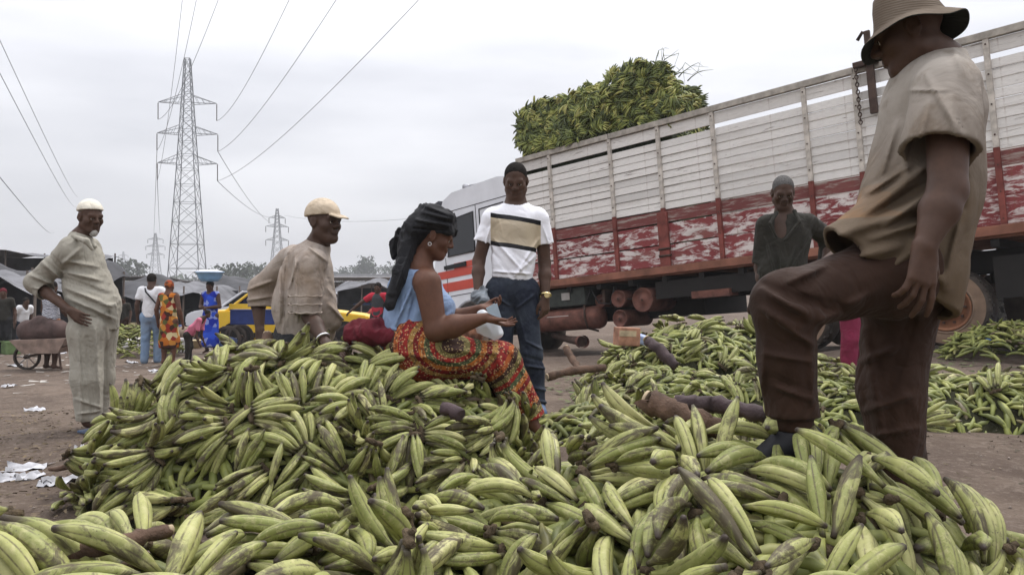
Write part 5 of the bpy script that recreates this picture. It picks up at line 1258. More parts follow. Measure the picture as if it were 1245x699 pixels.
def woman():
    Y = 4.45; J = dict(head=P(529, 288, Y), neck=P(508, 325, Y), chest=P(508, 352, Y), waist=P(505, 395, Y), pelvis=P(512, 432, Y),
             shR=P(520, 345, 4.26), shL=P(513, 342, 4.66), elR=P(530, 402, 4.22), wrR=P(592, 386, 4.20), elL=P(540, 395, 4.70), wrL=P(585, 375, 4.62),
             hipR=P(515, 436, 4.36), hipL=P(515, 436, 4.55), knR=P(612, 442, 4.34), anR=P(645, 512, 4.36), toeR=P(665, 535, 4.34), knL=P(606, 438, 4.58), anL=P(636, 510, 4.62), toeL=P(655, 532, 4.6))
    base = P(560, 545, Y); o = empty('person', base, 'seated woman in a blue sleeveless top, red patterned skirt and black headwrap', 'person')
    M = frame((.94, .05, -.33)); g = A3
    B = body_prims(J, .98, 1.1, (1, 0, 0), 1.42, M, fem=True, hands=[dict(wr=J['wrR'], u=(.93, -.1, -.3), n=(.1, .25, -1), curl=(.2, .3, .35, .4), sc=.95, flip=-1), dict(wr=J['wrL'], u=(.85, -.2, .1), n=(0, .4, -.9), curl=(.6, .65, .7, .7), sc=.92, flip=1)], headsc=1)
    sdf_obj('body', B, H, MAT['skin_brown'], o, base); eyes(J['head'], M, o, base)
    fw = (1, 0, 0)
    T = [rc(P(508, 350, Y), P(506, 400, Y), .165, .185, .08, fw, .95, [(P(510, 418, Y), (.12, 0, -1))]), rc(P(506, 400, Y), P(508, 425, Y), .19, .2, .08, fw, .95, [(P(510, 418, Y), (.12, 0, -1))]), rc(P(535, 372, 4.36), P(538, 374, 4.54), .095, .095, .07),
         rc(P(487, 352, Y), P(488, 395, Y), .08, .09, .08), rc(P(512, 331, 4.36), P(508, 330, 4.56), .045, .045, .06)]
    B_sub = [el(g(P(528, 352, 4.15)), (.085, .13, .11), None, .015, True), el(g(P(513, 322, Y)), (.085, .10, .06), None, .02, True)]
    L = [(P(500, 350, 4.3), P(478, 400, 4.3), .014, .012), (P(505, 360, 4.28), P(492, 410, 4.27), .014, -.01), (P(548, 380, 4.3), P(520, 408, 4.25), .016, .012), (P(478, 400, 4.35), P(520, 412, 4.25), .014, .012), (P(555, 392, 4.35), P(535, 410, 4.3), .012, .012)]
    sdf_obj('blouse', T+B_sub, H, MAT['blue_blouse'], o, base, disp=wr_fold(.0045, 12, 7, (1, 1, .7), folds(L), -.018), cover=cover(J, fw, .98, 1.0, 1, (P(511, 338, Y), (.4, 0, 1)), (P(510, 418, Y), (.12, 0, -1)), {}), grow=.004)
    K = [rc(P(510, 425, 4.36), P(510, 425, 4.56), .21, None, .06), rc(P(505, 410, Y), P(508, 430, Y), .185, .21, .07), rc(P(518, 430, 4.36), P(608, 440, 4.34), .165, .115, .08), rc(P(518, 430, 4.55), P(604, 438, 4.56), .165, .115, .08),
         rc(P(610, 440, 4.36), P(640, 508, 4.38), .125, .13, .06, cut=[(P(640, 514, 4.4), (.2, 0, -1))]), rc(P(606, 438, 4.56), P(634, 508, 4.58), .12, .13, .08, cut=[(P(640, 514, 4.4), (.2, 0, -1))])]
    L = [(P(600, 425, 4.24), P(632, 500, 4.24), .02, .012), (P(618, 430, 4.24), P(650, 500, 4.26), .02, -.012), (P(540, 425, 4.2), P(605, 430, 4.22), .02, .01), (P(490, 430, 4.2), P(560, 442, 4.18), .02, .008)]
    sdf_obj('skirt', K, H, MAT['wax_skirt'], o, base, disp=wr_fold(.005, 11, 8, (1, 1, 1), folds(L), -.025), cover=cover(J, fw, .98, 1.1, legs=True, torso=False))
    hc = g(J['head']); T_ = lambda *p: hc+M@A3(p)
    hw = [el(T_(0, -.02, .062), (.098, .115, .085), M, .03, cut=[(T_(0, .055, .04), M@nrm((0, .45, -.85)))]), el(T_(0, -.09, .035), (.085, .08, .095), M, .03), el(T_(0, -.03, .125), (.07, .09, .035), M, .03), rc(T_(-.07, .06, .055), T_(.07, .06, .055), .025, .025, .03),
          rc(T_(.02, -.12, .0), P(494, 305, 4.42), .055, .045, .04), rc(P(494, 300, 4.40), P(486, 340, 4.32), .042, .034, .03), rc(P(486, 335, 4.32), P(474, 372, 4.27), .036, .024, .03), rc(P(492, 285, 4.48), P(481, 300, 4.5), .04, .03, .02), rc(P(481, 296, 4.48), P(478, 312, 4.48), .028, .014, .02), el(T_(.03, -.04, .13), (.05, .06, .04), M, .02), el(T_(-.02, -.10, .10), (.05, .05, .05), M, .02), el(T_(.05, .02, .115), (.04, .05, .03), M, .02)]
    L = [(T_(-.1, -.1, .02), T_(-.09, .05, .09), .012, .012), (T_(.1, -.12, .05), T_(.09, .06, .08), .012, .014), (T_(.1, -.12, .0), T_(.095, .05, .05), .01, -.012), (T_(.1, -.1, .1), T_(.06, .06, .12), .014, .014), (T_(.06, -.1, .14), T_(.0, .06, .14), .012, .012), (P(500, 300, 4.3), P(482, 350, 4.24), .01, .01)]
    sdf_obj('headwrap', hw, .005, MAT['black_scarf'], o, base, disp=wr_fold(.009, 34, 9, (1, 1, 1), folds(L)))
    mb = MB(); e = T_(.08, -.01, -.05)-g(base); mb.path([Vector(e)+Vector((.009*math.cos(t), 0, .009*math.sin(t))) for t in [2*math.pi*i/16 for i in range(16)]], .0022, 6, True); mb.build('earring', MAT['silver'], o)
    # banknotes held in the near hand
    nb = empty('banknote', P(600, 380, 4.2), 'folded pale blue banknote held in the seated woman\'s near hand', 'money')
    mb = MB(); 
    for i, (dx, rz) in enumerate(((0, 0), (.006, .12))): mb.box((dx, .004*i, .0), (.055, .0012, .085), Euler((.2, R(-28)+rz, .3)))
    mb.build('note', plain('banknote_paper', (.42, .52, .60), .8), nb)
    return o

def tee_man():
    Y = 5.5; J = dict(head=P(627, 220, Y-.02), neck=P(627, 249, Y+.02), chest=P(627, 275, Y), waist=P(624, 318, Y), pelvis=P(622, 350, Y),
             shR=P(595, 268, Y), shL=P(658, 268, Y+.02), elR=P(582, 318, Y+.02), wrR=P(581, 357, 5.38), elL=P(662, 320, Y+.05), wrL=P(663, 362, Y-.05),
             hipR=P(609, 355, Y), hipL=P(637, 355, Y), knR=P(611, 428, 5.46), anR=P(622, 492, 5.56), toeR=P(620, 505, 5.40), knL=P(646, 430, 5.46), anL=P(654, 490, 5.52), toeL=P(658, 502, 5.36))
    base = P(627, 506, Y); o = empty('person', base, 'young man in white T-shirt and jeans standing before the truck cab', 'person')
    M = frame((-.05, -.90, -.42)); g = A3
    B = body_prims(J, 1.0, .95, (0, -1, 0), 1.0, M, hands=[dict(wr=J['wrR'], u=(.25, -.2, -.95), n=(-.9, -.4, 0), curl=(.6, .7, .7, .7), flip=-1), dict(wr=J['wrL'], u=(.0, -.1, -1), n=(.7, -.7, 0), curl=(.4, .6, .8, .8), flip=1)], headsc=1.02)
    sdf_obj('body', B, H, MAT['skin_dark'], o, base); eyes(J['head'], M, o, base, 1.02)
    sdf_obj('hair', hair_prims(J['head'], M, 1.02, .0012, .10), .005, MAT['hair'], o, base, disp=lambda X: .0012*sn(X, 300, 1))
    fw = (0, -1, 0); hem = [(P(624, 341, Y), (-.12, 0, -1))]
    T = [rc(P(627, 272, Y), P(625, 310, Y), .172, .152, .07, fw, .7, hem), rc(P(625, 310, Y), P(622, 350, Y), .152, .158, .06, fw, .8, hem), rc(P(598, 266, Y), P(655, 266, Y+.02), .072, None, .06), rc(P(627, 250, Y+.02), P(627, 272, Y), .07, .12, .05, cut=[(P(627, 251, Y), (0, -.35, 1))]),
         *slv(rc(P(597, 268, Y), P(585, 303, Y+.02), .078, .082, .045, cut=[(P(586, 296, Y+.02), (-.25, 0, -1))]), rc(P(657, 268, Y+.02), P(664, 306, Y+.04), .078, .082, .045, cut=[(P(663, 300, Y+.04), (.15, 0, -1))]))]
    q = lambda x, y, Y=5.36: P(x, y, Y)
    L = [(q(600, 290), q(640, 335), .014, .010), (q(598, 305), q(625, 338), .014, -.009), (q(655, 290), q(630, 330), .014, .010), (q(652, 310), q(625, 336), .013, .009), (q(605, 262), q(612, 290), .012, .007), (q(596, 275), q(590, 298, 5.4), .01, .007), (q(660, 275), q(668, 298, 5.4), .01, .007), (q(600, 330), q(645, 333), .012, .01), (q(615, 300), q(645, 322), .012, -.008)]
    sdf_obj('tshirt', T, H, MAT['tee'], o, base, disp=wr_fold(.005, 13, 11, (1, 1, .7), folds(L), -.016), shell=.011, cover=cover(J, fw, 1.0, .95, 1.0, (P(627, 252, Y), (0, -.35, 1)), hem[0], {}))
    K = [rc(g(J['hipL']), g(J['hipR']), .105, None, .04, fw, .9), rc(g(J['pelvis']), P(623, 335, Y), .145, .14, .04, fw, .8),
         rc(g(J['hipR']), g(J['knR']), .10, .075, .03), rc(g(J['knR']), P(620, 500, 5.54), .075, .068, .03, cut=[(P(620, 498, 5.5), (0, 0, -1))]), rc(g(J['hipL']), g(J['knL']), .10, .080, .03), rc(g(J['knL']), P(654, 502, 5.5), .08, .072, .03, cut=[(P(654, 499, 5.5), (0, 0, -1))])]
    q = lambda x, y, Y=5.38: P(x, y, Y)
    L = [(q(600, 360), q(620, 372), .012, .01), (q(650, 358), q(628, 375), .012, .01), (q(640, 415), q(660, 425), .012, .01), (q(634, 432), q(662, 440), .012, -.01), (q(640, 445), q(664, 448), .012, .01), (q(645, 470), q(666, 475), .012, .01), (q(646, 485), q(668, 490), .012, .011), (q(630, 380), q(640, 420), .014, .008), (q(600, 390), q(606, 430), .014, -.008), (q(652, 350), q(656, 375), .008, .008)]
    sdf_obj('jeans', K, H, MAT['jeans'], o, base, disp=wr_fold(.006, 13, 13, (1, 1, .8), folds(L), -.014), cover=cover(J, fw, 1.0, .95, legs=True, torso=False))
    for s in 'LR':
        a, t = g(J['an'+s]), g(J['toe'+s]); sdf_obj('shoe', [rc(a-(0, 0, .02), t, .05, .036, .02), rc(t-(0, 0, .012), a-(0, 0, .035), .04, .04, .02)], .006, [MAT['sandal_blue']], o, base)
    d = Vector(nrm(g(J['wrL'])-g(J['elL']))); q_ = d.to_track_quat('Z', 'Y'); c = J['wrL']-d*.02-base; mb = MB()
    mb.path([c+q_ @ Vector((.036*math.cos(t), .036*math.sin(t), 0)) for t in [2*math.pi*i/20 for i in range(20)]], .009, 6, True); mb.tube(c+Vector((.01, -.042, 0)), c+Vector((.008, -.032, 0)), .019, .019, 14); mb.build('wristwatch', MAT['gold'], o)
    return o

def dark_shirt_man():
    Y = 5.9; J = dict(head=P(952, 234, Y-.03), neck=P(954, 262, Y+.02), chest=P(956, 290, Y), waist=P(950, 330, Y), pelvis=P(950, 360, Y),
             shR=P(928, 276, Y), shL=P(985, 274, Y+.02), elR=P(924, 326, Y+.06), wrR=P(930, 360, 5.85), elL=P(1012, 292, Y+.1), wrL=P(1000, 330, 5.9),
             hipR=P(940, 362, Y), hipL=P(964, 362, Y), knR=P(941, 432, 5.86), anR=P(941, 500, 5.95), toeR=P(936, 508, 5.80), knL=P(966, 432, 5.86), anL=P(970, 500, 5.95), toeL=P(972, 508, 5.8))
    base = P(952, 512, Y); o = empty('person', base, 'grey-haired man in open dark olive shirt standing beside the truck', 'person')
    M = frame((-.15, -.88, -.45)); g = A3
    B = body_prims(J, .98, 1.0, (0, -1, 0), 1.0, M, old=True, hands=[dict(wr=J['wrR'], u=(.2, -.2, -1), n=(-.8, -.5, 0), flip=-1), dict(wr=J['wrL'], u=(-.3, -.2, -1), n=(.8, -.5, 0), flip=1)])
    sdf_obj('body', B, .006, MAT['skin_black'], o, base); eyes(J['head'], M, o, base)
    sdf_obj('hair', hair_prims(J['head'], M, 1.0, .0008, .10), .0055, MAT['grey_hair'], o, base)
    fw = (0, -1, 0); hem = [(P(950, 368, Y), (0, 0, -1))]
    T = [rc(P(957, 288, Y), P(951, 330, Y), .185, .175, .07, fw, .72, hem), rc(P(951, 330, Y), P(950, 370, Y), .178, .18, .06, fw, .76, hem), rc(P(934, 271, Y), P(980, 270, Y), .075, None, .06),
         *slv(rc(P(930, 274, Y), P(924, 322, Y+.05), .08, .07, .045, cut=[(P(924, 322, Y+.05), (-.1, 0, -1))]), rc(P(984, 273, Y), P(1010, 291, Y+.1), .08, .078, .045), rc(P(1010, 291, Y+.1), P(1004, 318, 6.0), .075, .07, .045)),
         el(g(P(952, 262, 5.76)), (.052, .12, .05), None, .012, True), rc(P(952, 268, 5.74), P(952, 290, 5.74), .04, .006, .01)]
    T[-1].t = 'rc'; v = T.pop()
    cutv = [el(g(P(951, 270, 5.74)), (.058, .10, .13), None, .012, True)]
    L = [(P(930, 290, 5.75), P(945, 340, 5.74), .014, .012), (P(940, 300, 5.74), P(950, 350, 5.74), .014, -.012), (P(985, 290, 5.77), P(960, 330, 5.75), .014, .013), (P(990, 265, 5.82), P(975, 300, 5.78), .012, .01), (P(968, 300, 5.76), P(950, 345, 5.74), .012, .01), (P(948, 300, 5.72), P(948, 365, 5.72), .006, .008)]
    sdf_obj('shirt', T+cutv, .006, MAT['dark_shirt'], o, base, disp=wr_fold(.005, 13, 15, (1, 1, .7), folds(L), -.012), shell=.014)
    sdf_obj('collar', [rc(P(944, 259, 5.82), P(936, 272, 5.745), .016, .012, .01), rc(P(936, 272, 5.745), P(944, 288, 5.735), .013, .008, .01), rc(P(966, 257, 5.82), P(972, 270, 5.75), .016, .012, .01), rc(P(972, 270, 5.75), P(954, 292, 5.735), .013, .008, .01)], .005, MAT['dark_shirt'], o, base)
    K = [rc(g(J['hipL']), g(J['hipR']), .13, None, .05), rc(g(J['pelvis']), g(J['waist']), .15, .14, .05, fw, .8)]
    for s in 'LR': K += [rc(g(J['hip'+s]), g(J['kn'+s]), .11, .085, .05), rc(g(J['kn'+s]), g(J['an'+s]), .085, .075, .04)]
    sdf_obj('trousers', K, .009, MAT['black_trousers'], o, base, disp=wr_fold(.005, 12, 16))
    return o
PEOPLE = (big_man, old_man, cap_man, woman, tee_man, dark_shirt_man)
for f_ in PEOPLE: f_()
# ------------------------------------------------------------------ finger meshes
def plantain_skin(name, near=True):
    k = NM(name, .5, .4); uv = k.sep(k.co('UV')); u, t = uv[0], uv[1]; rn = k.n('ShaderNodeObjectInfo').outputs['Random']
    cv = k.n('ShaderNodeCombineXYZ'); k.l(k.math('MULTIPLY', rn, 53.), cv.inputs[0]); k.l(k.math('MULTIPLY', rn, 17.), cv.inputs[1]); va = k.n('ShaderNodeVectorMath'); k.l(k.co(), va.inputs[0]); k.l(cv.outputs[0], va.inputs[1]); v = va.outputs[0]
    base = k.ramp(rn, [(0, (.185, .196, .052)), (.25, (.315, .322, .098)), (.5, (.440, .430, .170)), (.75, (.240, .262, .068)), (1, (.540, .505, .235))])
    f1 = k.noise(9, 5, .6, v); base = k.mix(k.ramp(f1, [(.35, 0), (.65, .7)]), base, (.140, .165, .038))
    f2 = k.noise(42, 6, .65, v, .8); base = k.mix(k.ramp(f2, [(.50, 0), (.68, .6)]), base, (.46, .42, .22))
    rd = k.math('ABSOLUTE', k.math('SUBTRACT', k.math('FRACT', k.math('MULTIPLY', u, 5)), .5)); fr = k.noise(30, 4, .6, v)
    rdm = k.math('MULTIPLY', k.ramp(rd, [(.36, 0), (.48, 1)]), k.ramp(fr, [(.34, 0), (.56, .8)])); base = k.mix(rdm, base, (.065, .045, .028))
    ms_ = k.n('ShaderNodeMapping'); ms_.inputs['Scale'].default_value = (.38, 1, 1); k.l(v, ms_.inputs[0]); br = k.noise(20, 8, .72, ms_.outputs[0], .8); thr = k.math('MULTIPLY_ADD', k.math('FRACT', k.math('MULTIPLY', rn, 7.31)), .26, .42); dm = k.math('SUBTRACT', br, thr); base = k.mix(k.ramp(dm, [(.0, 0), (.05, .55), (.11, .9)]), base, (.062, .044, .030))
    sp_ = k.vor(95, v); sm = k.math('MULTIPLY', k.ramp(sp_, [(.10, .8), (.2, 0)]), k.ramp(f1, [(.4, 0), (.6, 1)])); base = k.mix(sm, base, (.05, .035, .02))
    tn = k.math('ADD', t, k.math('MULTIPLY', k.math('SUBTRACT', k.noise(25, 3, .5, v), .5), .10))
    base = k.mix(k.ramp(tn, [(.02, .9), (.10, .12), (.2, 0), (.86, 0), (.93, .55), (.97, 1)]), base, (.040, .028, .020)); k.col(base)
    k.rough(k.ramp(br, [(.4, .52), (.7, .8)])); b1 = k.bump(f2, .25, .004); k.bump(br, .3, .003, b1)
    return k.m
SKIN = plantain_skin('green_plantain_skin')
CROWN = plain('dark_cut_crown', (.085, .062, .038), .9, 0, .5, 30, .2, .6)
def finger_mesh(bend, seed, rings=15, n=15, rs_=1.0):
    r_ = np.random.RandomState(seed); L = .24; ts = np.linspace(0, 1, rings)**1.0; ts = np.concatenate([[0, .05, .12], np.linspace(.2, .84, rings-7), [.90, .95, .985, 1.]])
    prof_t = [0, .05, .12, .2, .32, .5, .68, .8, .88, .93, .965, .985, 1]; prof_r = [.0075, .0080, .0100, .0150, .0205, .0232, .0222, .0185, .0140, .0100, .0078, .0074, .0040]
    V = []; UV = []; ph = r_.rand()*6.28; tw = r_.uniform(-.5, .5); fl = r_.uniform(.88, 1.0)
    for t in ts:
        c = fspine(t, bend, L); ang = bend*t; tx = np.array([math.cos(ang), 0, -math.sin(ang)]); nz = np.array([math.sin(ang), 0, math.cos(ang)]); ny = np.array([0, 1., 0])
        R0 = np.interp(t, prof_t, prof_r)*rs_*(1+.03*math.sin(9*t+seed))
        for k in range(n):
            a = 2*math.pi*k/n; q = (k*5/n+.0) % 1.0; aa = (q-.5)*2*math.pi/5; poly = math.cos(math.pi/5)/math.cos(aa); sharp = 1.0*min(1, max(0, (t-.03)/.2)); rr = R0*((1-sharp)+sharp*poly*1.09)
            b = a+ph+tw*t; V.append(c+ny*(rr*math.cos(b)*fl)+nz*(rr*math.sin(b))); UV.append(((k/n+.5/5) % 1.0, t))
    m = len(ts); V.append(fspine(1, bend, L)+0); V.append(fspine(0, bend, L)); Fq = []; U = []
    for i in range(m-1):
        for k in range(n):
            k2 = (k+1) % n; Fq.append((i*n+k, i*n+k2, (i+1)*n+k2, (i+1)*n+k)); u0 = k/n+.1; u1 = (k+1)/n+.1; U += [(u0, ts[i]), (u1, ts[i]), (u1, ts[i+1]), (u0, ts[i+1])]
    for k in range(n):
        k2 = (k+1) % n; Fq.append(((m-1)*n+k, (m-1)*n+k2, m*n, m*n)); U += [(0, 1)]*4; Fq.append((k2, k, m*n+1, m*n+1)); U += [(0, 0)]*4
    me = bpy.data.meshes.new('plantain'); Fl = [tuple(dict.fromkeys(f)) for f in Fq]; me.from_pydata([tuple(v) for v in V], [], Fl)
    uvl = me.uv_layers.new(name='uv'); li = 0; flat = []
    for f, q in zip(Fl, range(len(Fq))): flat += U[q*4:q*4+len(f)]
    uvl.data.foreach_set('uv', np.array(flat, dtype=np.float32).ravel()); me.polygons.foreach_set('use_smooth', np.ones(len(Fl), dtype=bool)); me.update(); me.validate()
    me.materials.append(SKIN); return me
FM = {}
def fmesh(bend, var):
    b = max(-8, min(8, round(bend/.17))); 
    if b == 0: b = 1
    key = (b, var % 3)
    if key not in FM: FM[key] = finger_mesh(b*.17, b*7+var+100)
    return FM[key]
def crown_mesh(seed, w):
    r_ = np.random.RandomState(seed); m = MB(); k = 6
    m.path([(-.012+.004*math.sin(i), (i/(k-1)-.5)*w, .008+.003*math.cos(i*2)) for i in range(k)], [.008, .012, .014, .013, .012, .008], 7); m.path([(-.006, 0, .010), (-.024, .004, .014), (-.032, .0, .02)], [.011, .009, .007], 6)
    bmesh.ops.recalc_face_normals(m.bm, faces=m.bm.faces); me = bpy.data.meshes.new('crown'); m.bm.to_mesh(me); m.bm.free(); me.materials.append(CROWN); return me
CRM = {w: crown_mesh(w, w*.02) for w in range(1, 8)}
NUM = ['zero', 'one', 'two', 'three', 'four', 'five', 'six', 'seven', 'eight', 'nine', 'ten', 'eleven', 'twelve', 'thirteen', 'fourteen']
def ordn(n): return '%d%s' % (n, 'th' if 10 <= n % 100 <= 20 else {1: 'st', 2: 'nd', 3: 'rd'}.get(n % 10, 'th'))
hands = []
for ln in HANDS.strip().split('\n'):
    q = ln.split(); hp = q[0]; seed, n, x, y, z, rx, ry, rz = map(int, q[1:]); c = A3((x, y, z))/1000; e = (rx/100, ry/100, rz/100); M = eulM(e)
    lay = hand_layout(seed, n, {'A': .235, 'B': .245, 'C': .24}[hp]); mid = c+M@A3((.12, 0, 0)); px = CX+F*mid[0]/mid[1]; py = HY-(mid[2]-CZ)*F/mid[1]; tip = M[:, 0]
    hands.append(dict(hp=hp, seed=seed, n=n, c=c, e=e, lay=lay, px=px, py=py, tip=tip, y=mid[1]))
HN = {'A': 'middle heap', 'B': 'nearest heap', 'C': 'truckside heap'}
HG = {'A': 'plantain bunches of the middle heap', 'B': 'plantain bunches of the nearest heap', 'C': 'plantain bunches of the heaps beside the truck'}
for hp in 'ABC':
    L_ = sorted([h for h in hands if h['hp'] == hp], key=lambda h: h['py']); nr = 8 if hp != 'B' else 6; per = math.ceil(len(L_)/nr)
    for r_ in range(nr):
        row = sorted(L_[r_*per:(r_+1)*per], key=lambda h: h['px'])
        for i, h in enumerate(row):
            t = h['tip']; d = 'left' if t[0] < -.6 else ('right' if t[0] > .6 else ('up' if t[2] > .5 else ('down' if t[2] < -.55 else ('away' if t[1] > 0 else 'forward'))))
            h['label'] = '%s-finger bunch, %s from left in %s row of the %s, tips pointing %s' % (NUM[h['n']], ordn(i+1), ('top', '2nd', '3rd', '4th', '5th', '6th', '7th', '8th')[r_] if r_ < nr-1 else 'bottom', HN[hp], d)
for h in hands:
    o = empty('plantain_bunch', h['c'], h['label'], 'plantains', HG[h['hp']]); o.rotation_euler = Euler(h['e'], 'XYZ')
    for j, (b, yaw, pt, bend, L) in enumerate(h['lay']):
        f = bpy.data.objects.new('plantain', fmesh(bend, h['seed']+j)); COL.objects.link(f); f.parent = o; f.location = b
        Mm = Rz(yaw)@Ry(-pt); f.rotation_euler = Matrix(Mm.tolist()).to_euler(); s_ = L/.24; w_ = random.uniform(.92, 1.18)*(.95 if h['hp'] == 'B' else .93); f.scale = (s_, s_*w_, s_*w_)
    c = bpy.data.objects.new('crown', CRM[max(1, min(7, (h['n']+1)//2))]); COL.objects.link(c); c.parent = o
# ------------------------------------------------------------------ what lies underneath: heap bodies and the uncounted fruit between the bunches
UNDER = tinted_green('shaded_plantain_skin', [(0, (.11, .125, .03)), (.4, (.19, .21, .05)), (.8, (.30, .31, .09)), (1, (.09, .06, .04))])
COREM = plain('dark_heap_filler', (.024, .024, .012), .95, 0, .6, 12, .1, .9)  # plain dark filler mound under the bunches, keeps their gaps from showing through
for hp, fn, xr, yr, nfi, nm in (('A', hA, (-2.35, .3), (3.2, 4.95), 1500, 'middle'), ('B', hB, (-1.9, 2.6), (1.1, 3.1), 1500, 'near'), ('C', hC, (-.1, 5.2), (4.2, 8.9), 3200, 'truck')):
    st = .04; xs, ys = np.meshgrid(np.arange(xr[0], xr[1], st), np.arange(yr[0], yr[1], st), indexing='ij'); z = fn(xs, ys)-.085; z = np.maximum(z, ground_np(xs, ys)-.05); Pn = np.stack([xs, ys, 0*xs], -1); z = z+.012*sn(Pn, 22, 3)*(z > .02)
    nx, ny = xs.shape; V = np.stack([xs, ys, z], -1).reshape(-1, 3); i, j = np.meshgrid(np.arange(nx-1), np.arange(ny-1), indexing='ij'); Fq = np.stack([i*ny+j, (i+1)*ny+j, (i+1)*ny+j+1, i*ny+j+1], -1).reshape(-1, 4)
    zz = (fn(xs, ys) > -.05).reshape(-1); Fq = Fq[zz[Fq].any(1)]
    tag(mobj('heap_core', mesh_np('heap_core', V, Fq), COREM), 'dark filler mound closing the gaps under the %s plantain heap' % nm, 'heap', kind='stuff')
    rs = np.random.RandomState(ord(hp)); C = []; D = []; U = []
    while len(C) < nfi:
        x, y = rs.uniform(*xr), rs.uniform(*yr); z0 = float(fn(np.array(x), np.array(y)))
        if z0 < .0: continue
        e = .03; gx = float(fn(np.array(x+e), np.array(y))-fn(np.array(x-e), np.array(y)))/.06; gy = float(fn(np.array(x), np.array(y+e))-fn(np.array(x), np.array(y-e)))/.06; nn = nrm((-np.clip(gx, -2, 2), -np.clip(gy, -2, 2), 1))
        C.append((x, y, z0-.055-rs.rand()*.03*1.0)-A3(nn)*0); d = rs.normal(size=3); d = d-nn*(d@nn)*.9; D.append(d); U.append(nn+rs.normal(size=3)*.3)
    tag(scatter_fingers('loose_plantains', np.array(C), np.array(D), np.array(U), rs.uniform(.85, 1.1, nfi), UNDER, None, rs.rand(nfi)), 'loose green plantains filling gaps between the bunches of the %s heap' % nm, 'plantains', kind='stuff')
# ------------------------------------------------------------------ far people of the market (small in the picture, same construction)
def std_joints(px, Y, ht=1.65, yaw=0, armL=None, armR=None, lean=0, step=.0, z=None):
    """yaw 0 faces the camera (-Y); returns world joints. arm: (elbow, wrist) in the body frame x right(seen), y forward, z up, metres at 1.7 m"""
    s = ht/1.7; x = (px-CX)/F*Y; z0 = gz(x, Y) if z is None else z; c, n = math.cos(yaw), math.sin(yaw)
    def W(a, f, u): f = f+lean*max(0, u-.9); X_, Y_ = a*s, -f*s; return A3((x+X_*c-Y_*n, Y+X_*n+Y_*c, z0+u*s))
    aR = armR or ((-.25, -.03, 1.12), (-.27, .05, .86)); aL = armL or ((.25, -.03, 1.12), (.27, .05, .86))
    J = dict(head=W(0, .03, 1.58), neck=W(0, 0, 1.42), chest=W(0, 0, 1.27), waist=W(0, 0, 1.05), pelvis=W(0, 0, .90), shR=W(-.18, 0, 1.38), shL=W(.18, 0, 1.38), elR=W(*aR[0]), wrR=W(*aR[1]), elL=W(*aL[0]), wrL=W(*aL[1]),
             hipR=W(-.09, 0, .88), hipL=W(.09, 0, .88), knR=W(-.10, .03+step, .48), knL=W(.10, .03-step, .48), anR=W(-.10, -.02+step, .07), anL=W(.10, -.02-step, .07), toeR=W(-.11, .14+step, .03), toeL=W(.11, .14-step, .03))
    fwd = A3((n, -c, 0)); return J, fwd, A3((x, Y, z0)), s, W
def walker(label, px, Y, ht, yaw, top, bottom, skinm='skin_dark', skirt=False, sleeves=True, hair='hair', h=.018, headpitch=-.15, group=None, hem=.5, long_top=False, **kw):
    J, fw, base, s, W = std_joints(px, Y, ht, yaw, **kw); o = empty('person', base, label, 'person', group)
    M = frame(fw+A3((0, 0, headpitch))); g = A3
    hp = []
    for q, fl in (('R', -1), ('L', 1)): hp.append(dict(wr=J['wr'+q], u=g(J['wr'+q])-g(J['el'+q]), n=np.cross(fw, (0, 0, 1))*(-fl)+A3((.01, .02, .01)), flip=fl, sc=s))
    sdf_obj('body', body_prims(J, s, 1.0, fw, 1.0, M, hands=hp, headsc=s), h*.7, MAT[skinm], o, base)
    if hair: sdf_obj('hair', hair_prims(J['head'], M, s, .008), h*.6, MAT[hair], o, base)
    zt = -1
    T = [rc(J['chest'], J['waist'], .155*s, .145*s, .06, fw, .8), rc(J['waist'], J['pelvis'], .145*s, .16*s, .06, fw, .85, [(g(J['pelvis'])-A3((0, 0, .25 if long_top else .02)), (0, 0, -1))]), rc(g(J['shL'])*.85+g(J['neck'])*.15, g(J['shR'])*.85+g(J['neck'])*.15, .07*s, None, .06)]
    if sleeves:
        for q in 'LR': e = g(J['sh'+q])*.35+g(J['el'+q])*.65; T.append(rc(J['sh'+q], e, .072*s, .066*s, .04, cut=[(e, nrm(e-g(J['sh'+q])))]))
    sdf_obj('top', T, h, top, o, base, disp=lambda X: .008*ridge(X, 9, 3))
    if skirt:
        K = [rc(J['pelvis'], W(0, .02, hem+.1), .175*s, .19*s, .06, fw, .85), rc(W(0, .02, hem+.1), W(0, .02, hem), .19*s, .195*s, .05, fw, .85, [(W(0, 0, hem-.04), (0, 0, -1))])]
        sdf_obj('wrap_skirt', K, h, bottom, o, base, disp=lambda X: .012*ridge(X, 8, 5, (1, 1, .3)))
    else:
        K = [rc(J['hipL'], J['hipR'], .12*s, None, .04)]
        for q in 'LR': K += [rc(J['hip'+q], J['kn'+q], .10*s, .08*s, .04), rc(J['kn'+q], J['an'+q], .08*s, .07*s, .03)]
        sdf_obj('trousers', K, h, bottom, o, base, disp=lambda X: .006*ridge(X, 10, 5))
    return o, J, M, W
def print_cloth(name, cols, sc=9, kind='vor'):
    k = NM(name, .9, .15); v = k.vor(sc, out='Color') if kind == 'vor' else k.wave(sc, None, 'BANDS', 'Z', 8, 2)
    if kind == 'vor': r_ = k.sep(v)[0]
    else: r_ = v
    n = len(cols); k.col(k.ramp(r_, [(i/n, c) for i, c in enumerate(cols)], True)); return k.m
ORP = print_cloth('orange_print', [(.42, .13, .02), (.05, .02, .015), (.50, .22, .04), (.25, .03, .02), (.55, .45, .25), (.10, .10, .03)], 11)
WRP = print_cloth('wrap_print', [(.50, .22, .03), (.03, .02, .02), (.60, .58, .52), (.08, .10, .05), (.42, .14, .03)], 8)
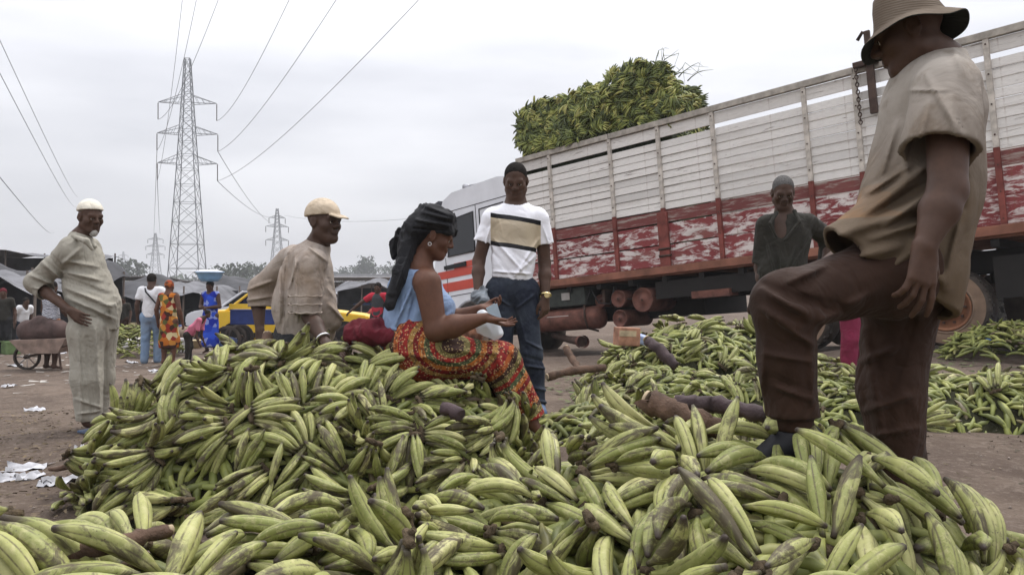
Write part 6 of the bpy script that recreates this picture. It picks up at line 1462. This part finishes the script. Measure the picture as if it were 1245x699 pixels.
ZIG = print_cloth('zigzag_print', [(.55, .56, .60), (.06, .06, .08)], 14, 'wave')
GRP = print_cloth('grey_check_print', [(.15, .15, .14), (.06, .06, .06), (.22, .21, .2), (.10, .10, .09)], 26)
BLUE = print_cloth('royal_blue_print', [(.02, .05, .38), (.03, .08, .50), (.25, .30, .60), (.015, .03, .30)], 9)
WHT = MAT['dirty_white']; LJ = cloth('light_jeans', (.16, .24, .36), (.3, .35, .4), .5); PINK = cloth('pink_cloth', (.65, .20, .30), (.5, .15, .2), .4); REDT = cloth('red_shirt', (.42, .03, .05), (.25, .02, .03), .4); MAG = cloth('magenta_trousers', (.20, .025, .06), (.12, .02, .04), .5)
GREYV = cloth('grey_vest', (.05, .055, .06), (.03, .03, .03), .4)
walker('person in a zigzag patterned top and orange wrap, holding the wheelbarrow behind the old man', 62, 13.6, 1.52, R(160), ZIG, WRP, skirt=True, sleeves=False, hem=.42, armL=((.26, .05, 1.12), (.22, .28, .95)), armR=((-.26, .05, 1.12), (-.22, .28, .95)))
o_, J_, M_, W_ = walker('man in a white shirt and light jeans seen from behind, beside the orange print woman', 184, 15.4, 1.74, R(185), WHT, LJ, step=.05)
bag = empty('shoulder_bag', W_(-.22, .02, .80), 'black shoulder bag hanging at the hip of the man in the white shirt', 'bag')
mb = MB(); mb.box((0, 0, 0), (.14, .30, .34), Euler((.1, .0, .2)), .04); mb.build('bag_body', MAT['black_trousers'], bag)
mb = MB(); b0 = A3(bag.location); mb.path([A3(W_(-.22, .0, .95))-b0, A3(W_(-.17, .10, 1.15))-b0, A3(W_(.05, .12, 1.38))-b0, A3(W_(.12, .0, 1.46))-b0, A3(W_(.05, -.15, 1.36))-b0, A3(W_(-.17, -.15, 1.1))-b0, A3(W_(-.24, -.04, .93))-b0], .016, 6); mb.build('strap', MAT['black_trousers'], bag)
walker('woman in an orange print dress and matching headscarf seen from behind', 205, 15.0, 1.60, R(170), ORP, ORP, 'skin_brown', skirt=True, sleeves=False, hair='cap_orange' if 'cap_orange' in MAT else 'hair', hem=.40, long_top=True)
MAT['scarf_orange'] = print_cloth('orange_scarf', [(.40, .12, .04), (.25, .05, .02), (.12, .05, .03)], 14)
hs_ = [q for q in bpy.data.objects if q.name.startswith('hair')][-1]; hs_.data.materials.clear(); hs_.data.materials.append(MAT['scarf_orange']); hs_.name = 'headscarf'
o_, J_, M_, W_ = walker('woman in a royal blue dress carrying a basin on her head', 256, 17.6, 1.60, R(-8), BLUE, BLUE, skirt=True, sleeves=False, hem=.22, armL=((.24, .02, 1.1), (.02, .24, 1.08)), armR=((-.24, .02, 1.1), (-.02, .26, 1.05)))
hb = A3(J_['head']); bs = empty('basin', hb+A3((0, 0, .10)), 'pale blue basin balanced on the head of the woman in blue', 'basin')
MB().lathe([(0, 0), (.18, 0), (.24, .08), (.29, .20), (.31, .205), (.30, .215), (.275, .2), (.225, .09), (.17, .02), (0, .02)], 30).build('bowl', plain('pale_blue_plastic', (.22, .40, .62), .4), bs)
mb = MB(); mb.lathe([(0, .26), (.15, .255), (.27, .225), (.30, .20), (.26, .18), (0, .18)], 18).box((-.30, .0, .235), (.30, .32, .015), Euler((.1, -.15, 0))).build('cloth_cover', MAT['dirty_white'], bs)
walker('child in pink bending down beside the orange print woman', 229, 15.8, 1.02, R(90), PINK, MAT['dark_shirt'], lean=.9, skirt=False, armL=((.2, .35, .85), (.2, .45, .6)), armR=((-.2, .35, .85), (-.2, .45, .6)))
lean_ = walker('man in a red-sleeved shirt and grey vest leaning on the yellow taxi', 460, 18.6, 1.66, R(-15), REDT, MAT['black_trousers'], 'skin_dark', armR=((-.42, .06, 1.22), (-.66, .12, 1.02)), armL=((.25, -.03, 1.12), (.22, .05, .86)))
vest = lean_[0]
J2, fw2, b2, s2, W2_ = std_joints(460, 18.6, 1.66, R(-15)); sdf_obj('vest', [rc(W2_(0, .0, 1.3), W2_(0, .0, .95), .165*s2, .165*s2, .05, fw2, .82, [(W2_(0, 0, .88), (0, 0, -1))])], .018, GREYV, vest, b2)
walker('woman in a grey checked wrap standing behind the truck\'s rear wheel', 1216, 12.4, 1.66, R(15), MAT['dark_shirt'], GRP, skirt=True, hem=.12, sleeves=False, armL=((.36, .02, 1.12), (.16, .10, .98)), armR=((-.36, .05, 1.15), (-.5, .12, 1.02)))
walker('person in magenta trousers mostly hidden behind the big man\'s legs', 1041, 7.3, 1.60, R(20), WHT, MAG)
walker('person in a white shirt crouching among the goods at the left edge', 27, 18.5, 1.25, R(60), WHT, MAT['jeans'], lean=.3); walker('person in a dark top with a red cap at the far left edge', 4, 17.5, 1.45, R(30), MAT['dark_shirt'], MAT['black_trousers'], hair='red_cloth')
walker('person in dark clothes sitting low behind the couple, left of the white shirt', 150, 21, 1.25, R(0), MAT['dark_shirt'], MAT['brown_trousers']); walker('person in blue beside the far plantain pile, right of the old man', 133, 20, 1.5, R(120), cloth('teal_top', (.08, .22, .34)), MAT['black_trousers'])

# ------------------------------------------------------------------ vehicles in the distance
def car(px, Y, yaw, paint, label, cat='car', roofc=None, lower=None, L=4.2, W=1.65, Hh=1.42):
    x = (px-CX)/F*Y; o = empty('car', (x, Y, gz(x, Y)), label, cat, None, (0, 0, yaw)); h2 = W/2
    prof = [(-L/2, .35), (-L/2+.03, .80), (-L/2+.12, .92), (-.95, .97), (.75, .95), (L/2-.25, .80), (L/2-.03, .68), (L/2, .35), (L/2-.35, .22), (-L/2+.3, .22)]
    m = MB(); m.prism(prof, -h2, h2); bmesh.ops.bevel(m.bm, geom=list(m.bm.edges), offset=.045, segments=2, affect='EDGES'); m.build('body', paint, o, smooth=False)
    gl = [(-1.55, .93), (-1.1, 1.32), (-.85, Hh-.02), (.25, Hh-.02), (.62, 1.22), (1.0, .93)]
    m = MB(); m.prism(gl, -h2+.14, h2-.14); m.build('glasshouse', GLS, o)
    m = MB(); m.prism([(-1.12, 1.33), (-.85, Hh), (-.4, Hh+.02), (.28, Hh), (.55, 1.30), (.25, Hh-.05), (-.83, Hh-.05)], -h2+.12, h2-.12); m.build('roof', roofc or paint, o)
    for s in (-1, 1):
        for a, b in (((-1.55, .93), (-.95, Hh-.02)), ((-.3, .93), (-.3, Hh)), ((1.0, .93), (.3, Hh-.02))): MB().tube((a[0], s*(h2-.13), a[1]), (b[0], s*(h2-.13), b[1]), .035, .035, 6).build('pillar', paint, o)
        MB().box((0, 0, 0), (L-.5, .02, .12), None, .005).build('side_trim', lower or BLK, o, (0, s*(h2+.004), .34))
        MB().box((0, 0, 0), (.16, .02, .03)).build('door_handle', BLK, o, (-.5, s*(h2+.012), .78))
        for wx in (-1.3, 1.32):
            Mx = Matrix.Translation((wx, s*(h2-.05), .29)) @ Matrix.Rotation(R(90 if s > 0 else -90), 4, 'X') @ Matrix.Rotation(math.pi, 4, 'X')
            w_ = MB().lathe([(.16, -.02), (.19, .06), (.27, .07), (.295, .03), (.295, -.12), (.2, -.14)], 22, Mx).build('wheel', TYRE, o); MB().lathe([(.19, .05), (.17, .03), (.06, .05), (0, .06)], 14, Mx).build('rim', MAT['silver'], w_)
            MB().tube((wx, s*(h2-.25), .31), (wx, s*(h2+.003), .31), .36, .36, 20).build('wheel_arch', BLK, o)
        for sx, mm in ((1, 'lamp_glass'), (-1, None)): MB().box((0, 0, 0), (.05, .3, .13), None, .02).build('headlight' if sx > 0 else 'tail_light', bpy.data.materials.get('lamp_glass') if sx > 0 else REDL, o, (sx*(L/2-.03), s*.55, .62))
    for sx in (-1, 1): MB().box((0, 0, 0), (.12, W*.98, .16), None, .03).build('bumper', BLK, o, (sx*(L/2-.0), 0, .38))
    return o
REDL = plain('tail_lamp_red', (.35, .02, .02), .3)
YEL = plain('taxi_yellow', (.72, .46, .03), .4, 0, .06, 3, .5); WCAR = plain('car_white', (.62, .63, .66), .4, 0, .06, 3, .5)
tx = car(358, 20.5, R(8), YEL, 'yellow taxi parked behind the man in the tan cap')
MB().box((0, 0, 0), (.3, .5, .12), None, .03).build('roof_sign', WCAR, tx, (-.2, 0, 1.49))
car(318, 25, R(176), WCAR, 'white car parked left of the man in the tan cap, nose to the left')
car(395, 40, R(5), WCAR, 'distant white car roof line behind the yellow taxi')
ct = empty('handcart', (*[(301-CX)/F*18.2, 18.2], gz((301-CX)/F*18.2, 18.2)), 'blue handcart with a yellow board just left of the capped man\'s sleeve', 'cart')
MB().box((0, 0, 0), (1.0, .6, .34), None, .02).build('tray', plain('blue_cart_paint', (.02, .04, .16), .6), ct, (0.2, 0, .80)); MB().box((0, 0, 0), (1.0, .05, .12)).build('yellow_board', YEL, ct, (.2, -.32, 1.04))
for s in (-1, 1):
    w_ = MB().lathe([(.24, -.04), (.30, -.03), (.31, 0), (.30, .03), (.24, .04)], 20, Matrix.Translation((-.3, s*.44, .31)) @ Matrix.Rotation(R(90), 4, 'X')).build('wheel', TYRE, ct); MB().lathe([(0, .02), (.05, .03), (.05, -.03), (0, -.02)], 8, Matrix.Translation((-.3, s*.44, .31)) @ Matrix.Rotation(R(90), 4, 'X')).build('hub', IRON, w_)
    MB().tube((.9, s*.3, .7), (1.8, s*.3, .85), .025, .025, 6).build('handle', IRON, ct)
wbx = (33-CX)/F*13.5; wb = empty('wheelbarrow', (wbx, 13.5, gz(wbx, 13.5)), 'wheelbarrow with a spoked wheel, loaded with a brown sack', 'wheelbarrow', None, (0, 0, R(5)))
w_ = MB().lathe([(.185, -.03), (.215, -.03), (.225, 0), (.215, .03), (.185, .03), (.185, -.03)], 24, Matrix.Translation((0, 0, .225)) @ Matrix.Rotation(R(90), 4, 'X')).build('wheel', TYRE, wb)
for i in range(8): a = i*math.pi/4; MB().tube((0, 0, .225), (.19*math.cos(a), 0, .225+.19*math.sin(a)), .008, .008, 4).build('spoke', MAT['silver'], w_)
MB().tube((0, -.06, .225), (0, .06, .225), .035, .035, 8).build('hub', IRON, w_)
MB().prism([(-.15, .52), (.75, .55), (.62, .30), (.05, .30)], -.28, .28).build('tray', plain('barrow_metal', (.22, .16, .13), .7, .2, .4), wb)
for s in (-1, 1): MB().path([(-.02, s*.07, .225), (.35, s*.22, .30), (1.25, s*.28, .60)], .018, 6).build('handle', IRON, wb); MB().tube((.62, s*.22, .3), (.66, s*.24, .02), .018, .018, 6).build('leg', IRON, wb)
tag(sdf_obj('sack', [rc((wbx+.05, 13.5, gz(wbx, 13.5)+.66), (wbx+.55, 13.5, gz(wbx, 13.5)+.68), .19, .16, .05), rc((wbx+.2, 13.5, gz(wbx, 13.5)+.80), (wbx+.35, 13.5, gz(wbx, 13.5)+.78), .12, .1, .05)], .02, plain('dark_sacking', (.075, .05, .045), .95, 0, .5, 6), None, (0, 0, 0), disp=lambda X: .015*ridge(X, 7, 2)), 'dark brown sack lying on the wheelbarrow at the left', 'sack')

# ------------------------------------------------------------------ stalls, tarps and goods at the left
TARP = plain('grey_tarpaulin', (.13, .13, .14), .75, 0, .5, 1.5, .3, .3); TARP2 = plain('dark_tarpaulin', (.045, .045, .05), .75, 0, .5, 1.5, .3, .3)
def tarp_stall(px, Y, w_, d_, h_, seed, m, label):
    x = (px-CX)/F*Y; z = gz(x, Y); o = empty('market_stall', (x, Y, z), label, 'stall', 'tarpaulin stalls at the left')
    n = 14; V = []; r_ = np.random.RandomState(seed); ph = r_.rand(4)*6
    for i in range(n):
        for j in range(n):
            u, v = i/(n-1), j/(n-1); zz = h_+.25*math.sin(3*u+ph[0])*math.cos(2.4*v+ph[1])-.35*(abs(u-.5)*2)**3-.3*(1-v)**2+.07*math.sin(13*u+ph[2])+.05*math.sin(11*v+9*u+ph[3]); V.append(((u-.5)*w_, (v-.5)*d_, zz))
    m_ = mobj('tarpaulin', mesh_np('tarpaulin', V, [(i*n+j, (i+1)*n+j, (i+1)*n+j+1, i*n+j+1) for i in range(n-1) for j in range(n-1)]), m, o)
    for sx in (-.46, 0, .46):
        for sy in (-.4, .4): MB().tube((sx*w_, sy*d_, 0), (sx*w_+.05, sy*d_, h_-.12), .035, .03, 6).build('pole', WALLM, o)
    MB().box((0, 0, 0), (w_*.8, d_*.5, .6), None, .03).build('table', DARK, o, (0, 0, .35)); mobj('back_cloth', mesh_np('back_cloth', [(-w_*.45, d_*.42, .1), (w_*.45, d_*.42, .1), (w_*.45, d_*.42, h_-.3), (-w_*.45, d_*.42, h_-.3)], [(0, 1, 2, 3)]), TARP2, o)
tarp_stall(12, 20, 2.6, 2.5, 1.95, 1, TARP, 'nearest tarpaulin stall at the left edge, pale grey top'); tarp_stall(62, 23, 3.2, 3, 2.1, 2, TARP2, 'dark tarpaulin stall showing behind the old man\'s elbow'); tarp_stall(-60, 21, 3, 3, 2.2, 5, TARP2, 'dark stall half outside the left edge')
tarp_stall(30, 30, 6, 3, 2.9, 3, TARP, 'highest grey awning behind the stalls at the left'); tarp_stall(155, 30, 3.5, 3, 1.7, 4, TARP2, 'low dark tarpaulin directly behind the small far plantain pile'); tarp_stall(238, 30, 2.6, 3, 1.65, 6, TARP, 'low grey tarpaulin between the couple and the woman in blue')
tarp_stall(275, 34, 4, 3, 1.7, 7, TARP2, 'low dark stall right behind the woman with the basin'); tarp_stall(445, 36, 3.4, 3, 1.7, 8, TARP, 'low stall behind the leaning man in red')
gc = [((.45, .43, .42), 'pale grey'), ((.30, .05, .04), 'red'), ((.07, .10, .22), 'blue'), ((.20, .15, .11), 'brown'), ((.60, .60, .62), 'white'), ((.40, .33, .20), 'straw'), ((.04, .04, .045), 'black'), ((.10, .15, .06), 'green')]
GM = [plain(n.replace(' ', '_')+'_goods', c, .9, 0, .4, 6) for c, n in gc]; rg = random.Random(8)
zones = [(-5, 60, 'at the left-edge stalls'), (122, 165, 'right of the old man'), (212, 246, 'left of the woman in blue'), (264, 300, 'right of the woman in blue'), (412, 478, 'behind the yellow taxi')]
goods = []
for i in range(115):
    a, b, zn = zones[rg.choice([0, 0, 1, 2, 3, 3, 4, 4])]; px = rg.uniform(a, b); Y = rg.uniform(17.5, 34) if 'taxi' not in zn else rg.uniform(24, 38); x = (px-CX)/F*Y; z = gz(x, Y); k = rg.randrange(8); r_ = rg.uniform(.12, .34)*(Y/24)
    typ = rg.choice(['sack', 'crate', 'bundle', 'tub'])
    if typ == 'crate': mb = MB(); mb.box((0, 0, r_*.7), (r_*2, r_*1.5, r_*1.4), Euler((0, 0, rg.uniform(0, 3))), .02).box((0, 0, r_*1.42), (r_*1.7, r_*1.2, .02), None)
    elif typ == 'tub': mb = MB().lathe([(0, 0), (r_*.8, 0), (r_, r_*.8), (r_*1.05, r_*.82), (r_*.9, r_*.78), (0, r_*.7)], 14)
    else:
        mb = MB(); bmesh.ops.create_icosphere(mb.bm, subdivisions=3, radius=1)
        for v in mb.bm.verts: q = A3(v.co); n_ = float(sn(q+i, 2.2, i % 7)); v.co = Vector((q[0]*r_*1.2, q[1]*r_, max(0, q[2]*.75+.45)*r_*(1.2 if typ == 'sack' else .9)))*(1+.18*n_)
        for f in mb.bm.faces: f.smooth = True
    o = mb.build(typ, GM[k], None, (x, Y, z)); goods.append((gc[k][1], typ, zn, px, o))
for c_, t_, z_ in sorted(set(g_[:3] for g_ in goods)):
    L_ = sorted([g_ for g_ in goods if g_[:3] == (c_, t_, z_)], key=lambda g_: g_[3])
    for i, g_ in enumerate(L_): tag(g_[4], ('%s %s among the distant goods %s' % (c_, t_, z_)) if len(L_) == 1 else '%s from left of the %s %ss %s' % (ordn(i+1), c_, t_, z_), t_, '%s %ss %s' % (c_, t_, z_))
# far plantain pile
px_, Y_ = 166, 17.0; x_ = (px_-CX)/F*Y_; z_ = gz(x_, Y_); rs = np.random.RandomState(31); n = 420; th = rs.rand(n)*6.28; rr = rs.rand(n)**.5*1.0; C = np.stack([x_+rr*np.cos(th), Y_+rr*np.sin(th)*.7, z_+.62*(1-rr**2)**.7+.02], 1); D = rs.normal(size=(n, 3)); D[:, 2] *= .4
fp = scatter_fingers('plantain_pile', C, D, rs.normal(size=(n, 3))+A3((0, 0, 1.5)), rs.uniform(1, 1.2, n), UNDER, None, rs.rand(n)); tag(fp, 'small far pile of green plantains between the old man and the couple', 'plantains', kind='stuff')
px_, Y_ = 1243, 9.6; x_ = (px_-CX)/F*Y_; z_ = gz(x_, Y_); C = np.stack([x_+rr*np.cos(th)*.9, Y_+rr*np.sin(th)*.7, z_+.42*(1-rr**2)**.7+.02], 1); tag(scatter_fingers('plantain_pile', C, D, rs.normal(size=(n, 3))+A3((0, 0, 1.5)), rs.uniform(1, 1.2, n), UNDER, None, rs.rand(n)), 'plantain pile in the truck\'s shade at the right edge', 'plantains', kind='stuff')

# ------------------------------------------------------------------ things on and beside the heaps
STALK = plain('cut_plantain_stalk', (.105, .065, .045), .85, 0, .45, 14, .25, .6); STALK2 = plain('dark_purple_stalk', (.060, .040, .042), .75, 0, .4, 10, .3, .5); PALE = plain('cut_end', (.42, .33, .22), .9, 0, .3, 20)
def stalk(pts, rad, m, label, cut=True):
    sr = np.random.RandomState(len(label)); Q = []; Rr = []
    for i in range(len(pts)-1):
        for q in range(5): u = q/5; Q.append(Vector(pts[i]).lerp(Vector(pts[i+1]), u)+Vector(sr.normal(size=3)*rad[i]*.12)); Rr.append((rad[i]*(1-u)+rad[i+1]*u)*(1+.10*sr.randn()))
    Q.append(Vector(pts[-1])); Rr.append(rad[-1]); b_ = MB().path(Q, Rr, 14)
    for v in b_.bm.verts: v.co += Vector(sr.normal(size=3))*rad[0]*.05
    o = b_.build('plantain_stalk', m)

    tag(o, label, 'stalk', 'cut plantain stalks lying on the heaps')
    if cut:
        a, b = Vector(pts[0]), Vector(pts[1]); d = (a-b).normalized(); c = MB().tube(a-d*.004, a+d*.006, rad[0]*.86, rad[0]*.8, 12).build('cut_face', PALE, o)
stalk([P(786, 486, 2.42), P(815, 498, 2.38), P(850, 512, 2.35), P(885, 530, 2.34)], [.036, .036, .034, .030], STALK, 'thick brown split stalk on the crest, left of the big man\'s foot')
stalk([P(822, 488, 2.62), P(850, 490, 2.60), P(885, 494, 2.55), P(935, 506, 2.45)], [.024, .027, .027, .024], STALK2, 'smooth dark purple stalk running towards the big man\'s foot')
stalk([P(786, 412, 6.4), P(800, 424, 6.3), P(822, 446, 6.2)], [.04, .045, .04], STALK2, 'short dark stalk on the slope of the heap below the truck')
stalk([P(688, 422, 7.6), P(696, 436, 7.5), P(706, 452, 7.3)], [.03, .035, .03], STALK, 'brown stalk end lying beside the exhaust, right of the young man')
stalk([P(665, 458, 5.6), P(700, 450, 5.7), P(735, 447, 5.8)], [.028, .03, .028], STALK, 'brown stalk at the left foot of the heap by the truck')
stalk([P(206, 644, 1.62), P(160, 656, 1.56), P(118, 666, 1.52), P(60, 680, 1.5)], [.013, .016, .018, .014], STALK, 'ribbed brown bunch stem across the bottom left corner')
stalk([P(195, 566, 3.9), P(150, 568, 3.9), P(110, 566, 3.95), P(60, 570, 4.0)], [.028, .022, .018, .008], STALK, 'thin stick poking out of the middle heap at its left base')
stalk([P(540, 495, 3.7), P(560, 505, 3.65)], [.03, .03], STALK2, 'stub of dark stalk in the front face of the middle heap')
stalk([P(497, 402, 4.28), P(497, 425, 4.24)], [.030, .034], STALK, 'upright cut stalk end beside the seated woman\'s hip')
stalk([P(325, 405, 4.5), P(324, 428, 4.45)], [.028, .03], STALK, 'upright cut stalk end by the capped man\'s far hand')
rcl = [rc(P(432, 404, 4.45), P(478, 400, 4.4), .075, .07, .05), rc(P(448, 408, 4.35), P(476, 410, 4.3), .055, .05, .05), rc(P(428, 410, 4.4), P(450, 404, 4.35), .04, .06, .04)]
tag(sdf_obj('cloth', rcl, .007, MAT['red_cloth'], None, (0, 0, 0), disp=lambda X: .010*ridge(X, 11, 3)+.008*ridge(X, 22, 7)-.012), 'crumpled dark red cloth on the heap between the capped man and the woman', 'cloth')
k = NM('clear_plastic', .25, .5); k.b.inputs['Base Color'].default_value = (.70, .73, .76, 1); k.b.inputs['Alpha'].default_value = .7; CLEAR = k.m
tag(sdf_obj('plastic_bag', [rc(P(586, 384, 4.34), P(592, 396, 4.34), .03, .05, .04), rc(P(592, 396, 4.34), P(603, 405, 4.34), .05, .035, .04)], .006, CLEAR, None, (0, 0, 0), disp=lambda X: .007*ridge(X, 26, 3)), 'clear whitish plastic bag resting behind the woman\'s hand', 'bag')
tag(sdf_obj('plastic_bag', [rc(P(580, 361, 5.2), P(588, 366, 5.15), .04, .035, .04), rc(P(588, 352, 5.2), P(584, 362, 5.2), .02, .04, .03)], .006, plain('grey_plastic', (.13, .15, .17), .35, 0, .5, 14, .5), None, (0, 0, 0), disp=lambda X: .010*ridge(X, 30, 5)), 'small grey plastic bag held in the young man\'s right hand', 'bag')
ob = empty('paper_packet', P(762, 409, 7.0), 'torn orange-brown paper packet standing on the heap under the truck', 'packet'); mb = MB(); mb.box((0, 0, .0), (.20, .14, .16), Euler((0, .05, .3)), .01); mb.build('packet', plain('orange_brown_paper', (.33, .17, .11), .85, 0, .5, 9), ob); MB().box((0, -.075, .03), (.16, .004, .05), Euler((0, .05, .3))).build('pale_patch', PALE, ob)
tag(MB().box((0, 0, 0), (.22, .15, .08), Euler((.2, .3, .3)), .02).build('packet', plain('blue_white_wrap', (.35, .42, .65), .6, 0, .5, 9), None, P(782, 413, 7.3)), 'small blue and white wrapper beside the orange-brown packet', 'wrapper')
tag(MB().box((0, 0, 0), (.9, .5, .06), Euler((.1, .05, .1)), .02).build('tarpaulin', plain('bright_blue_sheet', (.05, .14, .40), .5, 0, .2, 5), None, P(1240, 414, 10.5)), 'bright blue sheet on the ground at the right edge behind the truck', 'sheet')
# litter on the earth at the left
PAPER = plain('dirty_paper', (.36, .36, .38), .8, 0, .6, 9)
def scrap(px, py, w_, d_, label, m=PAPER, seed=0):
    t = (CZ+.02)/((py-HY)/F); 
    for _ in range(6): x = (px-CX)/F*t; t = (CZ-gz(x, t)-.01)/((py-HY)/F)
    x = (px-CX)/F*t; n = 7; r_ = np.random.RandomState(seed); V = [((i/(n-1)-.5)*w_*(1+.2*r_.randn()*(j in (0, n-1))), (j/(n-1)-.5)*d_*(1+.2*r_.randn()*(i in (0, n-1))), .012+.03*abs(r_.randn())*.6) for i in range(n) for j in range(n)]
    o = mobj('paper_scrap', mesh_np('paper_scrap', V, [(i*n+j, (i+1)*n+j, (i+1)*n+j+1, i*n+j+1) for i in range(n-1) for j in range(n-1)]), m, None, (x, t, gz(x, t))); tag(o, label, 'litter', 'scraps of litter on the bare earth'); o.rotation_euler = (0, 0, r_.rand())
SC = [(32, 571, .20, .16, 'largest white paper scrap at the left, near the stick'), (36, 581, .14, .12, 'white paper scrap just below the largest one'), (76, 586, .20, .12, 'torn pale scrap beside the base of the middle heap'), (14, 583, .14, .14, 'pale scrap nearest the left edge'), (42, 499, .16, .22, 'flat white scrap on the earth left of the old man\'s legs'), (100, 548, .10, .12, 'small scrap between the old man\'s sandals and the stick'),
      (60, 590, .10, .09, 'small scrap in front of the torn pale one'), (20, 445, .16, .3, 'pale scrap under the wheelbarrow'), (74, 430, .2, .3, 'pale scrap in front of the wheelbarrow pusher'), (160, 441, .16, .3, 'pale scrap between the old man and the couple'), (190, 452, .14, .3, 'pale scrap just behind the middle heap by the couple'), (232, 418, .2, .4, 'pale scrap near the bending child'), (12, 470, .12, .2, 'small pale scrap at the left edge'), (160, 415, .2, .4, 'pale scrap near the far plantain pile')]
for i, q in enumerate(SC): scrap(*q, seed=i)
# trampled leaves, stalk shreds and pebbles: uncountable
def debris(name, n, m, xr, yr, sz, label, seed, ok=None):
    rs = np.random.RandomState(seed); X = rs.uniform(*xr, n); Y = rs.uniform(*yr, n); Z = ground_np(X, Y)+.012; a = rs.rand(n)*6.28; l_ = sz*(.4+rs.rand(n)); w2 = l_*(.12+.4*rs.rand(n))
    dx, dy = np.cos(a)*l_, np.sin(a)*l_; ex, ey = -np.sin(a)*w2, np.cos(a)*w2; t = rs.normal(size=(4, n))*.006
    Vt = [np.stack([X+sx*dx+sy*ex, Y+sx*dy+sy*ey, Z+np.abs(t[i])+.004], 1) for i, (sx, sy) in enumerate(((-1, -.4), (1, -1), (.8, 1), (-.9, .7)))]
    V = np.stack(Vt, 1).reshape(-1, 3); tag(mobj(name, mesh_np(name, V, np.arange(4*n).reshape(n, 4), False), m), label, 'litter', kind='stuff')
debris('leaf_litter', 2200, plain('dry_leaf_bits', (.12, .09, .055), .9, 0, .7, 3), (-4.5, -1.9), (3.3, 7), .017, 'dry shreds of leaf and stalk trodden into the earth at the left', 3)
debris('leaf_litter', 1500, plain('green_leaf_bits', (.10, .12, .05), .9, 0, .7, 3), (.3, 7), (5.5, 11), .05, 'green and brown leaf scraps trodden into the ground round the truck', 4)
debris('leaf_litter', 900, plain('brown_bits', (.10, .08, .055), .9, 0, .7, 3), (1.4, 4.5), (1.8, 5.6), .012, 'small brown crumbs and fibres on the bare earth right of the nearest heap', 9)
debris('market_litter', 900, plain('pale_litter_bits', (.36, .34, .31), .9, 0, .8, 3), (-14, -1), (9, 26), .07, 'pale specks of litter scattered across the market ground', 5)
rs = np.random.RandomState(77); n = 700; X = np.concatenate([rs.uniform(-4.6, -1.9, n//2), rs.uniform(.6, 3.2, n//2)]); Yv = np.concatenate([rs.uniform(3.2, 9, n//2), rs.uniform(1.8, 5.5, n//2)]); C = np.stack([X, Yv, ground_np(X, Yv)+.008], 1)
oc = np.array([(1, 0, 0), (0, 1, 0), (-1, 0, 0), (0, -1, 0), (0, 0, .7), (0, 0, -.7)]); Fo = np.array([(0, 1, 4), (1, 2, 4), (2, 3, 4), (3, 0, 4), (1, 0, 5), (2, 1, 5), (3, 2, 5), (0, 3, 5)])
V = (C[:, None]+oc[None]*(rs.uniform(.003, .011, (n, 1, 1))*(1+.3*rs.normal(size=(n, 6, 3))))).reshape(-1, 3); tag(mobj('pebbles', mesh_np('pebbles', V, (Fo[None]+(np.arange(n)*6)[:, None, None]).reshape(-1, 3), False), plain('pebble', (.22, .18, .15), .9, 0, .4, 4)), 'pebbles and crumbs of earth on the market ground', 'pebbles', kind='stuff')

# ------------------------------------------------------------------ thin haze over the whole place
hz = MB().box((0, 700, 20.4), (3000, 2000, 44)).build('haze'); hz['kind'] = 'stuff'; hz['label'] = 'thin pale haze in the air over the whole market'
hm = bpy.data.materials.new('haze'); hm.use_nodes = True; nt_ = hm.node_tree; nt_.nodes.clear(); ou = nt_.nodes.new('ShaderNodeOutputMaterial'); pv = nt_.nodes.new('ShaderNodeVolumePrincipled'); pv.inputs['Density'].default_value = .0009; pv.inputs['Color'].default_value = (.92, .93, .96, 1); pv.inputs['Anisotropy'].default_value = 0
nt_.links.new(pv.outputs[0], ou.inputs['Volume']); hz.data.materials.append(hm)
